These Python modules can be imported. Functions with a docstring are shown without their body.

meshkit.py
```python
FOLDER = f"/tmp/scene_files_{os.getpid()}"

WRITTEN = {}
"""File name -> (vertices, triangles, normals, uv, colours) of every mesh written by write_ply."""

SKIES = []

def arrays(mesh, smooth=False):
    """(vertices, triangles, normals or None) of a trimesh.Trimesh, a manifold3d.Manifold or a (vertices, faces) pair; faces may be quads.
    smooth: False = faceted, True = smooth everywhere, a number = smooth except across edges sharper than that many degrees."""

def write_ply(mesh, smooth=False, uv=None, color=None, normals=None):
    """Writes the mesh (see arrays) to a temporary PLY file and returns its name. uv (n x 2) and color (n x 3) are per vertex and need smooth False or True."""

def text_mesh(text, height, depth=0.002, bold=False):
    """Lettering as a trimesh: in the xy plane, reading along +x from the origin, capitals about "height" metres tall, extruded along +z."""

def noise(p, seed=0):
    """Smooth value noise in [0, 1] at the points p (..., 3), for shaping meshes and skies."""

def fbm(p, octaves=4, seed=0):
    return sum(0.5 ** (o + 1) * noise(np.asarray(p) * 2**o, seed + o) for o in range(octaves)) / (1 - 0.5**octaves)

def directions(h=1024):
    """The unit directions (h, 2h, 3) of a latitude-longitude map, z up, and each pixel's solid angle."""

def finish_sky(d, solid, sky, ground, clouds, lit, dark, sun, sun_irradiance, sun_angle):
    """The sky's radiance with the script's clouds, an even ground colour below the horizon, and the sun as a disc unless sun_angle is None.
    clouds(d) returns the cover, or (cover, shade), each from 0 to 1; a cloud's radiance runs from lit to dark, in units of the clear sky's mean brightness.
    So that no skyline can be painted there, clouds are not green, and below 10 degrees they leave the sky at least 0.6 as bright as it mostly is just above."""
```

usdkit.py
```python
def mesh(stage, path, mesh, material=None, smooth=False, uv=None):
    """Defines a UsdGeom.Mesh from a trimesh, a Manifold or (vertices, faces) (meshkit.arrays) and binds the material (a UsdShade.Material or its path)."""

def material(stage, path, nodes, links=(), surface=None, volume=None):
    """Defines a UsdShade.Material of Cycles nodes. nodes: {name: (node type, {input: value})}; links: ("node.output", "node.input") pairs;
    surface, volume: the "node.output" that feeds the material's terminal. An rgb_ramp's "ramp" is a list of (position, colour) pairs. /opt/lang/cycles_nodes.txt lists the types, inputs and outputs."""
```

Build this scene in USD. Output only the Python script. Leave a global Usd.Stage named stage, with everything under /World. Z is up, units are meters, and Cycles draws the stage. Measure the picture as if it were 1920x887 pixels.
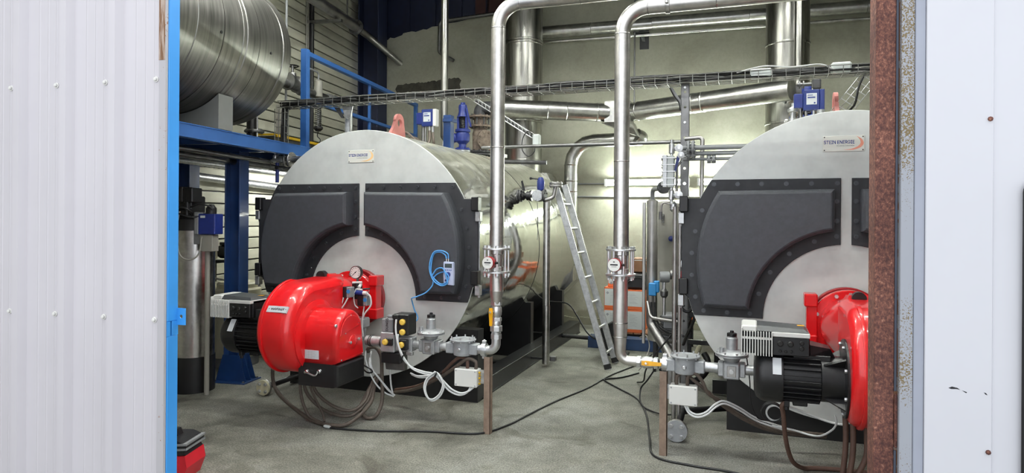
import math, random
import numpy as np, trimesh, manifold3d as m3
from shapely.geometry import Polygon, Point, box as sbox
import usdkit, meshkit
from pxr import Usd, UsdGeom, UsdLux, UsdShade, Gf, Sdf, Vt

random.seed(7); RNG = np.random.default_rng(7)
stage = Usd.Stage.CreateInMemory()
UsdGeom.SetStageUpAxis(stage, "Z"); UsdGeom.SetStageMetersPerUnit(stage, 1.0)
UsdGeom.Xform.Define(stage, "/World"); UsdGeom.Scope.Define(stage, "/World/Looks")

# ---------------------------------------------------------------- camera
CAM = np.array([3.297, -5.293, 1.6]); YAW = math.radians(19.4); ROLL = 0.0068
FOCAL_PX, HORIZON = 1260.0, 405.0
cam = UsdGeom.Camera.Define(stage, "/World/camera")
k = 36.0 / 1920
cam.CreateHorizontalApertureAttr(36.0); cam.CreateVerticalApertureAttr(887 * k)
cam.CreateFocalLengthAttr(FOCAL_PX * k); cam.CreateVerticalApertureOffsetAttr(-(443.5 - HORIZON) * k)
cam.CreateClippingRangeAttr(Gf.Vec2f(0.05, 1000))
_r = np.array([math.cos(YAW), math.sin(YAW), 0]); _f = np.array([-math.sin(YAW), math.cos(YAW), 0]); _u = np.array([0, 0, 1.0])
cr = _r * math.cos(ROLL) + _u * math.sin(ROLL); cu = _u * math.cos(ROLL) - _r * math.sin(ROLL)
mat4 = Gf.Matrix4d(*cr, 0, *cu, 0, *(-_f), 0, *CAM, 1)
cam.AddTransformOp().Set(mat4)
cam.CreateExposureAttr(0.0)

# ---------------------------------------------------------------- sky: plain overcast daylight outside the hall
dome = UsdLux.DomeLight.Define(stage, "/World/sky")
dome.CreateIntensityAttr(1.0); dome.CreateColorAttr(Gf.Vec3f(0.93, 0.96, 1.0)); dome.CreateExposureAttr(0.0)
SKY = 0.66
dome.CreateIntensityAttr().Set(SKY)
HALL_LAMP = 178.0       # radiance of the hall's ceiling tubes
WALL_LAMP = 185.0       # radiance of the two tubes on the back wall

# ---------------------------------------------------------------- frames
# world: x along the boiler fronts, y along the boiler axes. The shell of the hall stands 3.3 degrees off, the left wall and its platform 7.5 degrees.
ORG = np.array([3.297, -5.293, 0.0])
def frame(deg):
    a = math.radians(deg); ax = np.array([math.cos(a), math.sin(a), 0]); ay = np.array([-math.sin(a), math.cos(a), 0])
    return ax, ay
HX, HY = frame(3.3); LX, LY = frame(7.5); WX, WY = frame(0); UP = np.array([0, 0, 1.0])
def hall(u, v, z=0.0): return ORG + HX * u + HY * v + UP * z
def left(u, v, z=0.0): return ORG + LX * u + LY * v + UP * z
def P(*a): return np.array(a, float)

# ---------------------------------------------------------------- naming, things and parts
USED = {}
def numbered(parent, name):
    key = parent + "/" + name; n = USED.get(key, 0); USED[key] = n + 1
    return key if n == 0 else f"{key}_{n:03d}"
class T:  # a thing or a part: its path and world offset
    def __init__(s, path, loc): s.path, s.loc = path, np.asarray(loc, float)
def props(prim, label=None, cat=None, group=None, kind=None):
    for kx, vx in (("label", label), ("category", cat), ("group", group), ("kind", kind)):
        if vx: prim.SetCustomDataByKey(kx, vx)
def thing(name, label, cat, loc=(0, 0, 0), group=None, kind=None):
    x = UsdGeom.Xform.Define(stage, numbered("/World", name)); x.AddTranslateOp().Set(Gf.Vec3d(*map(float, loc)))
    props(x.GetPrim(), label, cat, group, kind)
    return T(str(x.GetPath()), loc)
def part(parent, name, mb, mat, smooth=32, label=None, kind=None):
    v, f = mb.get(); v = v - parent.loc
    m = usdkit.mesh(stage, numbered(parent.path, name), trimesh.Trimesh(v, f, process=False), MAT[mat], smooth=smooth)
    props(m.GetPrim(), label, None, None, kind)
    return T(str(m.GetPath()), parent.loc)
def single(name, label, cat, mb, mat, group=None, kind=None, smooth=32):
    v, f = mb.get(); lo, hi = v.min(0), v.max(0); loc = np.array([(lo[0] + hi[0]) / 2, (lo[1] + hi[1]) / 2, lo[2]])
    m = usdkit.mesh(stage, numbered("/World", name), trimesh.Trimesh(v - loc, f, process=False), MAT[mat], smooth=smooth)
    UsdGeom.Xformable(m).AddTranslateOp().Set(Gf.Vec3d(*map(float, loc)))
    props(m.GetPrim(), label, cat, group, kind)
    return T(str(m.GetPath()), loc)
def copy(src, name, label, cat, loc, group=None):
    x = UsdGeom.Xform.Define(stage, numbered("/World", name)); pr = x.GetPrim()
    pr.GetReferences().AddInternalReference(src.path); pr.SetInstanceable(True)
    x.ClearXformOpOrder(); op = x.GetPrim().GetAttribute("xformOp:translate")
    x.SetXformOpOrder([]) if False else None
    pr.CreateAttribute("xformOp:translate", Sdf.ValueTypeNames.Double3).Set(Gf.Vec3d(*map(float, loc)))
    pr.CreateAttribute("xformOpOrder", Sdf.ValueTypeNames.TokenArray, variability=Sdf.VariabilityUniform).Set(["xformOp:translate"])
    props(pr, label, cat, group)
    return T(str(x.GetPath()), loc)

# ---------------------------------------------------------------- mesh building
def nrm(a): a = np.asarray(a, float); return a / max(np.linalg.norm(a), 1e-12)
def basis(d):
    d = nrm(d); h = UP if abs(d[2]) < 0.9 else P(1, 0, 0); a = nrm(np.cross(h, d)); return a, np.cross(d, a), d
def circ(r, n, c=(0, 0), a0=0.0, a1=360.0, end=False):
    t = np.radians(np.linspace(a0, a1, n, endpoint=end)); return [(c[0] + r * math.cos(x), c[1] + r * math.sin(x)) for x in t]
def fillet(pts, r, k=6):
    pts = [np.asarray(p, float) for p in pts]; out = [pts[0]]
    for i in range(1, len(pts) - 1):
        a, b, c = pts[i - 1], pts[i], pts[i + 1]; d1, d2 = nrm(a - b), nrm(c - b)
        ang = math.acos(np.clip(d1 @ d2, -1, 1))
        if ang > 3.1: out.append(b); continue
        t = min(r / math.tan(ang / 2), 0.49 * np.linalg.norm(a - b), 0.49 * np.linalg.norm(c - b)); p, q = b + d1 * t, b + d2 * t
        ctr = b + nrm(d1 + d2) * t / max(math.cos(ang / 2), 1e-6); rr = np.linalg.norm(p - ctr); e1 = nrm(p - ctr); e2 = nrm((q - ctr) - e1 * ((q - ctr) @ e1)); tot = math.pi - ang
        out += [ctr + rr * (e1 * math.cos(x) + e2 * math.sin(x)) for x in np.linspace(0, tot, k + 1)]
    out.append(pts[-1]); return np.array(out)
def spline(pts, n=8):
    p = np.array(pts, float); p = np.vstack([2 * p[0] - p[1], p, 2 * p[-1] - p[-2]]); out = []
    for i in range(1, len(p) - 2):
        for t in np.linspace(0, 1, n, endpoint=False):
            a, b, c, d = p[i - 1:i + 3]; out.append(0.5 * (2 * b + (c - a) * t + (2 * a - 5 * b + 4 * c - d) * t * t + (3 * b - a - 3 * c + d) * t ** 3))
    out.append(p[-2]); return np.array(out)
class MB:
    def __init__(s): s.v, s.f, s.n = [], [], 0
    def add(s, v, f):
        v, f = np.asarray(v, float), np.asarray(f, int)
        if f.shape[1] == 4: f = np.vstack([f[:, [0, 1, 2]], f[:, [0, 2, 3]]])
        s.v.append(v); s.f.append(f + s.n); s.n += len(v); return s
    def get(s): return np.vstack(s.v), np.vstack(s.f)
    def tm(s, mesh): return s.add(mesh.vertices, mesh.faces)
    def man(s, m): q = m.to_mesh(); return s.add(q.vert_properties[:, :3], q.tri_verts)
    def box(s, lo, hi, bev=0.0, o=(0, 0, 0), ax=(1, 0, 0), ay=(0, 1, 0), az=(0, 0, 1)):
        lo, hi = np.minimum(lo, hi).astype(float), np.maximum(lo, hi).astype(float); A = np.array([ax, ay, az], float)
        b = min(bev, 0.45 * (hi - lo).min())
        if b <= 0:
            m = trimesh.creation.box(bounds=[lo, hi]); return s.add(np.asarray(o) + m.vertices @ A, m.faces)
        c = []
        for i in range(8):
            sg = np.array([(i >> j) & 1 for j in range(3)]); base = np.where(sg, hi, lo); inn = np.where(sg, -b, b)
            for j in range(3): q = base + inn; q[j] = base[j]; c.append(q)
        m = trimesh.convex.convex_hull(np.array(c)); return s.add(np.asarray(o) + m.vertices @ A, m.faces)
    def tube(s, pts, r, n=12, cap=True):
        p = np.array(pts, float); m = len(p); rr = np.broadcast_to(np.asarray(r, float), (m,))
        t = np.gradient(p, axis=0); t /= np.maximum(np.linalg.norm(t, axis=1, keepdims=True), 1e-12)
        a, b, _ = basis(t[0]); V = []
        for i in range(m):
            a = nrm(a - t[i] * (a @ t[i])); b = np.cross(t[i], a); w = np.linspace(0, 2 * math.pi, n, endpoint=False)
            V.append(p[i] + rr[i] * (np.outer(np.cos(w), a) + np.outer(np.sin(w), b)))
        F = []
        for i in range(m - 1):
            for j in range(n): q = (j + 1) % n; F.append([i * n + j, i * n + q, (i + 1) * n + q, (i + 1) * n + j])
        s.add(np.vstack(V), F)
        if cap:
            for i, flip in ((0, True), (m - 1, False)):
                V2 = np.vstack([V[i], p[i]]); F2 = [[j, (j + 1) % n, n] if not flip else [(j + 1) % n, j, n] for j in range(n)]; s.add(V2, F2)
        return s
    def cyl(s, p0, p1, r, n=20, r2=None, cap=True):
        p0, p1 = np.asarray(p0, float), np.asarray(p1, float); return s.lathe([(r, 0), (r if r2 is None else r2, np.linalg.norm(p1 - p0))], p0, p1 - p0, n, cap)
    def lathe(s, prof, o, d, n=24, cap=True):
        a, b, d = basis(d); o = np.asarray(o, float); w = np.linspace(0, 2 * math.pi, n, endpoint=False); ring = np.outer(np.cos(w), a) + np.outer(np.sin(w), b); V = []; F = []
        for (r, h) in prof: V.append(o + d * h + ring * max(r, 1e-5))
        for i in range(len(prof) - 1):
            for j in range(n): q = (j + 1) % n; F.append([i * n + j, i * n + q, (i + 1) * n + q, (i + 1) * n + j])
        s.add(np.vstack(V), F)
        if cap:
            for i, flip in ((0, True), (len(prof) - 1, False)):
                if prof[i][0] > 1e-4:
                    V2 = np.vstack([V[i], o + d * prof[i][1]]); s.add(V2, [[j, (j + 1) % n, n] if not flip else [(j + 1) % n, j, n] for j in range(n)])
        return s
    def prism(s, poly, o, ax, ay, depth, dd=None):
        """polygon in the plane (o, ax, ay) extruded by depth along dd (default ax x ay)"""
        if not isinstance(poly, Polygon): poly = Polygon(poly)
        ax, ay = np.asarray(ax, float), np.asarray(ay, float); dd = np.cross(ax, ay) if dd is None else np.asarray(dd, float)
        m = trimesh.creation.extrude_polygon(poly, abs(depth), engine="earcut"); v = m.vertices * [1, 1, math.copysign(1, depth)]
        f = m.faces if (np.cross(ax, ay) @ dd) * depth > 0 else m.faces[:, ::-1]
        return s.add(np.asarray(o) + v[:, :1] * ax + v[:, 1:2] * ay + v[:, 2:] * dd, f)
    def loft(s, poly, steps, o, ax, ay, dd):
        """one outline, inset by steps [(inset, height)]: a slab with chamfered or rounded rims"""
        p = np.array(poly, float); n = len(p)
        if 0.5 * np.sum(p[:, 0] * np.roll(p[:, 1], -1) - np.roll(p[:, 0], -1) * p[:, 1]) < 0: p = p[::-1]
        e1 = p - np.roll(p, 1, 0); e2 = np.roll(p, -1, 0) - p; n1 = np.c_[-e1[:, 1], e1[:, 0]]; n2 = np.c_[-e2[:, 1], e2[:, 0]]
        n1 /= np.maximum(np.linalg.norm(n1, axis=1, keepdims=True), 1e-12); n2 /= np.maximum(np.linalg.norm(n2, axis=1, keepdims=True), 1e-12)
        mi = n1 + n2; mi /= np.maximum((mi * n1).sum(1, keepdims=True), 0.35)
        ax, ay, dd, o = (np.asarray(q, float) for q in (ax, ay, dd, o)); flip = np.cross(ax, ay) @ dd < 0
        V = [o + (p + mi * i)[:, :1] * ax + (p + mi * i)[:, 1:2] * ay + dd * h for i, h in steps]; F = []
        for i in range(len(steps) - 1):
            for j in range(n): q = (j + 1) % n; F.append([i * n + j, i * n + q, (i + 1) * n + q, (i + 1) * n + j])
        F = np.array(F); s.add(np.vstack(V), F[:, ::-1] if flip else F)
        import mapbox_earcut as me
        for i, top in ((0, False), (len(steps) - 1, True)):
            q = p + mi * steps[i][0]; tri = me.triangulate_float64(q, np.array([n], np.uint32)).reshape(-1, 3).astype(int)
            a2 = q[tri]; ar = (a2[:, 1, 0] - a2[:, 0, 0]) * (a2[:, 2, 1] - a2[:, 0, 1]) - (a2[:, 2, 0] - a2[:, 0, 0]) * (a2[:, 1, 1] - a2[:, 0, 1]); tri = np.where(ar[:, None] < 0, tri[:, ::-1], tri)
            s.add(V[i], tri if top != flip else tri[:, ::-1])
        return s
    def hull(s, pts): m = trimesh.convex.convex_hull(np.array(pts, float)); return s.add(m.vertices, m.faces)
    def sph(s, c, r, sub=2): m = trimesh.creation.icosphere(sub, r); return s.add(m.vertices + np.asarray(c), m.faces)
    def hexb(s, p, d, r=0.012, h=0.009): return s.lathe([(r, 0), (r, h * 0.8), (r * 0.85, h)], p, d, 6)
    def flange(s, p, d, r, t, nb=0, br=0.01, n=28, bc=0.78):
        s.lathe([(r * 0.97, 0), (r, t * 0.15), (r, t * 0.85), (r * 0.97, t)], p, d, n); a, b, d = basis(d)
        for i in range(nb):
            w = 2 * math.pi * (i + 0.5) / nb; q = np.asarray(p) + (a * math.cos(w) + b * math.sin(w)) * r * bc
            s.hexb(q + d * t, d, br, br * 0.9); s.hexb(q, -d, br, br * 0.9)
        return s
    def text(s, txt, h, o, ax, ay, depth=0.0015, bold=False, sx=1.0):
        m = meshkit.text_mesh(txt, h, depth, bold); dd = np.cross(ax, ay); v = m.vertices
        return s.add(np.asarray(o) + v[:, :1] * sx * np.asarray(ax) + v[:, 1:2] * np.asarray(ay) + v[:, 2:] * dd, m.faces)

# ---------------------------------------------------------------- materials
MAT = {}
def lin(r, g, b): return tuple(((c / 255) / 12.92 if c / 255 <= 0.04045 else ((c / 255 + 0.055) / 1.055) ** 2.4) for c in (r, g, b))
def mat(name, col, rough=0.5, metal=0.0, var=0.08, scale=6.0, bump=0.0, bscale=60.0, rvar=0.0, col2=None, coat=0.0, spec=0.5, stretch=(1, 1, 1), detail=4, aniso=0.0, emit=0.0, lo=0.35, hi=0.65, space="position"):
    c2 = col2 or tuple(min(1, c * (1 + var)) for c in col); c1 = col if col2 else tuple(c * (1 - var) for c in col)
    N = {"tc": ("geometry", {}) if space == "position" else ("texture_coordinate", {}), "mp": ("mapping", {"scale": stretch}), "n": ("noise_texture", {"scale": scale, "detail": detail, "roughness": 0.6}), "r": ("rgb_ramp", {"ramp": [(lo, c1), (hi, c2)]}),
         "p": ("principled_bsdf", {"roughness": rough, "metallic": metal, "coat_weight": coat, "specular_ior_level": spec, "anisotropic": aniso})}
    Lk = [("tc.position" if space == "position" else "tc.object", "mp.vector"), ("mp.vector", "n.vector"), ("n.fac", "r.fac"), ("r.color", "p.base_color")]
    if rvar:
        N["rr"] = ("map_range", {"from_min": 0.3, "from_max": 0.7, "to_min": max(0.02, rough - rvar), "to_max": rough + rvar, "clamp": True}); Lk += [("n.fac", "rr.value"), ("rr.result", "p.roughness")]
    if bump:
        N["n2"] = ("noise_texture", {"scale": bscale, "detail": 3, "roughness": 0.6}); N["b"] = ("bump", {"strength": min(1, bump), "distance": 0.004}); Lk += [("mp.vector", "n2.vector"), ("n2.fac", "b.height"), ("b.normal", "p.normal")]
    if emit: N["p"][1].update({"emission_color": col, "emission_strength": emit})
    MAT[name] = usdkit.material(stage, "/World/Looks/" + name, N, Lk, "p.BSDF"); return MAT[name]
def raw(name, nodes, links, surface="p.BSDF"): MAT[name] = usdkit.material(stage, "/World/Looks/" + name, nodes, links, surface)
mat("sheet_white", lin(193, 190, 195), 0.45, var=0.02, scale=1.5, bump=0.06, bscale=3, coat=0.1)
mat("panel_white", lin(196, 197, 203), 0.42, var=0.012, scale=2, bump=0.04, bscale=4)
mat("trim_grey", lin(150, 155, 168), 0.5, var=0.04)
mat("trim_dark", lin(70, 76, 90), 0.6)
mat("seam_grey", lin(140, 145, 156), 0.6)
mat("door_blue", lin(58, 146, 220), 0.38, var=0.04, scale=3, bump=0.05, bscale=30)
mat("navy", lin(25, 54, 102), 0.36, var=0.16, scale=5, bump=0.08, bscale=25, coat=0.2)
mat("rail_blue", lin(42, 88, 150), 0.38, var=0.08, scale=6, bump=0.05)
mat("hall_navy", lin(22, 30, 58), 0.6, var=0.15)
mat("hall_red", lin(58, 26, 24), 0.65, var=0.15)
mat("black", lin(16, 16, 18), 0.45, var=0.2)
mat("black_paint", lin(20, 20, 22), 0.4, var=0.25, scale=9, bump=0.1, bscale=80)
mat("black_satin", lin(24, 24, 26), 0.36, var=0.15, bump=0.15, bscale=300)
mat("black_rubber", lin(18, 18, 18), 0.6)
mat("charcoal", lin(60, 62, 68), 0.62, var=0.10, scale=30, bump=0.25, bscale=500, space="object")
mat("charcoal_flange", lin(44, 45, 49), 0.55, var=0.12, scale=20, bump=0.15, bscale=300)
mat("bolt_dark", lin(84, 86, 90), 0.4, metal=0.6)
mat("plate_grey", lin(212, 215, 212), 0.34, var=0.07, scale=3.2, bump=0.04, bscale=40, metal=0.12, rvar=0.08)
mat("red_paint", lin(216, 20, 26), 0.3, var=0.04, scale=8, coat=0.5, bump=0.03, bscale=150)
mat("red_dark", lin(150, 16, 24), 0.4, var=0.06, coat=0.2)
mat("lug_red", lin(188, 116, 110), 0.6, var=0.06)
mat("steel", (0.56, 0.55, 0.53), 0.26, metal=1.0, var=0.08, scale=4, rvar=0.05)
mat("steel_pipe", (0.60, 0.585, 0.56), 0.34, metal=1.0, var=0.10, scale=5, rvar=0.06, bump=0.03, bscale=20)
mat("steel_dull", (0.42, 0.41, 0.40), 0.42, metal=1.0, var=0.15, scale=8, rvar=0.08)
mat("steel_dark", (0.20, 0.20, 0.20), 0.42, metal=1.0, var=0.2, scale=8)
mat("tank_alu", (0.215, 0.21, 0.195), 0.38, metal=1.0, var=0.22, scale=3, rvar=0.05, bump=0.02, bscale=14, stretch=(0.5, 9, 0.5))
mat("flue_steel", (0.33, 0.325, 0.30), 0.30, metal=1.0, var=0.12, scale=3, rvar=0.06, stretch=(4, 4, 0.4), bump=0.03, bscale=6)
mat("cladding_alu", (0.50, 0.50, 0.48), 0.30, metal=1.0, var=0.06, scale=4, rvar=0.05)
mat("galv", (0.56, 0.57, 0.58), 0.42, metal=0.9, var=0.14, scale=30, rvar=0.08)
mat("zinc", (0.66, 0.67, 0.68), 0.32, metal=0.9, var=0.08, scale=20)
mat("cast_alu", lin(170, 172, 174), 0.42, metal=0.55, var=0.1, scale=25, bump=0.1, bscale=120)
mat("cast_grey", lin(160, 163, 166), 0.5, metal=0.25, var=0.08, scale=25)
mat("chrome", (0.8, 0.8, 0.8), 0.12, metal=1.0, var=0.02)
mat("paint_grey", lin(128, 130, 132), 0.5, var=0.08)
mat("saddle_grey", lin(112, 114, 112), 0.6, var=0.06)
mat("box_white", lin(214, 214, 210), 0.45, var=0.02)
mat("cable_white", lin(206, 208, 208), 0.5)
mat("cream", lin(206, 200, 172), 0.5, var=0.05, scale=2)
mat("yellow", lin(232, 168, 26), 0.4, var=0.04)
mat("yellow_edge", lin(196, 158, 26), 0.5, var=0.12)
mat("valve_blue", lin(26, 42, 112), 0.4, var=0.10, scale=20)
mat("box_blue", lin(26, 44, 108), 0.42, var=0.04)
mat("sky_blue", lin(40, 128, 190), 0.45, var=0.05)
mat("hose_blue", lin(94, 168, 232), 0.4)
mat("meter_white", lin(188, 196, 222), 0.45)
mat("lcd", lin(70, 82, 84), 0.3)
mat("dial_white", lin(222, 222, 218), 0.4, var=0.01)
mat("ink_black", lin(30, 30, 36), 0.6)
mat("ink_blue", lin(52, 66, 128), 0.6)
mat("ink_grey", lin(150, 152, 156), 0.6)
mat("ink_orange", lin(226, 158, 60), 0.6, col2=lin(236, 196, 140), scale=4)
mat("ink_coral", lin(226, 128, 96), 0.6, col2=lin(238, 186, 170), scale=4)
mat("sign_white", lin(222, 222, 214), 0.4, var=0.01)
mat("label_silver", lin(200, 204, 208), 0.4, var=0.02)
mat("hose_brown", lin(84, 74, 66), 0.6, var=0.15, scale=30, bump=0.2, bscale=150)
mat("conduit_brown", lin(92, 68, 58), 0.6, var=0.15, scale=20)
mat("iron_rusty", lin(92, 80, 70), 0.7, col2=lin(130, 116, 104), scale=22, bump=0.4, bscale=90)
mat("iron_dark", lin(58, 58, 60), 0.55, var=0.2, scale=12, bump=0.2, bscale=60)
mat("post_rust", lin(128, 108, 94), 0.62, col2=lin(150, 130, 114), scale=14, metal=0.2)
mat("orange", lin(214, 104, 54), 0.6, var=0.05)
mat("carton_white", lin(196, 200, 198), 0.7, var=0.04)
mat("carton_brown", lin(128, 92, 66), 0.75, var=0.08)
mat("lagging", lin(146, 144, 136), 0.55, var=0.06, metal=0.2)
mat("frost", lin(196, 202, 200), 0.3, var=0.06)
mat("skid_blue", lin(32, 56, 92), 0.5, var=0.2, scale=8)
mat("wire", (0.24, 0.24, 0.23), 0.4, metal=0.9, var=0.1)
mat("cable_black", lin(22, 22, 24), 0.5)
mat("tool_red", lin(206, 26, 44), 0.4)
mat("ceiling_dark", lin(120, 120, 116), 0.8, var=0.1)
mat("asphalt", lin(110, 110, 108), 0.9, var=0.2, scale=80, bump=0.4, bscale=200)
mat("lamp_body", lin(220, 222, 220), 0.5, var=0.01)
for nm, e in (("tube_hall", HALL_LAMP), ("tube_wall", WALL_LAMP)):
    raw(nm, {"e": ("emission", {"color": (0.98, 1.0, 0.94) if nm == "tube_hall" else (0.92, 1.0, 0.88), "strength": e})}, [], "e.emission")
mat("glass_blue", lin(60, 120, 200), 0.2, emit=0.0)
# polished cladding of the boilers: near mirror, gently dented
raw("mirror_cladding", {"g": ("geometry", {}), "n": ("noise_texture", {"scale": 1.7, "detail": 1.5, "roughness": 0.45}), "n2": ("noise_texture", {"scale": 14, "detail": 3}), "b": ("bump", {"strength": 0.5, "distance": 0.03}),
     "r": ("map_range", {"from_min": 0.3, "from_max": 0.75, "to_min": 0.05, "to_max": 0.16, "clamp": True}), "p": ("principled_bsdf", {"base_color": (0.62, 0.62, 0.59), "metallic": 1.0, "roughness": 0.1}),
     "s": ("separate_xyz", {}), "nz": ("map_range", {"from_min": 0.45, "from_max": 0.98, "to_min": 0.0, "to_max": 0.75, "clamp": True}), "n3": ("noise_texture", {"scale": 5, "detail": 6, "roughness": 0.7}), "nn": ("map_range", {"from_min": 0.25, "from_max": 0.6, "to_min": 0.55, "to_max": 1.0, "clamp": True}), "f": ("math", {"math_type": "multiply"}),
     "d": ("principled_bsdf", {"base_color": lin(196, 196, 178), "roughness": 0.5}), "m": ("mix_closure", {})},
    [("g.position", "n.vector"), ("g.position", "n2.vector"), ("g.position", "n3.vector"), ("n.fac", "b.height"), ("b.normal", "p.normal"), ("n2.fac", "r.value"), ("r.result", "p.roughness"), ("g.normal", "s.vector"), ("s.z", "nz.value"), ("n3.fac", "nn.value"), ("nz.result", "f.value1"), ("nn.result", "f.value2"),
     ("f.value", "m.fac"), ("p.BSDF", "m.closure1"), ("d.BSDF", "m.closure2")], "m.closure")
# floor: worn concrete, aggregate showing, damp and oil stains, pale scuffs
raw("concrete_floor", {"g": ("geometry", {}), "big": ("noise_texture", {"scale": 0.9, "detail": 5, "roughness": 0.62, "distortion": 0.6}), "mid": ("noise_texture", {"scale": 5, "detail": 6, "roughness": 0.7}), "fine": ("noise_texture", {"scale": 90, "detail": 3, "roughness": 0.7}),
     "vor": ("voronoi_texture", {"scale": 110}), "r1": ("rgb_ramp", {"ramp": [(0.32, lin(80, 79, 71)), (0.47, lin(116, 115, 106)), (0.68, lin(136, 136, 130))]}), "r2": ("rgb_ramp", {"ramp": [(0.3, (0.66, 0.66, 0.65)), (0.55, (1, 1, 1)), (0.75, (1.12, 1.12, 1.1))]}),
     "r3": ("rgb_ramp", {"ramp": [(0.34, (0.42, 0.42, 0.41)), (0.5, (1, 1, 1)), (0.64, (1.7, 1.7, 1.68))]}), "m1": ("mix", {"mix_type": "multiply", "fac": 1.0}), "m2": ("mix", {"mix_type": "multiply", "fac": 0.8}),
     "st": ("noise_texture", {"scale": 1.6, "detail": 4, "roughness": 0.55, "distortion": 1.4}), "rs": ("rgb_ramp", {"ramp": [(0.58, (1, 1, 1)), (0.66, (0.62, 0.6, 0.56))]}), "m3": ("mix", {"mix_type": "multiply", "fac": 0.9}),
     "b": ("bump", {"strength": 0.35, "distance": 0.004}), "p": ("principled_bsdf", {"roughness": 0.72})},
    [("g.position", "big.vector"), ("g.position", "mid.vector"), ("g.position", "fine.vector"), ("g.position", "vor.vector"), ("g.position", "st.vector"), ("big.fac", "r1.fac"), ("mid.fac", "r2.fac"), ("fine.fac", "r3.fac"), ("r1.color", "m1.color1"), ("r2.color", "m1.color2"),
     ("m1.color", "m2.color1"), ("r3.color", "m2.color2"), ("st.fac", "rs.fac"), ("m2.color", "m3.color1"), ("rs.color", "m3.color2"), ("m3.color", "p.base_color"), ("fine.fac", "b.height"), ("b.normal", "p.normal")])
# trowelled plaster of the back wall, with damp near the ground
raw("plaster", {"g": ("geometry", {}), "n": ("noise_texture", {"scale": 1.1, "detail": 5, "roughness": 0.6, "distortion": 0.5}), "n2": ("noise_texture", {"scale": 22, "detail": 4, "roughness": 0.65}), "n3": ("noise_texture", {"scale": 5, "detail": 4}),
     "r": ("rgb_ramp", {"ramp": [(0.3, lin(150, 149, 134)), (0.55, lin(168, 168, 152)), (0.75, lin(180, 180, 166))]}), "r2": ("rgb_ramp", {"ramp": [(0.3, (0.9, 0.9, 0.89)), (0.6, (1, 1, 1))]}), "m": ("mix", {"mix_type": "multiply", "fac": 1.0}),
     "s": ("separate_xyz", {}), "za": ("math", {"math_type": "multiply_add", "value2": 0.5, "value3": -0.13}), "zs": ("math", {"math_type": "subtract"}), "rz": ("rgb_ramp", {"ramp": [(0.05, (0.5, 0.5, 0.44)), (0.11, (1, 1, 1))]}), "m2": ("mix", {"mix_type": "multiply", "fac": 0.8}),
     "b": ("bump", {"strength": 0.5, "distance": 0.012}), "p": ("principled_bsdf", {"roughness": 0.8})},
    [("g.position", "n.vector"), ("g.position", "n2.vector"), ("g.position", "n3.vector"), ("n.fac", "r.fac"), ("n2.fac", "r2.fac"), ("r.color", "m.color1"), ("r2.color", "m.color2"), ("g.position", "s.vector"), ("n3.fac", "za.value1"), ("s.z", "zs.value1"), ("za.value", "zs.value2"),
     ("zs.value", "rz.fac"), ("m.color", "m2.color1"), ("rz.color", "m2.color2"), ("m2.color", "p.base_color"), ("n3.fac", "b.height"), ("b.normal", "p.normal")])
mat("board_wall", lin(172, 171, 154), 0.75, var=0.22, scale=3, detail=6, bump=0.25, bscale=40, stretch=(0.5, 0.5, 1.6))
mat("board_wall_pale", lin(188, 187, 170), 0.75, var=0.16, scale=3, detail=6, bump=0.25, bscale=40, stretch=(0.5, 0.5, 1.6))
mat("bare_brick", lin(62, 60, 52), 0.85, var=0.35, scale=9, bump=0.5, bscale=25)
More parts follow.
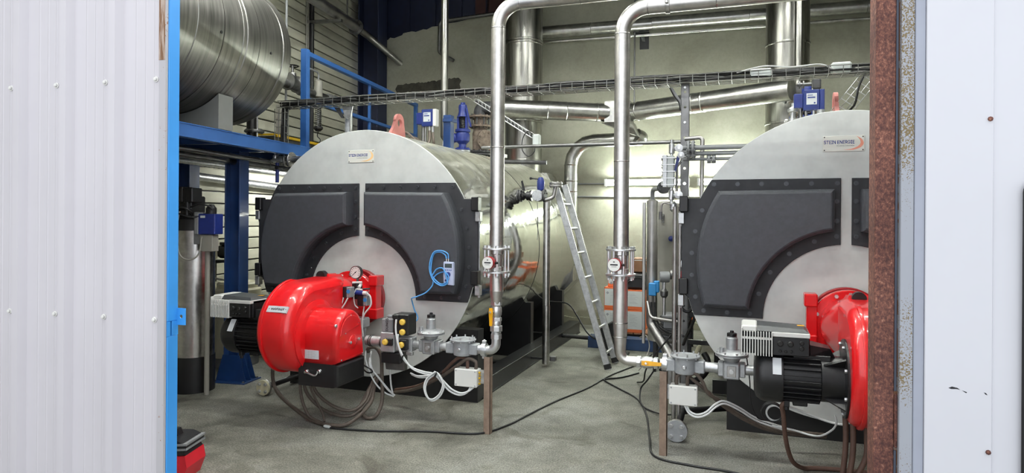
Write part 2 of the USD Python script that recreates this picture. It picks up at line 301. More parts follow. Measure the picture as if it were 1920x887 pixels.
# rusty steel of the right jamb
raw("rust", {"g": ("geometry", {}), "mp": ("mapping", {"scale": (1, 1, 0.75)}), "n": ("noise_texture", {"scale": 90, "detail": 6, "roughness": 0.75}), "n2": ("noise_texture", {"scale": 3.2, "detail": 4, "roughness": 0.6}), "r": ("rgb_ramp", {"ramp": [(0.3, lin(66, 42, 40)), (0.47, lin(104, 66, 58)), (0.6, lin(146, 98, 80)), (0.70, lin(206, 164, 140))]}),
     "r2": ("rgb_ramp", {"ramp": [(0.35, (0.55, 0.5, 0.52)), (0.55, (1, 1, 1)), (0.72, (1.35, 1.2, 1.0))]}), "m": ("mix", {"mix_type": "multiply", "fac": 1.0}), "b": ("bump", {"strength": 0.5, "distance": 0.003}), "p": ("principled_bsdf", {"roughness": 0.8})},
    [("g.position", "mp.vector"), ("mp.vector", "n.vector"), ("mp.vector", "n2.vector"), ("n.fac", "r.fac"), ("n2.fac", "r2.fac"), ("r.color", "m.color1"), ("r2.color", "m.color2"), ("m.color", "p.base_color"), ("n.fac", "b.height"), ("b.normal", "p.normal")])
# painted metal with spots of rust showing through
def spotted(name, paint, spot, scale, at, scale2=2.0):
    raw(name, {"g": ("geometry", {}), "n": ("noise_texture", {"scale": scale, "detail": 3, "roughness": 0.6}), "n2": ("noise_texture", {"scale": scale2, "detail": 2}), "a": ("math", {"math_type": "multiply"}), "r": ("rgb_ramp", {"ramp": [(at, paint), (at + 0.04, spot)]}), "p": ("principled_bsdf", {"roughness": 0.55})},
        [("g.position", "n.vector"), ("g.position", "n2.vector"), ("n.fac", "a.value1"), ("n2.fac", "a.value2"), ("a.value", "r.fac"), ("r.color", "p.base_color")])
spotted("trim_rust_spots", lin(150, 154, 162), lin(112, 96, 62), 190, 0.338)
spotted("trim_chipped", lin(172, 170, 174), lin(140, 104, 80), 60, 0.375)
spotted("track_worn", lin(140, 136, 134), lin(120, 82, 58), 20, 0.26)
mat("lid_grey", lin(58, 60, 62), 0.45, var=0.05)
mat("bare_wood", lin(120, 88, 62), 0.7, col2=lin(176, 160, 148), scale=12, stretch=(6, 6, 0.6), lo=0.45, hi=0.62)
mat("cap_yellow", lin(224, 186, 78), 0.45, var=0.03)
# ================================================================ the setting
def slab(name, mb, m, label, cat, smooth=False): return single(name, label, cat, mb, m, kind="structure", smooth=smooth)
fl = MB(); c = [left(-5.1, 1.2), hall(7.2, 2.55), hall(7.2, 10.3), left(-5.1, 11.2)]
fl.prism([(q[0], q[1]) for q in c], (0, 0, -0.15), WX, WY, 0.15)
slab("floor", fl, "concrete_floor", "worn grey concrete floor of the boiler hall with stains", "floor")
ap = MB().box((-9, -4.2, -0.2), (8, 2.6, -0.004), o=ORG, ax=HX, ay=HY, az=UP)
slab("ground", ap, "asphalt", "grey paved ground outside the hall door", "ground")
# back wall: plaster with a ragged top edge in front of dark cladding
top = [(-5.3, 4.40), (-4.97, 4.44), (-4.93, 4.475), (-4.86, 4.46), (-4.72, 4.50), (-4.70, 4.53), (-4.55, 4.55), (-4.48, 4.535), (-4.35, 4.57), (-4.29, 4.56), (-4.2, 4.60), (-4.05, 4.60), (-3.98, 4.63), (-3.8, 4.64), (-3.66, 4.66), (-3.5, 4.685), (-3.3, 4.69), (-3.18, 4.70), (-2.8, 4.745), (-2.4, 4.79), (-2.1, 4.80), (-1.7, 4.85), (-1.2, 4.88), (0, 4.98), (2, 5.1), (7, 5.3)]
bw = MB().prism([(-5.3, 0), (7, 0)] + top[::-1], ORG + HY * 10.05, HX, UP, 0.15, -HY)
wb = slab("wall_back", bw, "plaster", "pale plastered back wall with a ragged top edge", "wall")
pt = RNG.normal(0, 0.008, 40); outl = [(-4.80 + 0.0275 * i, 3.575 + pt[i]) for i in range(40)] + [(-3.71, 3.60), (-3.73, 3.66), (-3.70, 3.72), (-3.74, 3.76)] + [(-3.76 - 0.0275 * i, 3.765 - 0.0018 * i + pt[39 - i]) for i in range(36)] + [(-4.79, 3.70), (-4.83, 3.63)]
part(wb, "bare_patch", MB().prism(Polygon(outl).buffer(0), ORG + HY * 9.9, HX, UP, 0.008, -HY), "bare_brick", smooth=False, label="dark unplastered patch high on the back wall")
pl = [(-5.3, 0.0)]; pl += [(-5.3, 0.10)] + [(-5.3 + 0.08 * i, 0.085 + 0.03 * RNG.random()) for i in range(1, 152)] + [(6.9, 0.0)]
part(wb, "plinth", MB().prism(Polygon(pl).buffer(0), ORG + HY * 9.9, HX, UP, 0.05, -HY), "plaster", smooth=False)
uc = slab("wall_back_upper", MB().box((-6, 10.06, 4.2), (7.2, 10.2, 6.6), o=ORG, ax=HX, ay=HY, az=UP), "hall_navy", "dark navy cladding above the plaster of the back wall", "wall")
part(uc, "panel", MB().box((-3.52, 10.03, 4.3), (-1.6, 10.06, 6.6), o=ORG, ax=HX, ay=HY, az=UP), "hall_red", label="dark red cladding panel")
for i in range(9): part(uc, "panel_rib", MB().box((-5.6 + i * 0.45, 10.03, 4.3), (-5.55 + i * 0.45, 10.06, 6.6), o=ORG, ax=HX, ay=HY, az=UP), "hall_navy")
# left wall: narrow horizontal boards, each a piece of its own
wl = slab("wall_left", MB().box((-4.95, 1.2, 0), (-4.735, 10.6, 6.6), o=ORG, ax=LX, ay=LY, az=UP), "black", "left wall of narrow grey horizontal boards", "wall")
z = 0.02; i = 0
while z < 6.4:
    h = 0.131; j = RNG.uniform(-0.003, 0.003)
    part(wl, "wall_board", MB().box((-4.735, 1.3, z), (-4.70 + j, 10.3, z + h - 0.014), 0.006, o=ORG, ax=LX, ay=LY, az=UP), "board_wall_pale" if (i * 7) % 5 < 2 else "board_wall", smooth=False); z += h; i += 1
slab("wall_right", MB().box((6.9, 2.6, 0), (7.1, 10.3, 6.6), o=ORG, ax=HX, ay=HY, az=UP), "plaster", "plastered right wall of the hall", "wall")
slab("ceiling", MB().box((-6.4, 2.3, 6.5), (7.2, 10.4, 6.65), o=ORG, ax=HX, ay=HY, az=UP), "ceiling_dark", "grey sheet roof of the hall", "ceiling")
# steel column in the back corner
def hsec(mb, o, ax, ay, b, h, t, z0, z1):
    o = np.asarray(o, float)
    for lo, hi in (((-b / 2, -h / 2), (b / 2, -h / 2 + t)), ((-b / 2, h / 2 - t), (b / 2, h / 2)), ((-t / 2, -h / 2), (t / 2, h / 2))): mb.box((*lo, z0), (*hi, z1), 0.002, o=o, ax=ax, ay=ay, az=UP)
    return mb
cm = hsec(MB(), left(-4.40, 10.02), LY, LX, 0.36, 0.34, 0.02, 0, 6.5)
slab("trim_1", cm, "hall_navy", "dark navy steel column in the back left corner", "column")
# facade
fw = MB().box((-8, 2.55, 0), (-2.6, 2.68, 6.6), o=ORG, ax=HX, ay=HY, az=UP).box((-2.6, 2.55, 4.7), (0.72, 2.68, 6.6), o=ORG, ax=HX, ay=HY, az=UP)
slab("wall_front", fw, "sheet_white", "front wall of the hall beside and above the door", "wall")
HB = dict(o=ORG, ax=HX, ay=HY, az=UP)
# sliding door leaf: ribbed sheet in a painted steel frame, blue edge
dr = thing("door_1", "white ribbed sheet sliding door with a bright blue edge, pushed open on the left", "door", hall(-3.2, 2.43), kind="structure")
prof = []; u = -5.0965
while u < -2.32:
    prof += [(u - 0.002, 0.0), (u + 0.010, -0.030), (u + 0.046, -0.030), (u + 0.066, 0)]
    for m_ in (0.137, 0.190, 0.238): prof += [(u + m_ - 0.006, 0), (u + m_, -0.0022), (u + m_ + 0.006, 0)]
    u += 0.2805
prof = [p for p in prof if p[0] < -2.305] + [(-2.30, 0)]
sh = MB(); n = len(prof); V = []
for zz in (0.03, 4.5):
    for (a, b) in prof: V.append(hall(a, 2.4 + b + 0.005, zz))
for zz in (0.03, 4.5):
    for (a, b) in prof: V.append(hall(a, 2.402 + b + 0.005, zz))
F = []
for i in range(n - 1): F += [[i, i + 1, n + i + 1, n + i], [2 * n + i + 1, 2 * n + i, 3 * n + i, 3 * n + i + 1]]
part(dr, "ribbed_sheet", sh.add(V, F), "sheet_white", smooth=False)
part(dr, "worn_patch", MB().box((-2.301, 2.3905, 2.27), (-2.268, 2.393, 2.9), 0.0008, **HB), "bare_wood", smooth=False, label="brown bare patch on the edge strip")
for (ru, zs) in ((-3.137, (2.42, 2.05, 1.72, 1.62)), (-2.857, (2.36, 1.74, 1.62, 1.55)), (-2.576, (2.44, 2.30, 1.72, 1.62))):
    for j, z_ in enumerate(zs): part(dr, "paint_chip", MB().box((ru + 0.006 * (j % 2) - 0.0012, 2.4035 - 0.006 * (j % 2) , z_), (ru + 0.006 * (j % 2) + 0.0012, 2.406, z_ + 0.05 + 0.03 * ((j * 3) % 4)), **HB), "trim_dark", smooth=False)
part(dr, "edge_strip", MB().box((-2.302, 2.392, 0.03), (-2.266, 2.409, 4.5), 0.002, **HB), "trim_chipped", label="chipped white edge strip")
part(dr, "edge_frame", MB().box((-2.33, 2.409, 0.03), (-2.262, 2.472, 1.06), 0.003, **HB).box((-2.33, 2.409, 1.125), (-2.262, 2.472, 4.5), 0.003, **HB).box((-2.33, 2.409, 1.06), (-2.262, 2.427, 1.125), 0.001, **HB).box((-2.33, 2.437, 1.06), (-2.262, 2.472, 1.125), 0.001, **HB), "door_blue", label="bright blue door edge with a lock slot")
part(dr, "lock_case", MB().box((-2.32, 2.420, 1.05), (-2.275, 2.445, 1.135), **HB), "black")
pp = Polygon([(-0.005, 0), (0.045, 0), (0.045, 0.075), (-0.005, 0.075)]).difference(Point(0.022, 0.038).buffer(0.008))
part(dr, "latch_plate", MB().prism(pp, hall(-2.262, 2.468, 1.105), HX, UP, 0.004, -HY), "door_blue", smooth=False, label="blue latch plate with a hole")
for zz in (2.19, 1.133, 3.25, 0.08):
    for uu in (-3.17, -2.892, -2.607, -2.326): part(dr, "screw", MB().lathe([(0.013, 0), (0.013, 0.003), (0.008, 0.004), (0.008, 0.011), (0.005, 0.013)], hall(uu, 2.405, zz), -HY, 10), "box_white")
# right side of the doorway
wr = thing("wall_front_right", "white flat sheet cladding to the right of the doorway with two rusty screws", "wall", hall(1.4, 2.52), kind="structure")
part(wr, "cladding_sheet", MB().box((0.693, 2.497, 0), (0.885, 2.51, 4.7), 0.002, **HB), "panel_white", smooth=False)
part(wr, "cladding_sheet", MB().box((0.884, 2.503, 0), (1.9, 2.512, 4.7), 0.002, **HB), "panel_white", smooth=False)
part(wr, "cladding_sheet", MB().box((1.9, 2.50, 0), (6.9, 2.512, 4.7), 0.002, **HB).box((0.75, 2.512, 0), (6.9, 2.66, 6.6), **HB), "panel_white", smooth=False)
part(wr, "step_flashing", MB().box((0.662, 2.503, 0), (0.6925, 2.53, 4.7), 0.002, **HB), "trim_grey", smooth=False)
part(wr, "corner_flashing", MB().box((0.622, 2.506, 0), (0.6615, 2.53, 4.7), 0.002, **HB), "trim_rust_spots", smooth=False, label="grey flashing speckled with rust")
for zz in (1.922, 0.852, 2.99): part(wr, "screw", MB().lathe([(0.008, 0), (0.007, 0.005), (0.004, 0.007)], hall(0.875, 2.497, zz), -HY, 8), "rust", label="rusty screw")
gk = fillet([hall(0.972, 2.49, -0.0), hall(0.972, 2.49, 1.715), hall(1.05, 2.49, 1.735)], 0.04)
part(wr, "door_gasket", MB().tube(gk, 0.009, 10), "black_rubber")
part(wr, "gouge", MB().prism([(0.762, 1.05), (0.772, 1.055), (0.787, 1.052), (0.795, 1.047), (0.785, 1.048), (0.77, 1.047)], ORG + HY * 2.4975, HX, UP, 0.001, -HY).prism([(0.862, 1.043), (0.868, 1.041), (0.872, 1.035), (0.866, 1.037)], ORG + HY * 2.4975, HX, UP, 0.001, -HY).prism([(0.8, 1.045), (0.815, 1.04), (0.812, 1.037)], ORG + HY * 2.4975, HX, UP, 0.001, -HY), "ink_black", smooth=False)
jb = thing("door_jamb", "rusty steel jamb post at the right side of the doorway", "jamb", hall(0.58, 2.58), kind="structure")
part(jb, "post", MB().box((0.550, 2.53, 0), (0.612, 2.62, 4.7), 0.003, **HB), "rust", smooth=False)
part(jb, "track_channel", MB().box((0.612, 2.535, 0), (0.632, 2.55, 4.7), **HB), "track_worn", smooth=False)
part(jb, "gap_strip", MB().box((0.612, 2.529, 1.02), (0.619, 2.536, 4.7), 0.001, **HB).box((0.612, 2.529, 0), (0.619, 2.536, 0.82), 0.001, **HB), "trim_dark", smooth=False)
part(jb, "hinge_plate", MB().box((0.6125, 2.524, 0.83), (0.6215, 2.536, 1.01), 0.002, **HB), "rust", smooth=False, label="rusty hinge plate")

# ---------------------------------------------------------------- lamps
def batten(name, label, o, ax, L, tube, group):
    ax = nrm(ax); t = thing(name, label, "lamp", o, group); ay = np.cross(UP, ax)
    return t, ax, ay
LAMPS = [(-4.1, 3.6), (-2.6, 3.6), (-1.1, 3.6), (0.6, 3.6), (-3.6, 5.9), (-1.3, 6.4), (1.0, 6.4), (3.2, 6.4)]
LL = [f"shaded trough lamp under the roof, {r} row, {q} from the left" for r in ("front", "rear") for q in ("first", "second", "third", "fourth")]; LGRP = "trough lamps hung under the roof"
cl0 = thing("ceiling_lamp", LL[0], "lamp", hall(*LAMPS[0], 4.9), LGRP)
LO = cl0.loc
part(cl0, "lamp_body", MB().box((-0.7, -0.09, 0.04), (0.7, 0.09, 0.10), 0.01, o=LO), "lamp_body")
for s in (-1, 1): part(cl0, "reflector_wing", MB().hull([LO + P(x_, s * y_, z_) for x_ in (-0.72, 0.72) for (y_, z_) in ((0.085, 0.05), (0.09, 0.056), (0.21, -0.065), (0.215, -0.06))]), "lamp_body", smooth=False)
for s in (-0.05, 0.05): part(cl0, "tube", MB().cyl(LO + P(-0.66, s, 0.015), LO + P(0.66, s, 0.015), 0.014, 10), "tube_hall")
for s in (-0.5, 0.5): part(cl0, "hanger", MB().cyl(LO + P(s, 0, 0.10), LO + P(s, 0, 1.6), 0.005, 6), "steel_dark")
for q, lb in zip(LAMPS[1:], LL[1:]): copy(cl0, "ceiling_lamp", lb, "lamp", hall(*q, 4.9), LGRP)
def wall_lamp(u0, u1, label):
    t = thing("wall_lamp", label, "lamp", hall((u0 + u1) / 2, 9.77, 2.0))
    part(t, "lamp_body", MB().box((u0, 9.755, 2.05), (u1, 9.80, 2.14), 0.008, **HB), "lamp_body")
    for e in (u0 + 0.2, u1 - 0.2): part(t, "bracket", MB().box((e - 0.02, 9.80, 2.08), (e + 0.02, 9.90, 2.11), 0.002, **HB), "paint_grey")
    for dz in (2.12, 2.065): part(t, "tube", MB().cyl(hall(u0 + 0.03, 9.73, dz), hall(u1 - 0.03, 9.73, dz), 0.014, 12), "tube_wall")
    for e in (u0, u1 - 0.03): part(t, "end_cap", MB().box((e, 9.71, 2.04), (e + 0.03, 9.77, 2.145), 0.004, **HB), "lamp_body")
wall_lamp(-1.42, -0.22, "glaring twin-tube lamp on the back wall, behind the right gas pipe")
wall_lamp(-0.12, 1.08, "twin-tube lamp on the back wall, mostly hidden behind the right boiler")
for zz, u0, u1, la in ((2.083, -2.3, -1.42, "upper of two thin conduits on the back wall left of the lamp"), (1.893, -2.3, 0.6, "lower of two thin conduits on the back wall under the lamp")):
    single("conduit", la, "conduit", MB().tube([hall(u0, 9.88, zz), hall(u1, 9.88, zz)], 0.011, 8), "paint_grey")
# ================================================================ boilers
RB, ZB, ZF = 1.116, 1.254, 0.862     # shell radius, shell axis height, furnace axis height
def arcp(cx, cz, r, a0, a1, n): return [(cx + r * math.cos(math.radians(a)), cz + r * math.sin(math.radians(a))) for a in np.linspace(a0, a1, n)]
def door_outline():
    a = lambda zz: math.degrees(math.asin((zz - ZB) / RB))
    return [(0.035, 1.885)] + [(0.035, ZF + math.sqrt(0.55 ** 2 - 0.035 ** 2))] + arcp(0, ZF, 0.55, 84, 0.0, 24) + [(0.55, 0.857)] + arcp(0, ZB, RB - 0.004, a(0.857), a(0.985), 3) + [(1.135, 1.03), (1.135, 1.745)] + arcp(0, ZB, RB - 0.004, a(1.745), a(1.885), 5)
def panel_outline():
    a = lambda zz: math.degrees(math.asin((zz - ZB) / 1.02))
    return [(0.085, 1.805), (0.085, ZF + math.sqrt(0.65 ** 2 - 0.085 ** 2))] + arcp(0, ZF, 0.65, 81, 6, 22) + arcp(0, ZB, 1.02, a(0.935), a(1.795), 20)
def make_boiler(x0, label, swoosh, bolts=True):
    t = thing("steam_boiler", label, "boiler", (x0, 0, 0)); O = P(x0, 0, 0)
    XZ = dict(o=O, ax=WX, ay=UP, dd=WY)
    C = O + UP * ZB
    part(t, "front_plate", MB().lathe([(RB - 0.004, 0), (RB, 0.003), (RB, 0.013)], C, WY, 128), "plate_grey", smooth=30)
    ys = [0.014, 0.92, 1.86, 2.8, 3.62]
    for i in range(4):
        r = RB - 0.008 - 0.003 * (i % 2)
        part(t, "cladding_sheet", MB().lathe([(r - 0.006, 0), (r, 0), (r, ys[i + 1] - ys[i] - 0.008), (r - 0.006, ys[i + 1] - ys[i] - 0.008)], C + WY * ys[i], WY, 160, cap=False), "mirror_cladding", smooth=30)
    for q in ys[1:4]: part(t, "seam_seal", MB().lathe([(RB - 0.012, 0), (RB - 0.0085, 0.001), (RB - 0.0085, 0.007), (RB - 0.012, 0.008)], C + WY * (q - 0.008), WY, 160, cap=False), "black_rubber")
    part(t, "shell", MB().lathe([(RB - 0.05, 0), (RB - 0.02, 0), (RB - 0.02, 3.7), (0.3, 3.72)], C + WY * 0.013, WY, 96), "black_paint")
    oc = [(0.62, 0.25), (1.04, 0.72), (1.06, 1.45), (0.66, 2.2), (-0.66, 2.2), (-1.06, 1.45), (-1.04, 0.72), (-0.62, 0.25)]
    part(t, "smoke_box", MB().loft(oc, [(0, 0), (0, 0.42), (0.02, 0.44)], O + WY * 3.62, WX, UP, WY), "cladding_alu", smooth=False)
    for s in (1, -1):
        ax = WX * s; nm = "door"
        d = part(t, nm, MB().loft(door_outline(), [(0, 0), (0, 0.017), (0.003, 0.02)], O, ax, UP, -WY), "charcoal_flange", smooth=False, label="right half of the dark insulated front door" if s > 0 else "left half of the dark insulated front door")
        part(d, "insulation_panel", MB().loft(panel_outline(), [(0, 0.0), (0, 0.085), (0.006, 0.112), (0.02, 0.128), (0.03, 0.132)], O - WY * 0.019, ax, UP, -WY), "charcoal", smooth=False)
        bp = [(0.06 + 0.168 * i, 1.848) for i in range(6)] + [(0.062, zz) for zz in (1.72, 1.58, 1.47)] + [(0.605 * math.cos(math.radians(q)), ZF + 0.605 * math.sin(math.radians(q))) for q in (70, 52, 34, 17)] + [(0.64, 0.89), (0.8, 0.89), (0.97, 0.895)] + [(1.062 * math.cos(math.radians(q)), ZB + 1.062 * math.sin(math.radians(q))) for q in (-14, -5, 4, 13, 22)]
        for (bx_, bz) in bp:
            q = O + ax * bx_ + UP * bz - WY * 0.02; part(d, "bolt", MB().lathe([(0.017, 0), (0.017, 0.004)], q, -WY, 12).lathe([(0.012, 0.004), (0.012, 0.014), (0.006, 0.014), (0.006, 0.009)], q, -WY, 10), "bolt_dark")
        for zz in (1.70, 1.075):
            hb = dict(o=O, ax=ax, ay=WY, az=UP)
            part(d, "hinge_block", MB().box((1.085, -0.06, zz - 0.06), (1.15, 0.02, zz + 0.06), 0.006, **hb), "black_satin")
            part(d, "hinge_knuckle", MB().box((1.115, -0.04, zz - 0.15), (1.16, 0.02, zz - 0.065), 0.004, **hb).cyl(O + ax * 1.14 + UP * (zz - 0.17), O + ax * 1.14 + UP * (zz - 0.15), 0.012, 10), "galv")
        part(d, "hinge_rod", MB().cyl(O + ax * 1.14 + UP * 1.0, O + ax * 1.14 + UP * 1.6, 0.006, 8), "galv")
    # name plate
    np_ = part(t, "name_plate", MB().box((-0.155, -0.006, 2.075), (0.115, 0.0, 2.188), 0.002, o=O), "sign_white")
    YF = -0.0062
    fit = lambda txt, h, wd, bold: wd / np.ptp(meshkit.text_mesh(txt, h, 0.001, bold).vertices[:, 0])
    part(np_, "lettering", MB().text("STEIN ENERGIE", 0.0235, O + P(-0.149, YF, 2.130), WX, UP, 0.0008, True, sx=fit("STEIN ENERGIE", 0.0235, 0.198, True)), "ink_blue", smooth=False)
    part(np_, "lettering", MB().text("Chaudières Industrielles", 0.0092, O + P(-0.066, YF, 2.112), WX, UP, 0.0006, False, sx=fit("Chaudières Industrielles", 0.0092, 0.115, False)), "ink_grey", smooth=False)
    cr_o = spline([(0.48, 0.10, 0), (0.72, 0.09, 0), (0.90, 0.24, 0), (0.975, 0.48, 0), (0.93, 0.76, 0), (0.80, 0.965, 0)], 6); cr_i = spline([(0.80, 0.965, 0), (0.875, 0.76, 0), (0.90, 0.52, 0), (0.84, 0.32, 0), (0.70, 0.17, 0), (0.48, 0.10, 0)], 6)
    cr_ = [(-0.155 + 0.27 * q[0], 2.075 + 0.113 * q[1]) for q in list(cr_o) + list(cr_i[1:-1])]
    part(np_, "swoosh", MB().prism(Polygon(cr_).buffer(0), O + P(0, YF + 0.0002, 0), WX, UP, 0.0005, -WY), swoosh, smooth=False)
    for a in (-0.144, 0.104):
        for b in (2.085, 2.178): part(np_, "screw", MB().lathe([(0.0045, 0), (0.003, 0.003)], O + P(a, -0.006, b), -WY, 8), "ink_black")
    # lifting lugs, one fore and one aft
    for yy in (0.42, 3.05):
        lug = Polygon([(yy, 2.33), (yy + 0.36, 2.33), (yy + 0.345, 2.42)] + [(yy + 0.235 + 0.085 * math.cos(math.radians(q)), 2.525 + 0.085 * math.sin(math.radians(q))) for q in range(0, 181, 15)] + [(yy + 0.125, 2.48)]).difference(Point(yy + 0.235, 2.515).buffer(0.043))
        part(t, "lifting_lug", MB().prism(lug, O + WX * 0.012, WY, UP, -0.03), "lug_red", smooth=False, label="pale red lifting lug")
    # saddles and skid
    cut = Point(0, ZB).buffer(RB - 0.03, 64)
    for y0, th, xr in ((0.03, 0.13, (-0.80, 1.122)), (1.95, 0.1, (-0.98, 0.98)), (3.3, 0.1, (-0.98, 0.98))):
        pg = sbox(xr[0], 0.0, xr[1], 0.62).difference(cut); pg = max(getattr(pg, "geoms", [pg]), key=lambda g: g.area)
        part(t, "saddle", MB().prism(pg, O + WY * y0, WX, UP, th, WY), "black_paint", smooth=False)
    for a, b in ((0.96, 1.122), (-0.80, -0.64)):
        part(t, "skid_rail", MB().box((a, 0.12, 0), (b, 3.75, 0.012), o=O).box((a + 0.06, 0.12, 0.012), (b - 0.06 if b < 0 else b - 0.012, 3.75, 0.145), o=O).box((a, 0.12, 0.145), (b, 3.75, 0.16), 0.002, o=O), "black_satin", smooth=False)
    part(t, "cross_member", MB().box((-0.95, 1.0, 0.02), (0.97, 1.08, 0.14), o=O).box((-0.95, 2.75, 0.02), (0.97, 2.83, 0.14), o=O), "black_paint", smooth=False)
    return t
X1, X2 = 0.0, 3.95
b1 = make_boiler(X1, "left steam boiler with polished round shell, a pressure meter on its dark door", "ink_orange")
b2 = make_boiler(X2, "right steam boiler, cut off by the rusty door jamb", "ink_coral")

# ================================================================ burners
def make_burner(x0, label):
    O = P(x0, 0, 0); t = thing("gas_burner", label, "burner", (x0, -0.95, 0.33)); L = lambda x, y, z_: O + P(x, y, z_)
    cy, cz = -0.95, 0.70
    sp = []
    for a in np.linspace(-25, -270, 46):   # from the back, round the bottom and the front, to the top: a growing spiral
        r = 0.285 + 0.10 * ((-25 - a) / 245.0) ** 1.6; sp.append((cy + r * math.cos(math.radians(a)), cz + r * math.sin(math.radians(a))))
    sp += [(-0.78, 1.09), (-0.62, 1.095), (-0.52, 1.09), (-0.52, 0.78), (-0.60, 0.68)]
    v = part(t, "fan_casing", MB().loft(sp, [(0.055, -0.0), (0.022, 0.012), (0.006, 0.035), (0, 0.065), (0, 0.21), (0.008, 0.25), (0.03, 0.28), (0.065, 0.296)], O + WX * -0.115, WY, UP, WX), "red_paint", smooth=50)
    part(v, "casing_rim", MB().loft(sp[:46] + [(-0.80, 1.06), (-0.66, 0.62)], [(-0.012, 0), (-0.014, 0.004), (-0.014, 0.018), (-0.012, 0.022)], O + WX * -0.062, WY, UP, WX), "red_paint", smooth=30)
    part(v, "casing_collar", MB().lathe([(0.27, 0), (0.27, 0.012), (0.235, 0.028)], L(0.175, cy + 0.02, cz - 0.02), WX, 48), "red_paint")
    # word plate on the front of the fan casing
    pz, th = 0.893, math.radians(180 - 37)
    a_ = np.array([-math.sin(math.radians(35)), math.cos(math.radians(35))])
    ny, nz = -math.cos(math.radians(36)), math.sin(math.radians(36)); r_ = 0.352
    pc = L(0.0, cy + ny * r_, cz + nz * r_); upv = P(0, -ny * 0 + nz, 0) * 1.0; upv = nrm(P(0, nz, -ny)); nv = nrm(P(0, ny, nz))
    wp = part(v, "word_plate", MB().box((-0.03, -0.026, -0.012), (0.145, 0.026, 0.003), 0.001, o=pc, ax=WX, ay=upv, az=nv), "label_silver")
    part(wp, "lettering", MB().text("- weishaupt -", 0.019, pc + WX * -0.020 - upv * 0.007 + nv * 0.0032, WX, upv, 0.0006, True, sx=0.92), "ink_black", smooth=False)
    # head between fan casing and boiler
    ring = [L(0.19 * math.cos(q), -0.32, ZF + 0.005 + 0.19 * math.sin(q)) for q in np.linspace(0, 2 * math.pi, 28, endpoint=False)]
    hd = part(t, "burner_head", MB().hull([L(*q) for q in ((-0.08, -0.72, 0.72), (0.15, -0.72, 0.72), (-0.08, -0.72, 1.06), (0.15, -0.72, 1.06), (-0.10, -0.62, 1.075), (0.17, -0.62, 1.075))] + ring).lathe([(0.19, 0), (0.19, 0.15)], L(0, -0.325, ZF + 0.005), WY, 40), "red_paint", smooth=35)
    part(hd, "round_cover", MB().lathe([(0.085, 0), (0.085, 0.01), (0.075, 0.016)], L(0.158, -0.58, 0.90), nrm(P(1, -0.17, 0.0)), 30), "red_paint")
    part(t, "mounting_flange", MB().flange(L(0, -0.075, ZF), WY, 0.252, 0.055, 0, n=48).cyl(L(0, -0.03, ZF), L(0, 0.0, ZF), 0.2, 40), "red_dark", smooth=35)
    fl_ = part(t, "hinge_flange", MB().loft(circ(0.245, 40, (0, 0)), [(0.006, 0), (0, 0.006), (0, 0.045)], L(0, -0.20, ZF), WX, UP, WY), "red_paint", smooth=30)
    for s, z0, z1 in ((-1, 0.70, 1.075), (1, 0.70, 1.075)):
        part(fl_, "hinge_bracket", MB().box((s * 0.20, -0.23, z1 - 0.09), (s * 0.285, -0.10, z1), 0.008, o=O).box((s * 0.20, -0.23, z0), (s * 0.285, -0.10, z0 + 0.09), 0.008, o=O).box((s * 0.20, -0.215, z0 + 0.03), (s * 0.27, -0.12, z1 - 0.03), 0.006, o=O), "red_paint")
    for q in (112, 88, 62, 20, 160): part(fl_, "bolt", MB().hexb(L(0.215 * math.cos(math.radians(q)), -0.20, ZF + 0.215 * math.sin(math.radians(q))), -WY, 0.015, 0.013), "zinc")
    part(hd, "sight_housing", MB().hull([L(*q) for q in ((-0.075, -0.62, 1.05), (0.075, -0.62, 1.05), (-0.075, -0.35, 1.03), (0.075, -0.35, 1.03), (-0.055, -0.60, 1.115), (0.055, -0.60, 1.115), (-0.05, -0.42, 1.10), (0.05, -0.42, 1.10))]), "red_paint")
    part(hd, "sight_glass_cap", MB().prism(circ(0.042, 20, (0, 0), 0, 180, True), L(0.0, -0.635, 1.098), WX, UP, -0.05, -WY).prism([(-0.042, 0), (0.042, 0), (0.042, -0.02), (-0.042, -0.02)], L(0.0, -0.635, 1.098), WX, UP, -0.05, -WY), "black_satin", label="black sight glass cap")
    part(hd, "screw", MB().hexb(L(0.01, -0.64, 1.06), -WY, 0.012, 0.01), "zinc"); part(hd, "screw", MB().hexb(L(-0.07, -0.63, 1.06), -WY, 0.008, 0.008), "zinc")
    # pressure gauge
    g = part(t, "pressure_gauge", MB().lathe([(0.046, 0.0), (0.054, -0.004), (0.054, 0.03), (0.048, 0.036), (0.02, 0.038)], L(0.195, -0.42, 1.118), WY, 36).cyl(L(0.205, -0.405, 1.07), L(0.205, -0.405, 1.02), 0.011, 10), "steel_dark", label="round pressure gauge on a brass stem")
    part(g, "dial", MB().lathe([(0.0475, 0), (0.0475, 0.002)], L(0.195, -0.4225, 1.118), WY, 36), "dial_white")
    mk = MB()
    for q in range(-40, 221, 26): a2, b2_ = math.cos(math.radians(q)), math.sin(math.radians(q)); mk.box((0.032, -0.0015, 0), (0.042, 0.0015, 0.0008), o=L(0.195, -0.423, 1.118), ax=P(a2, 0, b2_), ay=P(-b2_, 0, a2), az=-WY)
    part(g, "scale_marks", mk, "ink_black", smooth=False)
    nd = math.radians(222); part(g, "needle", MB().box((-0.018, -0.002, 0), (0.036, 0.002, 0.001), o=L(0.195, -0.4235, 1.118), ax=P(math.cos(nd), 0, math.sin(nd)), ay=P(-math.sin(nd), 0, math.cos(nd)), az=-WY).cyl(L(0.195, -0.425, 1.118), L(0.195, -0.423, 1.118), 0.005, 10), "ink_black", smooth=False)
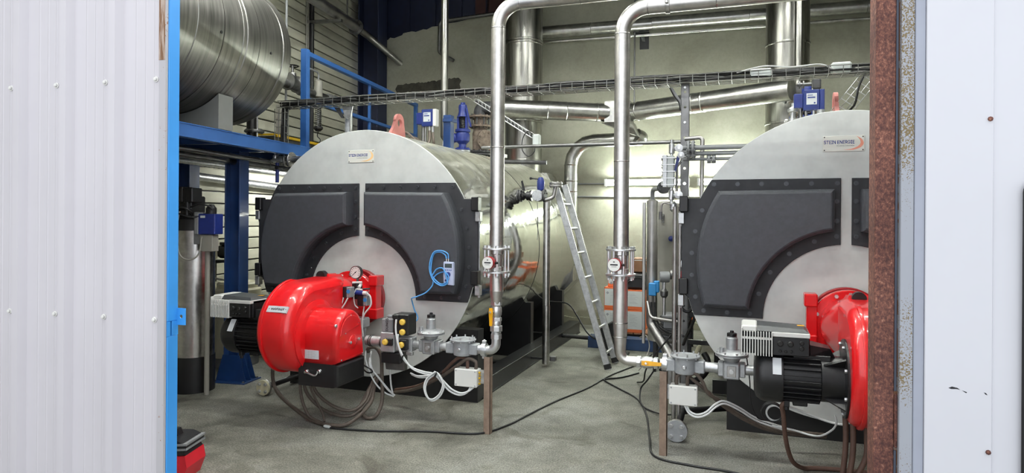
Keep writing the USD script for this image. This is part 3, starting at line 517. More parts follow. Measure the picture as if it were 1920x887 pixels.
    # pressure switches with clear covers and the valve cluster under the gauge
    for (a, y, zz) in ((0.20, -0.55, 0.968), (0.295, -0.45, 0.893)):
        s_ = part(t, "pressure_switch", MB().box((a - 0.045, y - 0.03, zz - 0.045), (a + 0.012, y + 0.04, zz + 0.045), 0.005, o=O), "black_satin", label="black pressure switch with a clear cover")
        part(s_, "clear_cover", MB().box((a + 0.012, y - 0.03, zz - 0.042), (a + 0.046, y + 0.038, zz + 0.042), 0.004, o=O), "paint_grey")
        part(s_, "setting_dial", MB().cyl(L(a + 0.03, y - 0.032, zz + 0.008), L(a + 0.03, y - 0.029, zz + 0.008), 0.017, 16), "sky_blue")
        part(s_, "cover_screw", MB().cyl(L(a + 0.03, y - 0.034, zz - 0.03), L(a + 0.03, y - 0.029, zz - 0.03), 0.005, 8), "zinc")
    part(t, "valve_manifold", MB().box((0.185, -0.46, 0.90), (0.235, -0.37, 1.035), 0.006, o=O), "black_satin"); part(t, "mounting_arm", MB().box((0.12, -0.44, 0.93), (0.20, -0.39, 0.97), 0.004, o=O).box((0.22, -0.43, 0.87), (0.275, -0.40, 0.92), 0.004, o=O), "black_satin")
    part(t, "solenoid", MB().cyl(L(0.215, -0.475, 0.957), L(0.305, -0.475, 0.957), 0.019, 14), "valve_blue", label="small blue solenoid")
    for q0, q1, r_ in ((L(0.305, -0.475, 0.957), L(0.34, -0.475, 0.957), 0.017), (L(0.255, -0.46, 1.0), L(0.255, -0.43, 1.025), 0.013), (L(0.19, -0.455, 1.035), L(0.27, -0.44, 1.04), 0.010), (L(0.235, -0.46, 0.985), L(0.285, -0.46, 0.98), 0.009)): part(t, "cable_gland", MB().cyl(q0, q1, r_, 10), "box_white")
    part(t, "stop_pin", MB().cyl(L(0.28, -0.44, 0.985), L(0.345, -0.44, 0.99), 0.007, 8), "steel_dark")
    for pts_, r_ in (([L(0.34, -0.475, 0.957), L(0.375, -0.48, 0.93), L(0.38, -0.48, 0.86), L(0.33, -0.49, 0.79), L(0.305, -0.49, 0.72), L(0.31, -0.48, 0.60)], 0.007), ([L(0.30, -0.45, 0.845), L(0.298, -0.47, 0.75), L(0.30, -0.48, 0.62)], 0.006), ([L(0.18, -0.575, 0.925), L(0.175, -0.59, 0.88), L(0.16, -0.60, 0.84)], 0.007), ([L(0.225, -0.575, 0.925), L(0.20, -0.59, 0.87), L(0.165, -0.60, 0.82)], 0.006), ([L(0.245, -0.49, 0.99), L(0.225, -0.49, 0.93), L(0.235, -0.49, 0.86), L(0.26, -0.48, 0.83)], 0.005)):
        part(t, "white_lead", MB().tube(spline(pts_, 7), r_, 8), "cable_white")
    # gas inlet casting under the head, flange and pipe stub to the valve block
    part(t, "gas_inlet", MB().box((0.19, -0.47, 0.66), (0.305, -0.36, 0.745), 0.012, o=O).lathe([(0.045, 0), (0.045, 0.05), (0.04, 0.055), (0.04, 0.12)], L(0.25, -0.42, 0.68), P(0, 0, -1), 20), "cast_alu")
    # air intake box with black tray
    yc, zc, rr = -0.93, 0.715, 0.175
    ip = [(yc - rr, 0.505)] + [(yc + rr * math.cos(math.radians(a)), zc + rr * math.sin(math.radians(a))) for a in np.linspace(180, 20, 22)] + [(yc + 0.205, 0.505)]
    ib = part(t, "air_intake_box", MB().loft(ip, [(0, 0), (0, 0.285), (0.004, 0.31), (0.014, 0.326), (0.03, 0.332)], O + WX * 0.15, WY, UP, WX), "red_paint", smooth=45)
    hp = [(yc - rr + 0.035, 0.71)] + [(yc + (rr - 0.04) * math.cos(math.radians(a)), zc - 0.005 + (rr - 0.04) * math.sin(math.radians(a))) for a in np.linspace(175, 25, 18)] + [(yc + 0.13, 0.76)]
    part(ib, "arched_cover", MB().loft(hp, [(0, 0), (0, 0.003), (0.002, 0.005)], O + WX * 0.4815, WY, UP, WX), "red_paint", smooth=30)
    part(ib, "dimple", MB().lathe([(0.055, 0), (0.05, 0.006), (0.02, 0.012)], L(0.481, yc + 0.03, 0.64), WX, 24), "red_paint")
    for (y, zz, nm) in ((yc - rr + 0.015, 0.79, "knob"), (yc - 0.02, 0.645, "knob"), (yc + 0.09, 0.655, "knob")):
        part(ib, nm, MB().lathe([(0.008, 0), (0.008, 0.012), (0.012, 0.013), (0.012, 0.02), (0.006, 0.024)], L(0.48 if y > yc - rr + 0.02 else 0.45, y, zz), nrm(P(1, -0.5 if y < yc - rr + 0.02 else 0, 0)), 10), "zinc")
    for (y, zz) in ((yc - 0.12, 0.53), (yc + 0.17, 0.53), (yc - 0.07, 0.72), (yc + 0.1, 0.775), (yc, 0.845)): part(ib, "screw", MB().lathe([(0.006, 0), (0.004, 0.006)], L(0.481, y, zz), WX, 8), "zinc")
    tr = part(ib, "black_tray", MB().loft([(yc - rr - 0.002, 0.335), (yc - rr - 0.002, 0.505), (yc + 0.207, 0.505), (yc + 0.207, 0.335)], [(0, 0), (0, 0.30), (0.006, 0.326), (0.02, 0.334)], O + WX * 0.149, WY, UP, WX), "black_satin", smooth=40, label="black lower tray of the air intake box")
    hy = yc - rr - 0.002
    part(tr, "handle", MB().lathe([(0.018, 0), (0.014, 0.012), (0.009, 0.016), (0.009, 0.028)], L(0.225, hy, 0.44), -WY, 14).lathe([(0.018, 0), (0.014, 0.012), (0.009, 0.016), (0.009, 0.028)], L(0.335, hy, 0.45), -WY, 14).tube(spline([L(0.225, hy - 0.024, 0.44), L(0.25, hy - 0.03, 0.438), L(0.30, hy - 0.034, 0.425), L(0.325, hy - 0.032, 0.428), L(0.335, hy - 0.024, 0.45)], 6), 0.0065, 8), "chrome", label="bright metal handle")
    la = part(ib, "rating_label", MB().box((0.175, hy + 0.0005, 0.535), (0.325, hy + 0.004, 0.60), 0.0005, o=O), "label_silver")
    rl = MB()
    for i in range(5): rl.box((0.18, hy - 0.0001, 0.543 + 0.012 * i), (0.29 + 0.006 * (i % 3), hy + 0.001, 0.5445 + 0.012 * i), o=O)
    for xx in (0.205, 0.235, 0.262): rl.box((xx, hy - 0.0001, 0.541), (xx + 0.001, hy + 0.001, 0.594), o=O)
    part(la, "ruled_lines", rl, "ink_grey", smooth=False)
    # motor
    my, mz = -0.945, 0.655; A = P(-1, 0, 0)
    fd = part(t, "motor_flange", MB().lathe([(0.225, 0), (0.228, 0.003), (0.228, 0.014), (0.224, 0.017), (0.12, 0.02)], L(-0.112, my, mz + 0.01), A, 48), "black_satin")
    for q in range(0, 360, 45): part(fd, "bolt", MB().hexb(L(-0.13, my + 0.205 * math.cos(math.radians(q + 22)), mz + 0.01 + 0.205 * math.sin(math.radians(q + 22))), A, 0.011, 0.012), "zinc")
    m_ = part(t, "motor", MB().lathe([(0.135, 0), (0.135, 0.13), (0.128, 0.135), (0.128, 0.36)], L(-0.12, my, mz), A, 40), "black_satin")
    for q in (45, 135, 225, 315): part(m_, "rib", MB().hull([L(-0.13, my + r * math.cos(math.radians(q)) + w * math.sin(math.radians(q)), mz + r * math.sin(math.radians(q)) - w * math.cos(math.radians(q))) for r in (0.1, 0.205) for w in (-0.006, 0.006)] + [L(-0.24, my + r * math.cos(math.radians(q)) + w * math.sin(math.radians(q)), mz + r * math.sin(math.radians(q)) - w * math.cos(math.radians(q))) for r in (0.1, 0.135) for w in (-0.006, 0.006)]), "black_satin", smooth=False)
    for i in range(26):
        q = math.radians(i * 360 / 26); ra = 0.152
        e1, e2 = P(0, math.cos(q), math.sin(q)), P(0, -math.sin(q), math.cos(q))
        part(m_, "cooling_fin", MB().box((-0.47, 0.12, -0.003), (-0.255, ra, 0.003), 0.001, o=L(0, my, mz), ax=WX, ay=e1, az=e2), "black_satin", smooth=False)
    fc = part(m_, "fan_cowl", MB().lathe([(0.157, 0), (0.160, 0.004), (0.160, 0.10), (0.154, 0.125), (0.136, 0.15), (0.10, 0.162), (0.03, 0.165)], L(-0.455, my, mz), A, 48), "black_satin", smooth=50)
    q = math.radians(150); e1 = P(0, math.cos(q), math.sin(q)); e2 = P(0, -math.sin(q), math.cos(q))
    part(fc, "type_label", MB().box((-0.515, 0.159, -0.05), (-0.467, 0.1615, 0.05), 0.0, o=L(0, my, mz), ax=WX, ay=e1, az=e2), "label_silver", smooth=False, label="silver type label")
    part(m_, "foot", MB().box((-0.40, my - 0.05, mz - 0.165), (-0.32, my + 0.05, mz - 0.13), 0.004, o=O), "black_satin")
    part(m_, "cable_entry", MB().box((-0.45, my - 0.11, mz - 0.16), (-0.42, my - 0.07, mz - 0.125), 0.003, o=O).cyl(L(-0.435, my - 0.09, mz - 0.18), L(-0.435, my - 0.09, mz - 0.15), 0.014, 10), "black_satin")
    # frequency converter on the motor
    f_ = part(t, "frequency_converter", MB().box((-0.685, -1.055, 0.795), (-0.315, -0.84, 0.93), 0.006, o=O), "black_satin")
    part(f_, "front_panel", MB().box((-0.515, -1.085, 0.80), (-0.318, -1.05, 0.905), 0.004, o=O), "black_satin")
    part(f_, "white_band", MB().box((-0.52, -1.086, 0.906), (-0.315, -0.84, 0.932), 0.003, o=O), "box_white")
    part(f_, "lid", MB().hull([L(*q) for q in ((-0.60, -1.075, 0.933), (-0.318, -1.075, 0.933), (-0.60, -0.84, 0.933), (-0.318, -0.84, 0.933), (-0.60, -1.045, 0.962), (-0.345, -1.045, 0.952), (-0.60, -0.85, 0.962), (-0.345, -0.85, 0.952))]), "lid_grey", smooth=False)
    part(f_, "end_cover", MB().box((-0.69, -1.07, 0.925), (-0.601, -0.84, 0.963), 0.008, o=O), "box_white")
    for i in range(12): part(f_, "heat_sink_fin", MB().box((-0.690 + 0.0152 * i, -1.096, 0.79), (-0.684 + 0.0152 * i, -1.05, 0.93 if i else 0.95), 0.001, o=O), "box_white", smooth=False)
    part(f_, "fin_tie", MB().box((-0.69, -1.0905, 0.885), (-0.52, -1.07, 0.897), o=O), "box_white", smooth=False)
    for (a, zz, r) in ((-0.475, 0.868, 0.017), (-0.42, 0.868, 0.017), (-0.36, 0.878, 0.013), (-0.36, 0.846, 0.013), (-0.475, 0.825, 0.008), (-0.445, 0.824, 0.008), (-0.415, 0.825, 0.008)):
        part(f_, "gland_plug", MB().lathe([(r, 0), (r, 0.008), (r * 0.7, 0.012)], L(a, -1.085, zz), -WY, 14), "black_rubber")
    part(f_, "warning_sticker", MB().prism([(-0.375, -0.93), (-0.335, -0.93), (-0.335, -0.89), (-0.375, -0.89)], L(0, 0, 0.9535), WX, WY, 0.0008), "yellow", smooth=False)
    part(f_, "terminal_plate", MB().box((-0.40, -1.02, 0.765), (-0.2, -0.87, 0.80), 0.003, o=O).hull([L(*q) for q in ((-0.31, -1.03, 0.80), (-0.31, -0.85, 0.80), (-0.2, -1.0, 0.84), (-0.2, -0.87, 0.84), (-0.16, -0.97, 0.76), (-0.16, -0.88, 0.76), (-0.31, -1.03, 0.86), (-0.31, -0.85, 0.86))]), "black_satin", smooth=False)
    return t
g1 = make_burner(X1, "red gas burner on the left boiler, air intake box in front")
g2 = make_burner(X2, "red gas burner on the right boiler, half hidden by the rusty jamb")
# ================================================================ gas pipes and gas trains
YT, ZT = -0.68, 0.612
def gas_pipe(x, ztop, lab, zb):
    t = thing("gas_pipe", lab, "pipe", (x, YT, zb))
    p = fillet([P(x, YT, zb), P(x, YT, ztop), P(x + 4.2 + (1.7 - x), YT, ztop)], 0.17, 10)
    part(t, "pipe", MB().tube(p, 0.053, 24), "steel_pipe", smooth=40)
    for q, d in ((P(x, YT, ztop - 0.175), UP), (P(x + 0.175, YT, ztop), WX), (P(x + 0.62, YT, ztop), WX), (P(x, YT, ztop - 1.05), UP)):
        part(t, "weld_seam", MB().lathe([(0.0535, -0.004), (0.0548, -0.001), (0.0548, 0.001), (0.0535, 0.004)], q, d, 24, cap=False), "steel")
    return t
gp1 = gas_pipe(1.556, 3.15, "upright steel gas pipe in front of the left boiler, bending right overhead", 1.365)
gp2 = gas_pipe(2.470, 3.03, "upright steel gas pipe between the boilers, bending right overhead", 1.378)
part(gp2, "pipe_clamp", MB().lathe([(0.054, 0), (0.06, 0.002), (0.06, 0.028), (0.054, 0.03)], P(2.76, YT, 3.03), WX, 24).box((2.765, YT - 0.085, 3.018), (2.785, YT - 0.05, 3.042), 0.003).box((2.765, YT + 0.05, 3.018), (2.785, YT + 0.085, 3.042), 0.003), "steel")
def gas_meter(x, z0, z1, lab):
    t = thing("gas_meter", lab, "gas meter", (x, YT, z0), "gas meters")
    part(t, "flange", MB().flange(P(x, YT, z1 - 0.012), UP, 0.103, 0.014, n=32), "zinc"); part(t, "flange", MB().flange(P(x, YT, z0), UP, 0.103, 0.014, n=32), "zinc")
    part(t, "body", MB().lathe([(0.055, 0), (0.055, 0.03), (0.047, 0.035), (0.047, z1 - z0 - 0.06), (0.055, z1 - z0 - 0.055), (0.055, z1 - z0 - 0.026)], P(x, YT, z0 + 0.013), UP, 28), "steel")
    for q in range(8):
        a = math.radians(22 + 45 * q); c = P(x + 0.086 * math.cos(a), YT + 0.086 * math.sin(a), 0)
        part(t, "tie_rod", MB().cyl(c + UP * (z0 - 0.032), c + UP * (z1 + 0.018), 0.0085, 10), "zinc")
        part(t, "nut", MB().lathe([(0.014, 0), (0.014, 0.015)], c + UP * (z1 + 0.002), UP, 6), "zinc"); part(t, "nut", MB().lathe([(0.014, 0), (0.014, 0.017)], c + UP * (z0 - 0.018), UP, 6), "zinc")
    d = nrm(P(-0.12, -1, 0)); o = P(x - 0.022, YT - 0.125, (z0 + z1) / 2 - 0.012)
    h = part(t, "counter_head", MB().lathe([(0.044, 0.0), (0.046, 0.004), (0.046, 0.032), (0.038, 0.06), (0.03, 0.08)], o, -d, 30), "red_dark", label="red rimmed counter head")
    part(h, "dial", MB().lathe([(0.043, 0), (0.043, 0.0015)], o + d * 0.0015, d, 30), "dial_white")
    ax = nrm(np.cross(UP, -d)) * -1 if np.cross(UP, -d)[0] < 0 else nrm(np.cross(UP, -d))
    part(h, "print", MB().box((-0.026, -0.003, 0), (0.026, 0.006, 0.0006), o=o + d * 0.003, ax=ax, ay=UP, az=d).box((-0.018, -0.013, 0), (0.018, -0.011, 0.0006), o=o + d * 0.003, ax=ax, ay=UP, az=d).box((-0.006, 0.018, 0), (0.006, 0.024, 0.0006), o=o + d * 0.003, ax=ax, ay=UP, az=d), "ink_black", smooth=False)
    part(h, "pulse_plug", MB().cyl(o - d * 0.03 + ax * 0.045, o - d * 0.03 + ax * 0.066, 0.008, 8), "black_rubber")
    return t
gas_meter(1.556, 1.183, 1.365, "gas meter with white dial on the pipe before the left boiler")
gas_meter(2.468, 1.196, 1.378, "gas meter with white dial on the pipe between the boilers")
# risers below the meters
r1 = thing("riser", "tapering steel pipe under the left gas meter", "pipe", (1.556, YT, 0.93))
part(r1, "pipe", MB().lathe([(0.05, 0), (0.05, -0.13), (0.0515, -0.132), (0.05, -0.135), (0.046, -0.17), (0.033, -0.245), (0.031, -0.25)], P(1.556, YT, 1.183), UP, 26), "steel_pipe", smooth=40)
r2 = thing("riser", "thick steel elbow pipe under the right gas meter", "pipe", (2.47, YT, 0.56))
pth = fillet([P(2.468, YT, 1.196), P(2.468, YT, ZT), P(2.60, YT, ZT)], 0.105, 12); rr = np.interp(pth[:, 2], [0.612, 0.66, 0.72, 0.82, 1.2], [0.033, 0.037, 0.043, 0.05, 0.05]); 
pth = np.vstack([[2.468, YT, 1.196], [2.468, YT, 0.93], [2.468, YT, 0.84]] + [q for q in pth[1:]]); rr = np.interp(pth[:, 2], [0.612, 0.66, 0.72, 0.82, 1.2], [0.033, 0.037, 0.043, 0.05, 0.05])
part(r2, "pipe", MB().tube(pth, rr, 24), "steel_pipe", smooth=40)
for zz, r_ in ((0.87, 0.051), (0.775, 0.049)): part(r2, "weld_seam", MB().lathe([(r_ - 0.001, -0.004), (r_ + 0.001, 0), (r_ - 0.001, 0.004)], P(2.468, YT, zz), UP, 24, cap=False), "steel")
def ball_valve(o, d, side, lab):
    o, d, side = (np.asarray(q, float) for q in (o, d, side)); t = thing("ball_valve", lab, "valve", o, "gas ball valves")
    part(t, "body", MB().lathe([(0.030, -0.075), (0.036, -0.07), (0.036, -0.045), (0.031, -0.042), (0.039, -0.025), (0.041, 0), (0.039, 0.025), (0.031, 0.042), (0.036, 0.045), (0.036, 0.07), (0.030, 0.075)], o, d, 16), "zinc")
    for s in (-0.058, 0.058): part(t, "hexagon", MB().lathe([(0.040, -0.013), (0.041, -0.01), (0.041, 0.01), (0.040, 0.013)], o + d * s, d, 6), "zinc", smooth=False)
    part(t, "stem", MB().cyl(o + side * 0.035, o + side * 0.07, 0.011, 10), "steel_dull")
    w = np.cross(side, d)
    part(t, "lever", MB().hull([o + side * a + w * b + d * c for a in (0.062, 0.069) for (b, c) in ((-0.014, -0.03), (0.014, -0.03), (0.017, 0.0), (-0.017, 0.0), (-0.011, 0.10), (0.011, 0.10))]).lathe([(0.016, 0), (0.016, 0.004)], o + side * 0.069, side, 12), "yellow", label="yellow lever")
    part(t, "lever_nut", MB().hexb(o + side * 0.073, side, 0.009, 0.008), "zinc")
ball_valve(P(1.556, YT, 0.90), -UP, nrm(P(-0.3, -1, 0)), "ball valve with upright yellow lever on the left gas pipe")
ball_valve(P(2.655, YT, ZT), WX, nrm(P(0, -1, 0.1)), "ball valve with level yellow lever beside the right gas pipe's elbow")
def union(o, d, lab, grp="pipe unions"):
    o, d = np.asarray(o, float), np.asarray(d, float); t = thing("pipe_union", lab, "pipe union", o, grp)
    part(t, "sleeve", MB().lathe([(0.034, -0.06), (0.037, -0.055), (0.037, -0.03), (0.033, -0.028), (0.033, 0.03), (0.037, 0.032), (0.037, 0.055), (0.034, 0.06)], o, d, 18), "zinc")
    part(t, "hexagon", MB().lathe([(0.046, -0.02), (0.048, -0.016), (0.048, 0.016), (0.046, 0.02)], o, d, 8), "zinc", smooth=False)
    return t
union(P(1.556, YT, 0.775), UP, "threaded union under the yellow lever of the left gas pipe")
e1 = thing("pipe_elbow", "galvanised elbow at the foot of the left gas pipe", "pipe elbow", (1.54, YT, 0.58))
part(e1, "elbow", MB().tube(fillet([P(1.556, YT, 0.735), P(1.556, YT, ZT), P(1.44, YT, ZT)], 0.085, 10), 0.034, 20), "zinc", smooth=40)
part(e1, "hexagon", MB().lathe([(0.042, 0), (0.042, 0.03)], P(1.556, YT, 0.70), UP, 8), "zinc", smooth=False)
def clamp(x, lab):
    t = thing("pipe_clamp", lab, "pipe clamp", (x, YT, ZT - 0.06))
    part(t, "ring", MB().lathe([(0.036, 0), (0.049, 0), (0.049, 0.034), (0.036, 0.034)], P(x - 0.017, YT, ZT), WX, 20), "zinc")
    part(t, "ear", MB().box((x - 0.015, YT - 0.012, ZT + 0.045), (x + 0.015, YT + 0.012, ZT + 0.068), 0.003).box((x - 0.015, YT - 0.012, ZT - 0.066), (x + 0.015, YT + 0.012, ZT - 0.045), 0.003), "zinc")
    part(t, "bolt", MB().hexb(P(x, YT, ZT + 0.066), UP, 0.008, 0.01), "zinc")
clamp(1.463, "galvanised pipe clamp on top of the left rusty post"); clamp(2.772, "galvanised pipe clamp on top of the right rusty post")
def gas_filter(x, lab):
    t = thing("gas_filter", lab, "gas filter", (x, YT, 0.55), "gas filters")
    part(t, "bowl", MB().lathe([(0.055, 0), (0.068, 0.006), (0.072, 0.02), (0.074, 0.10), (0.078, 0.112)], P(x, YT, 0.557), UP, 32), "cast_grey")
    part(t, "cover", MB().lathe([(0.078, 0), (0.098, 0.002), (0.099, 0.009), (0.094, 0.013), (0.085, 0.0135), (0.08, 0.009)], P(x, YT, 0.669), UP, 32), "cast_grey")
    for q in range(8):
        a = math.radians(45 * q + 12); part(t, "bolt", MB().cyl(P(x + 0.087 * math.cos(a), YT + 0.087 * math.sin(a), 0.66), P(x + 0.087 * math.cos(a), YT + 0.087 * math.sin(a), 0.698), 0.0065, 8), "zinc")
    for s in (-1, 1): part(t, "port", MB().box((x + s * 0.062, YT - 0.04, ZT - 0.04), (x + s * 0.125, YT + 0.04, ZT + 0.04), 0.006), "cast_grey")
    part(t, "plug", MB().lathe([(0.014, 0), (0.014, 0.006), (0.009, 0.01), (0.009, 0.014)], P(x, YT - 0.074, ZT), -WY, 12), "zinc")
def governor(x, lab):
    t = thing("pressure_regulator", lab, "regulator", (x, YT, 0.54), "gas pressure regulators")
    part(t, "body", MB().box((x - 0.05, YT - 0.055, 0.553), (x + 0.05, YT + 0.055, 0.66), 0.008).lathe([(0.045, 0), (0.06, 0.03), (0.093, 0.04)], P(x, YT, 0.66), UP, 32), "cast_alu")
    for s in (-1, 1): part(t, "port", MB().box((x + s * 0.048, YT - 0.042, ZT - 0.045), (x + s * 0.085, YT + 0.042, ZT + 0.045), 0.006), "cast_alu")
    part(t, "diaphragm_case", MB().lathe([(0.09, 0), (0.104, 0.002), (0.104, 0.010), (0.098, 0.012), (0.104, 0.014), (0.104, 0.02), (0.085, 0.034), (0.04, 0.044)], P(x, YT, 0.696), UP, 40), "cast_alu")
    for q in range(8):
        a = math.radians(45 * q + 20); part(t, "screw", MB().hexb(P(x + 0.093 * math.cos(a), YT + 0.093 * math.sin(a), 0.712), UP, 0.008, 0.016), "zinc")
    part(t, "spring_dome", MB().lathe([(0.037, 0), (0.037, 0.078), (0.033, 0.082), (0.033, 0.09)], P(x, YT, 0.735), UP, 24), "cast_alu")
    part(t, "cap", MB().lathe([(0.031, 0), (0.031, 0.02), (0.026, 0.022), (0.012, 0.024), (0.012, 0.036)], P(x, YT, 0.825), UP, 20), "black_satin", label="black adjusting cap")
    part(t, "breather", MB().cyl(P(x - 0.06, YT - 0.05, 0.72), P(x - 0.06, YT - 0.05, 0.758), 0.016, 12), "cast_alu")
    part(t, "test_plate", MB().box((x - 0.028, YT - 0.058, 0.57), (x + 0.028, YT - 0.054, 0.64), 0.002), "steel_dull"); part(t, "test_nipple", MB().cyl(P(x, YT - 0.07, 0.605), P(x, YT - 0.055, 0.605), 0.014, 12), "zinc")
gas_filter(1.291, "round grey gas filter of the left train above the white box"); gas_filter(2.905, "round grey gas filter of the right train above the white box")
governor(1.027, "disc-shaped gas pressure regulator of the left train"); governor(3.199, "disc-shaped gas pressure regulator left of the right burner motor")
def nipple(x0, x1, lab): return single("pipe_nipple", lab, "pipe", MB().lathe([(0.031, 0), (0.033, 0.003), (0.033, x1 - x0 - 0.003), (0.031, x1 - x0)], P(x0, YT, ZT), WX, 18), "galv", group="gas train nipples")
nipple(1.112, 1.168, "short galvanised pipe between regulator and filter, left train"); nipple(0.885, 0.943, "short galvanised pipe between valve block and regulator, left train")
nipple(3.030, 3.115, "short galvanised pipe between filter and regulator, right train"); nipple(1.415, 1.447, "short galvanised pipe between filter and clamp, left train"); nipple(2.74, 2.782, "short galvanised pipe between clamp and filter, right train")
nipple(3.284, 3.62, "galvanised pipe running from the right regulator behind the motor")
# valve block of the left train
vb = thing("gas_valve_block", "gas valve block with black coils and yellow caps between regulator and left burner", "gas valve", (0.76, YT, 0.50))
part(vb, "block", MB().box((0.622, YT - 0.06, 0.545), (0.745, YT + 0.06, 0.70), 0.008).box((0.745, YT - 0.045, 0.56), (0.885, YT + 0.045, 0.665), 0.006), "cast_alu")
ca = part(vb, "coil_case", MB().box((0.63, YT - 0.055, 0.70), (0.728, YT + 0.055, 0.80), 0.006), "paint_grey")
part(ca, "lettering", MB().text("DUNGS", 0.020, P(0.688, YT - 0.0556, 0.708), UP, -WX, 0.0006, True), "ink_black", smooth=False)
part(vb, "coil", MB().box((0.738, YT - 0.07, 0.685), (0.872, YT + 0.06, 0.845), 0.006).box((0.66, YT - 0.075, 0.60), (0.735, YT - 0.055, 0.655), 0.004), "black_satin")
part(vb, "switch", MB().box((0.795, YT - 0.085, 0.575), (0.862, YT - 0.04, 0.655), 0.005), "black_satin")
for (a, b, y) in ((0.823, 0.788, YT - 0.07), (0.823, 0.712, YT - 0.07), (0.677, 0.628, YT - 0.075), (0.822, 0.617, YT - 0.085)):
    part(vb, "yellow_cap", MB().lathe([(0.0235, 0), (0.0235, 0.014), (0.016, 0.02)], P(a, y, b), -WY, 18), "cap_yellow", label="yellow cap")
part(vb, "plug_connector", MB().box((0.74, YT - 0.085, 0.81), (0.79, YT - 0.06, 0.84), 0.004), "black_rubber"); part(vb, "cable_gland", MB().cyl(P(0.738, YT - 0.075, 0.825), P(0.70, YT - 0.075, 0.827), 0.013, 10), "paint_grey")
part(vb, "test_port", MB().box((0.845, YT - 0.06, 0.535), (0.90, YT - 0.03, 0.565), 0.004), "zinc")
part(vb, "bracket", MB().hull([P(*q) for q in ((0.62, YT, 0.545), (0.80, YT, 0.545), (0.62, YT + 0.05, 0.545), (0.80, YT + 0.05, 0.545), (0.64, YT, 0.40), (0.80, YT, 0.40), (0.64, YT + 0.05, 0.40), (0.80, YT + 0.05, 0.40))]), "steel_dark", smooth=False)
part(vb, "actuator", MB().box((0.625, YT - 0.05, 0.46), (0.79, YT + 0.03, 0.54), 0.004), "black_satin")
ih = thing("gas_inlet_pipe", "banded steel pipe stub entering the left burner from the valve block", "pipe", (0.56, YT, 0.57))
part(ih, "pipe", MB().cyl(P(0.47, YT, 0.612), P(0.622, YT, 0.615), 0.04, 20), "galv")
for x_ in (0.495, 0.512, 0.60): part(ih, "band", MB().lathe([(0.041, 0), (0.046, 0.002), (0.046, 0.01), (0.041, 0.012)], P(x_, YT, 0.613), WX, 20), "steel_dark")
# posts and junction boxes
def post(x, lab):
    single("support_post", lab, "post", MB().box((x - 0.025, YT - 0.03, 0), (x + 0.025, YT - 0.025, 0.565), 0.001).box((x + 0.02, YT - 0.03, 0), (x + 0.025, YT + 0.02, 0.565), 0.001), "post_rust", smooth=False)
def jbox(x0, x1, z0, z1, side, y, lab, px):
    t = thing("junction_box", lab, "junction box", ((x0 + x1) / 2, y, z0))
    part(t, "box", MB().box((x0, y - 0.045, z0), (x1, y + 0.03, z1), 0.006), "box_white"); part(t, "lid", MB().box((x0 - 0.002, y - 0.065, z0 - 0.002), (x1 + 0.002, y - 0.046, z1 + 0.002), 0.005), "box_white")
    for a in (x0 + 0.012, x1 - 0.012):
        for b in (z0 + 0.012, z1 - 0.012): part(t, "lid_screw", MB().lathe([(0.006, 0), (0.004, 0.002)], P(a, y - 0.065, b), -WY, 8), "cast_grey")
    part(t, "bracket", MB().box((min(px, x0 if side < 0 else x1) , y - 0.012, z0 + 0.02), (max(px, x0 if side < 0 else x1), y - 0.004, z1 - 0.005), 0.001), "galv")
    for b in (z0 + 0.035, z1 - 0.025): part(t, "bolt", MB().hexb(P((px + (x0 if side < 0 else x1)) / 2, y - 0.012, b), -WY, 0.007, 0.006), "zinc")
    if side > 0:
        for i in range(5): part(t, "cable_gland", MB().cyl(P(x1, y - 0.02 + 0.012 * (i % 2), z0 + 0.02 + 0.02 * i), P(x1 + 0.014, y - 0.02 + 0.012 * (i % 2), z0 + 0.02 + 0.02 * i), 0.008, 8), "yellow_edge")
post(1.497, "rusty angle iron post holding up the left gas train"); post(2.765, "rusty angle iron post holding up the right gas train")
jbox(1.252, 1.428, 0.342, 0.468, 1, YT, "white junction box on the left rusty post", 1.50); jbox(2.808, 2.986, 0.360, 0.484, -1, YT, "white junction box on the right rusty post", 2.765)
# ---------------------------------------------------------------- hoses and cables of the burners
def lay(pts, rad): p = spline(pts, 7); p[:, 2] = np.maximum(p[:, 2], rad + 0.001); return p
def hose(name, lab, cat, pts, rad, m, group=None, n=10): return single(name, lab, cat, MB().tube(lay(pts, rad), rad, n), m, group, smooth=50)
hose("conduit_hose", "lower of two conduits arching from the left white box back to the boiler", "hose", [(1.338, -0.7, 0.47), (1.338, -0.7, 0.5), (1.331, -0.7, 0.529), (1.275, -0.69, 0.543), (1.196, -0.66, 0.49), (1.086, -0.6, 0.393), (0.914, -0.5, 0.285), (0.734, -0.4, 0.203), (0.513, -0.3, 0.136)], 0.013, "conduit_brown")
hose("conduit_hose", "upper of two conduits arching from the left white box back to the boiler", "hose", [(1.405, -0.7, 0.468), (1.408, -0.7, 0.5), (1.396, -0.7, 0.527), (1.338, -0.71, 0.54), (1.242, -0.70, 0.471), (1.109, -0.63, 0.381), (0.914, -0.53, 0.271), (0.734, -0.43, 0.188), (0.513, -0.33, 0.121)], 0.013, "hose_brown")
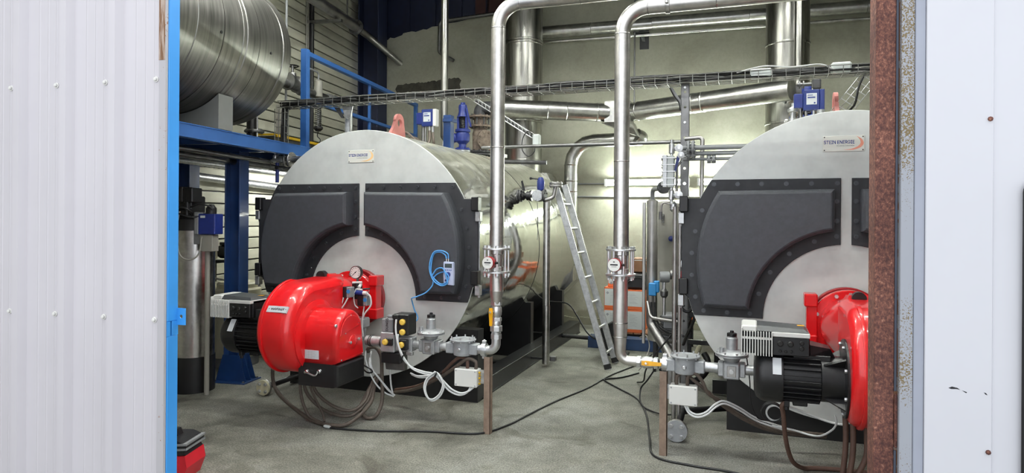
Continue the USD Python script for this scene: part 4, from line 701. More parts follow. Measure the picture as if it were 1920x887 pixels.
wcs = [[(0.783, -0.78, 0.811), (0.785, -0.79, 0.738), (0.807, -0.8, 0.645), (0.85, -0.8, 0.533), (0.921, -0.79, 0.462), (1.014, -0.78, 0.434), (1.118, -0.78, 0.423), (1.166, -0.77, 0.383), (1.235, -0.76, 0.32), (1.304, -0.75, 0.294), (1.357, -0.74, 0.307), (1.398, -0.72, 0.339)],
       [(0.80, -0.78, 0.70), (0.802, -0.79, 0.66), (0.822, -0.8, 0.60), (0.868, -0.8, 0.52), (0.931, -0.79, 0.45), (1.02, -0.78, 0.42), (1.118, -0.78, 0.41), (1.16, -0.77, 0.365), (1.22, -0.76, 0.305), (1.29, -0.75, 0.279), (1.345, -0.74, 0.295), (1.376, -0.72, 0.339)],
       [(0.902, -0.75, 0.397), (0.973, -0.77, 0.387), (1.067, -0.78, 0.40), (1.119, -0.785, 0.428), (1.063, -0.8, 0.381), (1.051, -0.82, 0.318), (1.074, -0.82, 0.254), (1.113, -0.81, 0.235), (1.167, -0.8, 0.277), (1.188, -0.79, 0.35), (1.149, -0.78, 0.417), (1.11, -0.77, 0.43)]]
for p_, lb in zip(wcs, ("white cable falling from the gas valve block's top coil to the white box", "second white cable beside it, from the lower coil to the left white box", "white cable coiled in a long loop below the left gas regulator")):
    hose("cable", lb, "cable", p_, 0.0075, "cable_white")
hose("cable", "inner white cable of the long loop below the left gas regulator", "cable", [(x - 0.004, y - 0.012, z_ + 0.012) for x, y, z_ in wcs[2]], 0.006, "cable_white")
for i, (q, lb) in enumerate(zip([(1.119, -0.79, 0.425), (0.85, -0.81, 0.533), (1.075, -0.6, 0.392)], ("black cable tie at the crossing of the white cables", "black cable tie high on the white cables by the valve block", "black cable tie round the brown conduits behind the white cables"))):
    single("cable_tie", lb, "cable tie", MB().lathe([(0.02, 0), (0.022, 0.002), (0.022, 0.007), (0.02, 0.009)], P(*q), nrm(P(1, 0.1, -0.4)), 12), "black_rubber")
lw = [[(0.44, -0.5, 0.60), (0.409, -0.6, 0.495), (0.447, -0.62, 0.372), (0.514, -0.62, 0.263), (0.584, -0.6, 0.194), (0.637, -0.55, 0.155)], [(0.43, -0.55, 0.5), (0.46, -0.62, 0.401), (0.546, -0.62, 0.309), (0.6, -0.6, 0.238), (0.642, -0.55, 0.16)], [(0.44, -0.58, 0.47), (0.48, -0.62, 0.38), (0.56, -0.615, 0.285), (0.61, -0.6, 0.22), (0.647, -0.55, 0.165)]]
for p_, lb in zip(lw, ("lowest of three white cables right of the black burner tray", "middle of three white cables right of the black burner tray", "uppermost of three white cables right of the black burner tray")): hose("cable", lb, "cable", p_, 0.0065, "cable_white")
hose("cable", "single white cable hanging under the left gas valve block", "cable", [(0.66, -0.62, 0.46), (0.636, -0.61, 0.42), (0.631, -0.6, 0.369), (0.628, -0.58, 0.264), (0.634, -0.56, 0.174)], 0.0075, "cable_white")
hose("cable", "black cable loop right of the black burner tray", "cable", [(0.40, -0.62, 0.41), (0.44, -0.66, 0.405), (0.50, -0.67, 0.385), (0.505, -0.66, 0.36), (0.45, -0.64, 0.35), (0.39, -0.6, 0.36)], 0.006, "cable_black")
hose("hose", "grey-brown hose hanging from the burner inlet and curling on the floor", "hose", [(0.42, -0.58, 0.50), (0.434, -0.6, 0.533), (0.499, -0.6, 0.545), (0.549, -0.6, 0.477), (0.558, -0.6, 0.334), (0.576, -0.62, 0.183), (0.581, -0.65, 0.106), (0.563, -0.7, 0.033), (0.495, -0.72, 0.018), (0.438, -0.72, 0.082), (0.449, -0.7, 0.135), (0.452, -0.6, 0.224)], 0.015, "hose_brown")
hs = [([(-0.372, -0.75, 0.40), (-0.368, -0.75, 0.247), (-0.284, -0.8, 0.166), (-0.116, -0.85, 0.088), (0.118, -0.93, 0.03), (0.291, -0.97, 0.016), (0.432, -0.95, 0.018), (0.494, -0.85, 0.059), (0.518, -0.7, 0.133), (0.491, -0.6, 0.232), (0.48, -0.5, 0.30)], "longest brown hose looping from under the left fan casing along the floor"),
      ([(0.055, -0.9, 0.34), (0.055, -0.9, 0.251), (0.105, -0.88, 0.159), (0.214, -0.86, 0.082), (0.352, -0.85, 0.053), (0.438, -0.8, 0.064), (0.494, -0.7, 0.151), (0.484, -0.62, 0.223), (0.47, -0.5, 0.30)], "brown hose in the middle of the bundle under the left burner tray"),
      ([(0.144, -0.9, 0.34), (0.144, -0.9, 0.251), (0.227, -0.88, 0.163), (0.358, -0.86, 0.105), (0.438, -0.8, 0.097), (0.483, -0.72, 0.155), (0.473, -0.65, 0.221), (0.45, -0.5, 0.30)], "topmost brown hose of the bundle under the left burner tray"),
      ([(0.011, -0.9, 0.34), (0.011, -0.9, 0.247), (0.051, -0.92, 0.144), (0.125, -0.94, 0.054), (0.236, -0.96, 0.023), (0.30, -0.99, 0.02)], "short brown hose dropping steeply under the left burner tray"),
      ([(0.109, -0.9, 0.34), (0.109, -0.9, 0.256), (0.169, -0.9, 0.15), (0.232, -0.92, 0.08), (0.27, -0.95, 0.03)], "thin brown hose dropping straight under the left burner tray")]
for (p_, lb), rad in zip(hs, (0.015, 0.013, 0.013, 0.012, 0.009)): hose("hose", lb, "hose", p_, rad, "hose_brown")
# right train
hose("conduit_hose", "dark conduit arching from the right white box, left of two", "hose", [(2.85, -0.7, 0.485), (2.851, -0.7, 0.505), (2.856, -0.7, 0.54), (2.886, -0.7, 0.562), (2.926, -0.69, 0.543), (3.04, -0.66, 0.451), (3.153, -0.6, 0.339), (3.323, -0.5, 0.22), (3.497, -0.4, 0.149), (3.8, -0.3, 0.12)], 0.012, "hose_brown")
hose("conduit_hose", "dark conduit arching from the right white box, right of two", "hose", [(2.921, -0.7, 0.485), (2.921, -0.71, 0.51), (2.926, -0.71, 0.546), (2.972, -0.71, 0.568), (3.018, -0.70, 0.516), (3.051, -0.68, 0.44), (3.129, -0.62, 0.378), (3.266, -0.52, 0.263), (3.44, -0.42, 0.173), (3.8, -0.32, 0.14)], 0.012, "hose_brown")
hose("cable", "upper of two white cables sweeping right from the right white box", "cable", [(2.918, -0.72, 0.359), (2.942, -0.73, 0.322), (2.989, -0.74, 0.309), (3.045, -0.73, 0.33), (3.099, -0.7, 0.378), (3.154, -0.66, 0.392), (3.244, -0.6, 0.344), (3.357, -0.5, 0.256), (3.531, -0.42, 0.190)], 0.0065, "cable_white")
hose("cable", "lower of two white cables sweeping right from the right white box", "cable", [(2.905, -0.72, 0.359), (2.935, -0.735, 0.310), (2.989, -0.745, 0.293), (3.05, -0.735, 0.315), (3.105, -0.705, 0.362), (3.16, -0.665, 0.376), (3.25, -0.605, 0.326), (3.36, -0.51, 0.240), (3.531, -0.43, 0.175)], 0.0065, "cable_white")
hose("hose", "brown hose hanging from the right burner motor down to the floor", "hose", [(3.515, -1.035, 0.52), (3.49, -1.02, 0.49), (3.499, -0.98, 0.429), (3.514, -0.9, 0.284), (3.539, -0.82, 0.157), (3.576, -0.75, 0.068), (3.649, -0.66, 0.014), (3.78, -0.62, 0.014), (4.0, -0.6, 0.014)], 0.014, "conduit_brown")
for x_, y_, lb, sw in ((3.838, -0.93, "left of three brown hoses dropping under the right fan casing", -0.02), (3.872, -0.97, "middle of three brown hoses dropping under the right fan casing", -0.03), (3.945, -0.95, "right of three brown hoses dropping under the right fan casing", -0.09)):
    hose("hose", lb, "hose", [(x_, y_, 0.44), (x_ + 0.004, y_, 0.33), (x_, y_, 0.22), (x_ + sw * 0.5, y_, 0.11), (x_ + sw, y_ - 0.02, 0.03), (x_ + sw - 0.01, y_ - 0.12, 0.015), (x_ + sw + 0.1, y_ - 0.3, 0.015)], 0.016, "conduit_brown")
hose("cable", "white cable slung low behind the right burner motor", "cable", [(3.455, -0.5, 0.217), (3.576, -0.6, 0.232), (3.673, -0.65, 0.226), (3.734, -0.7, 0.244), (3.796, -0.72, 0.297), (3.816, -0.72, 0.343), (3.806, -0.7, 0.38)], 0.0065, "cable_white")
hose("cable", "white cable crossing behind the right burner motor to the fan casing", "cable", [(3.46, -0.56, 0.47), (3.515, -0.6, 0.396), (3.617, -0.6, 0.36), (3.741, -0.62, 0.324), (3.82, -0.65, 0.314), (3.878, -0.7, 0.326)], 0.008, "cable_white")
hose("cable", "coil of white cable hanging behind the right burner motor", "cable", [(3.466 + 0.05 * math.cos(a), -0.55 - 0.002 * a, 0.318 + 0.05 * math.sin(a)) for a in np.linspace(0, 9, 26)], 0.0065, "cable_white")
hose("cable", "coil of black cable hanging behind the right burner motor", "cable", [(3.45 + 0.065 * math.cos(a), -0.54 - 0.003 * a, 0.325 + 0.06 * math.sin(a)) for a in np.linspace(0, 16, 44)], 0.005, "cable_black")
hose("cable", "thin black cable hanging from the right regulator past the motor", "cable", [(3.29, -0.68, 0.70), (3.31, -0.69, 0.55), (3.32, -0.68, 0.40), (3.36, -0.64, 0.30), (3.42, -0.58, 0.27)], 0.004, "cable_black")
# ---------------------------------------------------------------- pressure meter on the left boiler's door
pm = thing("pressure_meter", "white hand-held pressure meter stuck to the left boiler's dark door", "meter", (0.936, -0.165, 1.03))
part(pm, "case", MB().loft([(0.892, 1.02), (0.975, 1.015), (0.982, 1.02), (0.985, 1.10), (0.982, 1.205), (0.975, 1.212), (0.895, 1.215), (0.888, 1.208), (0.886, 1.10)], [(0.004, 0), (0, 0.004), (0, 0.022), (0.005, 0.028)], P(0, -0.1505, 0), WX, UP, -WY), "meter_white", smooth=40)
part(pm, "screen", MB().box((0.903, -0.181, 1.165), (0.968, -0.1785, 1.198), 0.0005), "lcd")
for i in range(4): part(pm, "button", MB().cyl(P(0.912 + 0.016 * i, -0.1795, 1.145), P(0.912 + 0.016 * i, -0.1785, 1.145), 0.005, 8), "ink_blue")
part(pm, "key_ring", MB().lathe([(0.014, 0), (0.021, 0), (0.021, 0.002), (0.014, 0.002)], P(0.935, -0.1785, 1.108), -WY, 24), "ink_blue"); part(pm, "key", MB().cyl(P(0.935, -0.181, 1.108), P(0.935, -0.1785, 1.108), 0.008, 12), "ink_blue"); part(pm, "key", MB().cyl(P(0.912, -0.180, 1.058), P(0.912, -0.1785, 1.058), 0.009, 12), "ink_blue")
for a in (0.912, 0.93): part(pm, "connector", MB().cyl(P(a, -0.165, 1.212), P(a, -0.165, 1.238), 0.006, 8), "zinc")
hose("hose", "pale blue tube looping over the door from the pressure meter to the gas valve", "hose", [(0.912, -0.165, 1.24), (0.90, -0.166, 1.27), (0.854, -0.166, 1.292), (0.795, -0.164, 1.275), (0.771, -0.164, 1.189), (0.775, -0.164, 1.099), (0.846, -0.164, 1.029), (0.91, -0.185, 1.035), (0.945, -0.19, 1.085), (0.912, -0.19, 1.126), (0.846, -0.164, 1.115), (0.796, -0.163, 1.077), (0.782, -0.163, 1.009), (0.722, -0.163, 0.947), (0.647, -0.163, 0.912), (0.59, -0.163, 0.892), (0.545, -0.08, 0.862), (0.555, -0.05, 0.777), (0.597, -0.07, 0.701), (0.62, -0.3, 0.68), (0.75, -0.58, 0.76), (0.862, -0.62, 0.80)], 0.006, "hose_blue")
hose("hose", "second pale blue tube ringed beside the pressure meter", "hose", [(0.93, -0.165, 1.24), (0.925, -0.17, 1.28), (0.87, -0.176, 1.305), (0.80, -0.176, 1.29), (0.765, -0.175, 1.21), (0.762, -0.175, 1.13), (0.80, -0.178, 1.05), (0.87, -0.178, 1.012), (0.93, -0.195, 1.03), (0.935, -0.20, 1.06), (0.90, -0.2, 1.155), (0.83, -0.178, 1.15), (0.79, -0.176, 1.10)], 0.006, "hose_blue")
# ================================================================ left: platform, tank, water treatment
LB = dict(o=ORG, ax=LX, ay=LY, az=UP)
UC, ZC, RT = -4.0, 3.111, 0.668
tk = thing("storage_tank", "big horizontal aluminium clad tank on the blue platform at upper left", "tank", left(UC, 4.8, ZC - RT))
vs = [3.9, 4.436, 4.74, 5.038, 5.23, 5.38, 5.60, 5.73]
for i in range(len(vs) - 1):
    r = RT - 0.0025 * (i % 2); L_ = vs[i + 1] - vs[i]
    part(tk, "cladding_sheet", MB().lathe([(r - 0.008, 0), (r, 0.0), (r, L_ - 0.003), (r - 0.008, L_ - 0.003)], left(UC, vs[i], ZC), LY, 128, cap=False), "tank_alu", smooth=30)
part(tk, "end_dome", MB().lathe([(RT - 0.004, 0), (RT - 0.02, 0.03), (RT * 0.85, 0.09), (RT * 0.5, 0.15), (0.01, 0.17)], left(UC, 5.729, ZC), LY, 96), "tank_alu", smooth=40)
part(tk, "near_dome", MB().lathe([(RT - 0.004, 0), (RT * 0.85, 0.1), (RT * 0.5, 0.16), (0.01, 0.18)], left(UC, 3.901, ZC), -LY, 96), "tank_alu", smooth=40)
for v_ in (4.42, 4.99, 5.048, 5.60): part(tk, "bead", MB().lathe([(RT - 0.004, -0.007), (RT + 0.005, 0), (RT - 0.004, 0.007)], left(UC, v_, ZC), LY, 128, cap=False), "tank_alu", smooth=30)
for v_ in (4.70, 5.40): part(tk, "plug", MB().lathe([(0.012, 0), (0.012, 0.012)], left(UC + RT * 0.995 * math.cos(-0.12), v_, ZC + RT * 0.995 * math.sin(-0.12)) - LX * 0.004, LX, 10), "black")
for v0 in (4.976, 4.0):
    pg = sbox(-4.50, 2.312, -3.555, 2.606).difference(Point(UC, ZC).buffer(RT + 0.004, 64)); pg = max(getattr(pg, "geoms", [pg]), key=lambda g: g.area)
    part(tk, "saddle", MB().prism(pg, ORG + LY * v0, LX, UP, 0.195, LY), "saddle_grey", smooth=False, label="plain grey saddle")
pf = thing("platform", "blue steel platform carrying the big aluminium clad tank", "platform", left(-4.1, 6.4, 0))
part(pf, "edge_beam", MB().box((-3.562, 3.15, 2.2), (-3.555, 9.9, 2.305), 0.001, **LB).box((-3.63, 3.15, 2.298), (-3.55, 9.9, 2.308), 0.001, **LB).box((-3.63, 3.15, 2.196), (-3.55, 9.9, 2.206), 0.001, **LB), "rail_blue", smooth=False)
part(pf, "wall_beam", MB().box((-4.66, 3.15, 2.16), (-4.60, 9.9, 2.305), 0.003, **LB), "navy", smooth=False)
for v_ in (3.4, 5.05, 5.75, 6.9, 8.1, 9.3): part(pf, "cross_beam", MB().box((-4.62, v_ - 0.03, 2.19), (-3.60, v_ + 0.03, 2.296), 0.002, **LB), "navy", smooth=False)
for i in range(24): part(pf, "deck_bar", MB().box((-4.60, 3.18 + 0.282 * i, 2.297), (-3.60, 3.42 + 0.282 * i, 2.309), **LB), "steel_dark", smooth=False)
cl = part(pf, "column", hsec(MB(), left(-3.925, 5.78), LY, LX, 0.15, 0.16, 0.012, 0.012, 2.2), "navy", smooth=False)
part(cl, "base_plate", MB().box((-4.10, 5.64, 0), (-3.74, 5.92, 0.012), 0.002, **LB), "navy")
for s in (-1, 1): part(cl, "gusset", MB().prism([(-3.925 + s * 0.081, 0.012), (-3.925 + s * 0.16, 0.012), (-3.925 + s * 0.081, 0.26)], ORG + LY * 5.78, LX, UP, 0.012, LY), "navy", smooth=False)
for s in (-1, 1): part(cl, "gusset", MB().prism([(-3.925 - 0.16, 0.012), (-3.925 + 0.16, 0.012), (-3.925 + 0.085, 0.26), (-3.925 - 0.085, 0.26)], ORG + LY * (5.78 + s * 0.078), LX, UP, 0.008, LY), "navy", smooth=False)
for a, b in ((-4.07, 5.67), (-3.77, 5.67), (-4.07, 5.89), (-3.77, 5.89)): part(cl, "anchor_bolt", MB().hexb(left(a, b, 0.012), UP, 0.012, 0.012), "steel_dark")
part(pf, "column", hsec(MB(), left(-4.52, 5.85), LY, LX, 0.15, 0.16, 0.012, 0, 2.2), "navy", smooth=False)
part(pf, "column", hsec(MB(), left(-3.7, 9.3), LY, LX, 0.12, 0.12, 0.01, 0, 2.2), "navy", smooth=False)
rl = part(pf, "handrail", MB().box((-3.63, 6.45, 3.275), (-3.57, 9.86, 3.325), 0.003, **LB), "rail_blue")
part(rl, "knee_rail", MB().box((-3.62, 6.45, 2.80), (-3.58, 9.86, 2.84), 0.003, **LB), "rail_blue")
part(rl, "rail_post", MB().box((-3.635, 6.44, 2.205), (-3.565, 6.51, 3.34), 0.003, **LB), "rail_blue"); part(rl, "rail_post", MB().box((-3.615, 8.09, 2.3), (-3.585, 8.13, 3.29), 0.003, **LB), "rail_blue"); part(rl, "rail_post", MB().box((-3.625, 9.80, 2.3), (-3.575, 9.86, 3.32), 0.003, **LB), "rail_blue")
ye = thing("kerb_plate", "yellow edged kerb strip on the platform behind the tank", "kerb", left(-4.1, 6.8, 2.44))
part(ye, "strip", MB().box((-4.33, 6.565, 2.455), (-3.99, 6.59, 2.475), 0.002, **LB), "yellow_edge"); part(ye, "strip", MB().box((-4.015, 6.59, 2.44), (-3.99, 8.2, 2.47), 0.002, **LB), "yellow_edge"); part(ye, "step_deck", MB().box((-4.33, 6.59, 2.30), (-4.015, 8.2, 2.452), 0.002, **LB), "steel_dark")
# pipes and trays under the platform
for i, (u_, z_, r_, m, lb) in enumerate(((-3.80, 2.13, 0.022, "steel_dark", "dark pipe running close behind the blue platform beam"), (-3.95, 2.10, 0.03, "steel_dark", "thicker dark pipe under the middle of the platform"), (-4.12, 2.14, 0.022, "hose_brown", "brown pipe under the middle of the platform"), (-4.3, 2.09, 0.028, "galv", "galvanised pipe under the platform near the wall"), (-4.42, 2.15, 0.018, "steel_dark", "thin dark pipe under the platform nearest the wall"))):
    single("pipe", lb, "pipe", MB().tube([left(u_, 4.0, z_ + 0.01), left(u_, 9.6, z_ - 0.01)], r_, 12), m)
single("spiral_duct", "ribbed galvanised tube along the left wall under the platform", "duct", MB().lathe([(0.04 + 0.0025 * (j % 2), 0.03 * j) for j in range(106)], left(-4.56, 5.95, 1.985), nrm(LY - UP * 0.03), 18), "galv")
single("rail_bracket", "grey hanging bracket frame under the platform left of the boiler", "bracket", MB().box((-4.5, 6.98, 2.095), (-3.82, 7.02, 2.12), **LB).box((-3.86, 6.97, 1.86), (-3.82, 7.03, 2.2), 0.003, **LB), "lagging", smooth=False)
ct = thing("cable_tray", "dark wire cable tray slung under the platform", "cable tray", left(-3.75, 7.2, 2.1))
for u_ in (-3.78, -3.70, -3.64):
    for z_ in (2.05, 2.12): part(ct, "long_wire", MB().tube([left(u_, 6.1, z_), left(u_, 9.0, z_)], 0.004, 5), "steel_dark")
for i in range(14): part(ct, "cross_wire", MB().tube([left(-3.64, 6.12 + 0.2 * i, 2.12), left(-3.64, 6.12 + 0.2 * i, 2.05), left(-3.78, 6.12 + 0.2 * i, 2.05), left(-3.78, 6.12 + 0.2 * i, 2.12)], 0.004, 5), "steel_dark")
part(ct, "cable", MB().tube([left(-3.70, 6.1, 2.07), left(-3.71, 9.0, 2.07)], 0.02, 8), "cable_black")
sf = thing("water_softener", "tall polished cylinder with black base and black control head behind the blue door edge", "water softener", left(-4.10, 5.40))
part(sf, "base", MB().lathe([(0.185, 0), (0.185, 0.32)], left(-4.10, 5.40), UP, 40), "black_paint")
part(sf, "cylinder", MB().lathe([(0.18, 0), (0.18, 1.13)], left(-4.10, 5.40, 0.32), UP, 48), "steel")
part(sf, "neck", MB().lathe([(0.178, 0), (0.178, 0.10), (0.15, 0.14), (0.08, 0.16)], left(-4.10, 5.40, 1.45), UP, 32), "black_satin")
hd = part(sf, "control_head", MB().box((-4.17, 5.28, 1.60), (-4.04, 5.48, 1.76), 0.01, **LB).box((-4.09, 5.22, 1.70), (-3.985, 5.36, 1.83), 0.008, **LB), "black_satin")
part(hd, "housing", MB().box((-4.26, 5.22, 1.70), (-4.08, 5.36, 1.84), 0.008, **LB), "black_satin")
for i, q in enumerate((((-4.02, 5.25, 1.66), (-3.9, 5.2, 1.68), (-3.82, 5.22, 1.67), (-3.80, 5.25, 1.62)), ((-4.12, 5.2, 1.62), (-4.06, 5.15, 1.6), (-3.95, 5.18, 1.57), (-3.86, 5.24, 1.60)), ((-4.16, 5.2, 1.62), (-4.05, 5.16, 1.66), (-3.98, 5.2, 1.62), (-4.02, 5.26, 1.58)))):
    part(hd, "cable", MB().tube(spline([left(*w) for w in q], 6), 0.008, 8), "cable_black")
part(sf, "pipework", MB().cyl(left(-4.2, 5.25, 1.62), left(-4.02, 5.25, 1.62), 0.025, 12).cyl(left(-4.05, 5.24, 1.58), left(-4.05, 5.24, 1.72), 0.022, 12), "black_satin")
cb = thing("controller_box", "grey and dark blue controller box with a small lit screen beside the water softener", "controller", left(-3.86, 5.25, 1.3))
part(cb, "back_box", MB().box((-3.985, 5.24, 1.33), (-3.90, 5.36, 1.615), 0.004, **LB), "paint_grey"); part(cb, "front_box", MB().box((-3.91, 5.20, 1.42), (-3.745, 5.32, 1.60), 0.006, **LB), "valve_blue"); part(cb, "side_cheek", MB().box((-3.945, 5.195, 1.42), (-3.908, 5.32, 1.605), 0.004, **LB), "paint_grey")
part(cb, "lower_box", MB().box((-3.90, 5.21, 1.27), (-3.775, 5.30, 1.415), 0.004, **LB), "lagging"); part(cb, "screen", MB().box((-3.885, 5.196, 1.565), (-3.84, 5.20, 1.585), **LB), "frost"); part(cb, "cap", MB().lathe([(0.045, 0), (0.045, 0.05), (0.03, 0.07), (0.02, 0.085)], left(-3.83, 5.27, 1.60), UP, 16), "black_satin")
single("pipe", "pale upright pipe beside the polished water softener cylinder", "pipe", MB().tube([left(-3.865, 5.27, 0.0), left(-3.865, 5.27, 1.28)], 0.022, 12), "lagging")
hose("cable", "grey cable looping in front of the polished water softener", "cable", [left(-4.07, 5.17, 1.62), left(-4.08, 5.14, 1.45), left(-4.03, 5.12, 1.25), left(-3.95, 5.14, 1.20), left(-3.88, 5.17, 1.25), left(-3.865, 5.19, 1.40)], 0.007, "lagging")
tn = thing("plastic_tank", "cream plastic tank with lid behind the blue column", "tank", left(-4.40, 6.45))
part(tn, "foot", MB().lathe([(0.25, 0), (0.25, 0.1)], left(-4.40, 6.45), UP, 32), "paint_grey"); part(tn, "body", MB().lathe([(0.265, 0), (0.272, 0.02), (0.272, 0.70), (0.255, 0.72)], left(-4.40, 6.45, 0.1), UP, 40), "cream"); part(tn, "lid", MB().lathe([(0.21, 0), (0.21, 0.04), (0.19, 0.06)], left(-4.36, 6.45, 0.82), UP, 32), "cream")
tn = thing("plastic_tank", "second cream plastic tank, squeezed between blue column and left boiler", "tank", left(-4.05, 7.05))
part(tn, "body", MB().lathe([(0.24, 0), (0.245, 0.02), (0.245, 0.72), (0.235, 0.73), (0.255, 0.735), (0.255, 0.78), (0.22, 0.80)], left(-4.05, 7.05), UP, 40), "cream"); part(tn, "spout", MB().cyl(left(-3.95, 7.0, 0.8), left(-3.95, 7.0, 0.92), 0.03, 12), "cream")
LP = dict(LB, o=ORG + LX * 0.07)
def leftp(u, v, z=0.0): return left(u + 0.07, v, z)
pu = thing("dosing_pump", "black dosing pump on a small steel stand between softener and blue column", "pump", leftp(-4.55, 6.4, 0.9))
part(pu, "motor", MB().lathe([(0.07, 0), (0.075, 0.01), (0.075, 0.14), (0.05, 0.16)], leftp(-4.60, 6.40, 1.20), LX, 24).box((-4.58, 6.34, 1.27), (-4.48, 6.46, 1.30), 0.004, **LP), "black_satin"); part(pu, "head", MB().lathe([(0.06, 0), (0.06, 0.05)], leftp(-4.66, 6.40, 1.20), LX, 20), "lagging")
part(pu, "stand", MB().box((-4.68, 6.33, 1.085), (-4.34, 6.47, 1.11), 0.002, **LP).box((-4.40, 6.34, 0.88), (-4.37, 6.37, 1.085), **LP).box((-4.66, 6.34, 0.88), (-4.63, 6.37, 1.085), **LP), "black_paint")
part(pu, "suction_hose", MB().tube(spline([leftp(-4.68, 6.36, 1.1), leftp(-4.69, 6.3, 1.0), leftp(-4.6, 6.28, 0.93), leftp(-4.45, 6.3, 0.90), leftp(-4.36, 6.36, 0.88)], 6), 0.010, 8), "lagging"); part(pu, "filter_glass", MB().lathe([(0.025, 0), (0.04, 0.02), (0.04, 0.08), (0.02, 0.10), (0.015, 0.16)], leftp(-4.70 + 0.08, 6.30, 1.12), UP, 14), "cream")
# things on the platform behind the tank
def pipe_(name, lab, pts, r, m, rad=0.0, cat="pipe", n=14): return single(name, lab, cat, MB().tube(fillet(pts, rad) if rad else pts, r, n), m, smooth=45)
pipe_("pipe", "thin upright pipe rising past the end of the big tank", [left(-4.25, 7.2, 2.31), left(-4.25, 7.2, 6.3)], 0.014, "paint_grey")
single("cable_bundle", "black cable bundle climbing the left wall behind the handrail", "cable", MB().tube([left(-4.66, 8.55, 2.2), left(-4.66, 8.55, 6.3)], 0.035, 10), "cable_black")
for k_, (v_, r_) in enumerate(((8.44, 0.012), (8.49, 0.008))): single("conduit", ("wider", "narrower")[k_] + " grey conduit beside the black cable bundle on the left wall", "conduit", MB().tube([left(-4.675, v_, 2.2), left(-4.675, v_, 6.3)], r_, 8), "lagging")
op = thing("overhead_pipe", "dark steel pipe high on the left wall bending into the back wall", "pipe", left(-4.3, 8.8, 4.3))
part(op, "pipe", MB().tube([left(-4.3, 5.5, 4.40), left(-4.3, 9.18, 4.36)], 0.072, 20), "steel_dull"); part(op, "pipe_end", MB().tube(fillet([left(-4.3, 9.2, 4.36), left(-4.3, 9.62, 4.34), hall(-4.73, 9.98, 4.02)], 0.1), 0.05, 18), "steel_dull", smooth=45)
part(op, "flange", MB().flange(left(-4.3, 9.17, 4.36), LY, 0.115, 0.03, 8, 0.012), "steel_dark"); part(op, "bracket", MB().box((-4.7, 8.5, 4.245), (-4.2, 8.56, 4.285), 0.003, **LB), "steel_dark"); part(op, "hanger", MB().cyl(left(-4.3, 8.0, 4.45), left(-4.3, 8.0, 6.4), 0.012, 8), "steel_dark"); part(op, "hanger", MB().cyl(left(-4.3, 8.9, 4.43), left(-4.3, 8.9, 6.4), 0.012, 8), "steel_dark")
gv = thing("globe_valve", "dark globe valve with handwheel on the pipe at the tank's far end", "valve", left(-4.15, 7.15, 3.1))
part(gv, "body", MB().lathe([(0.10, 0), (0.10, 0.03), (0.06, 0.04), (0.075, 0.12), (0.06, 0.20), (0.10, 0.21), (0.10, 0.24)], left(-4.15, 7.05, 3.14), LY, 20), "steel_dark"); part(gv, "bonnet", MB().lathe([(0.05, 0), (0.04, 0.08), (0.015, 0.09), (0.015, 0.17)], left(-4.15, 7.17, 3.18), UP, 14), "steel_dark")
part(gv, "handwheel", MB().lathe([(0.065, -0.008), (0.078, 0), (0.065, 0.008), (0.055, 0)], left(-4.15, 7.17, 3.34), UP, 24, cap=False).box((-0.06, -0.006, -0.004), (0.06, 0.006, 0.004), o=left(-4.15, 7.17, 3.34)), "black_satin")
hp = thing("tank_pipe", "dark flanged pipe with silver valve running from the tank to the wall fittings", "pipe", left(-4.15, 7.8, 3.1))
part(hp, "pipe", MB().tube([left(-4.15, 5.85, 3.12), left(-4.15, 8.2, 3.10)], 0.05, 16), "steel_dark"); part(hp, "flange", MB().flange(left(-4.15, 7.36, 3.115), LY, 0.09, 0.03, 6), "steel_dark"); part(hp, "valve_body", MB().lathe([(0.05, 0), (0.075, 0.04), (0.075, 0.14), (0.05, 0.18)], left(-4.15, 8.0, 3.10), LY, 18), "galv")
part(hp, "end_fitting", MB().lathe([(0.06, 0), (0.085, 0.03), (0.06, 0.09), (0.03, 0.13)], left(-4.15, 8.2, 3.10), LY, 18), "steel_dull")
sv = thing("spring_valve", "grey cylinder valve with a long coil spring hanging below, behind the blue handrail", "valve", left(-4.1, 7.7, 2.5))
part(sv, "cylinder", MB().lathe([(0.03, 0), (0.05, 0.01), (0.05, 0.20), (0.03, 0.22)], left(-4.1, 7.70, 3.06), UP, 18), "lagging"); part(sv, "elbow_pipe", MB().tube(fillet([left(-4.1, 7.70, 3.28), left(-4.1, 7.70, 3.37), left(-4.1, 7.3, 3.38)], 0.05), 0.012, 10), "paint_grey")
part(sv, "spring", MB().tube([left(-4.1 + 0.035 * math.cos(a), 7.70 + 0.035 * math.sin(a), 2.98 - a * 0.0038) for a in np.linspace(0, 2 * math.pi * 12, 150)], 0.007, 6), "steel_dark"); part(sv, "spring_rod", MB().cyl(left(-4.1, 7.70, 2.66), left(-4.1, 7.70, 3.06), 0.012, 8), "steel_dark"); part(sv, "spring_cup", MB().lathe([(0.03, 0), (0.06, 0.03), (0.06, 0.05), (0.05, 0.06)], left(-4.1, 7.70, 2.64), UP, 16), "black_satin")
part(sv, "drain_lead", MB().tube(spline([left(-4.1, 7.70, 2.64), left(-4.12, 7.72, 2.58), left(-4.07, 7.7, 2.53), left(-4.1, 7.7, 2.46)], 6), 0.006, 6), "cable_black")
pd = thing("pipe_pedestal", "short black and silver stand pipe under the far end of the tank", "pipe", left(-4.1, 6.35, 2.31))
part(pd, "post", MB().lathe([(0.045, 0), (0.045, 0.30)], left(-4.13, 6.32, 2.31), UP, 16), "black_paint"); part(pd, "rod", MB().cyl(left(-4.07, 6.33, 2.33), left(-4.07, 6.33, 2.66), 0.014, 10), "chrome"); part(pd, "base_flange", MB().flange(left(-4.10, 6.33, 2.455), UP, 0.10, 0.025, 6, 0.012), "steel_dark")
single("post", "plain grey post behind the tank's far end", "post", MB().box((-4.2, 6.9, 2.31), (-4.14, 6.95, 2.85), 0.003, **LB), "lagging", smooth=False)
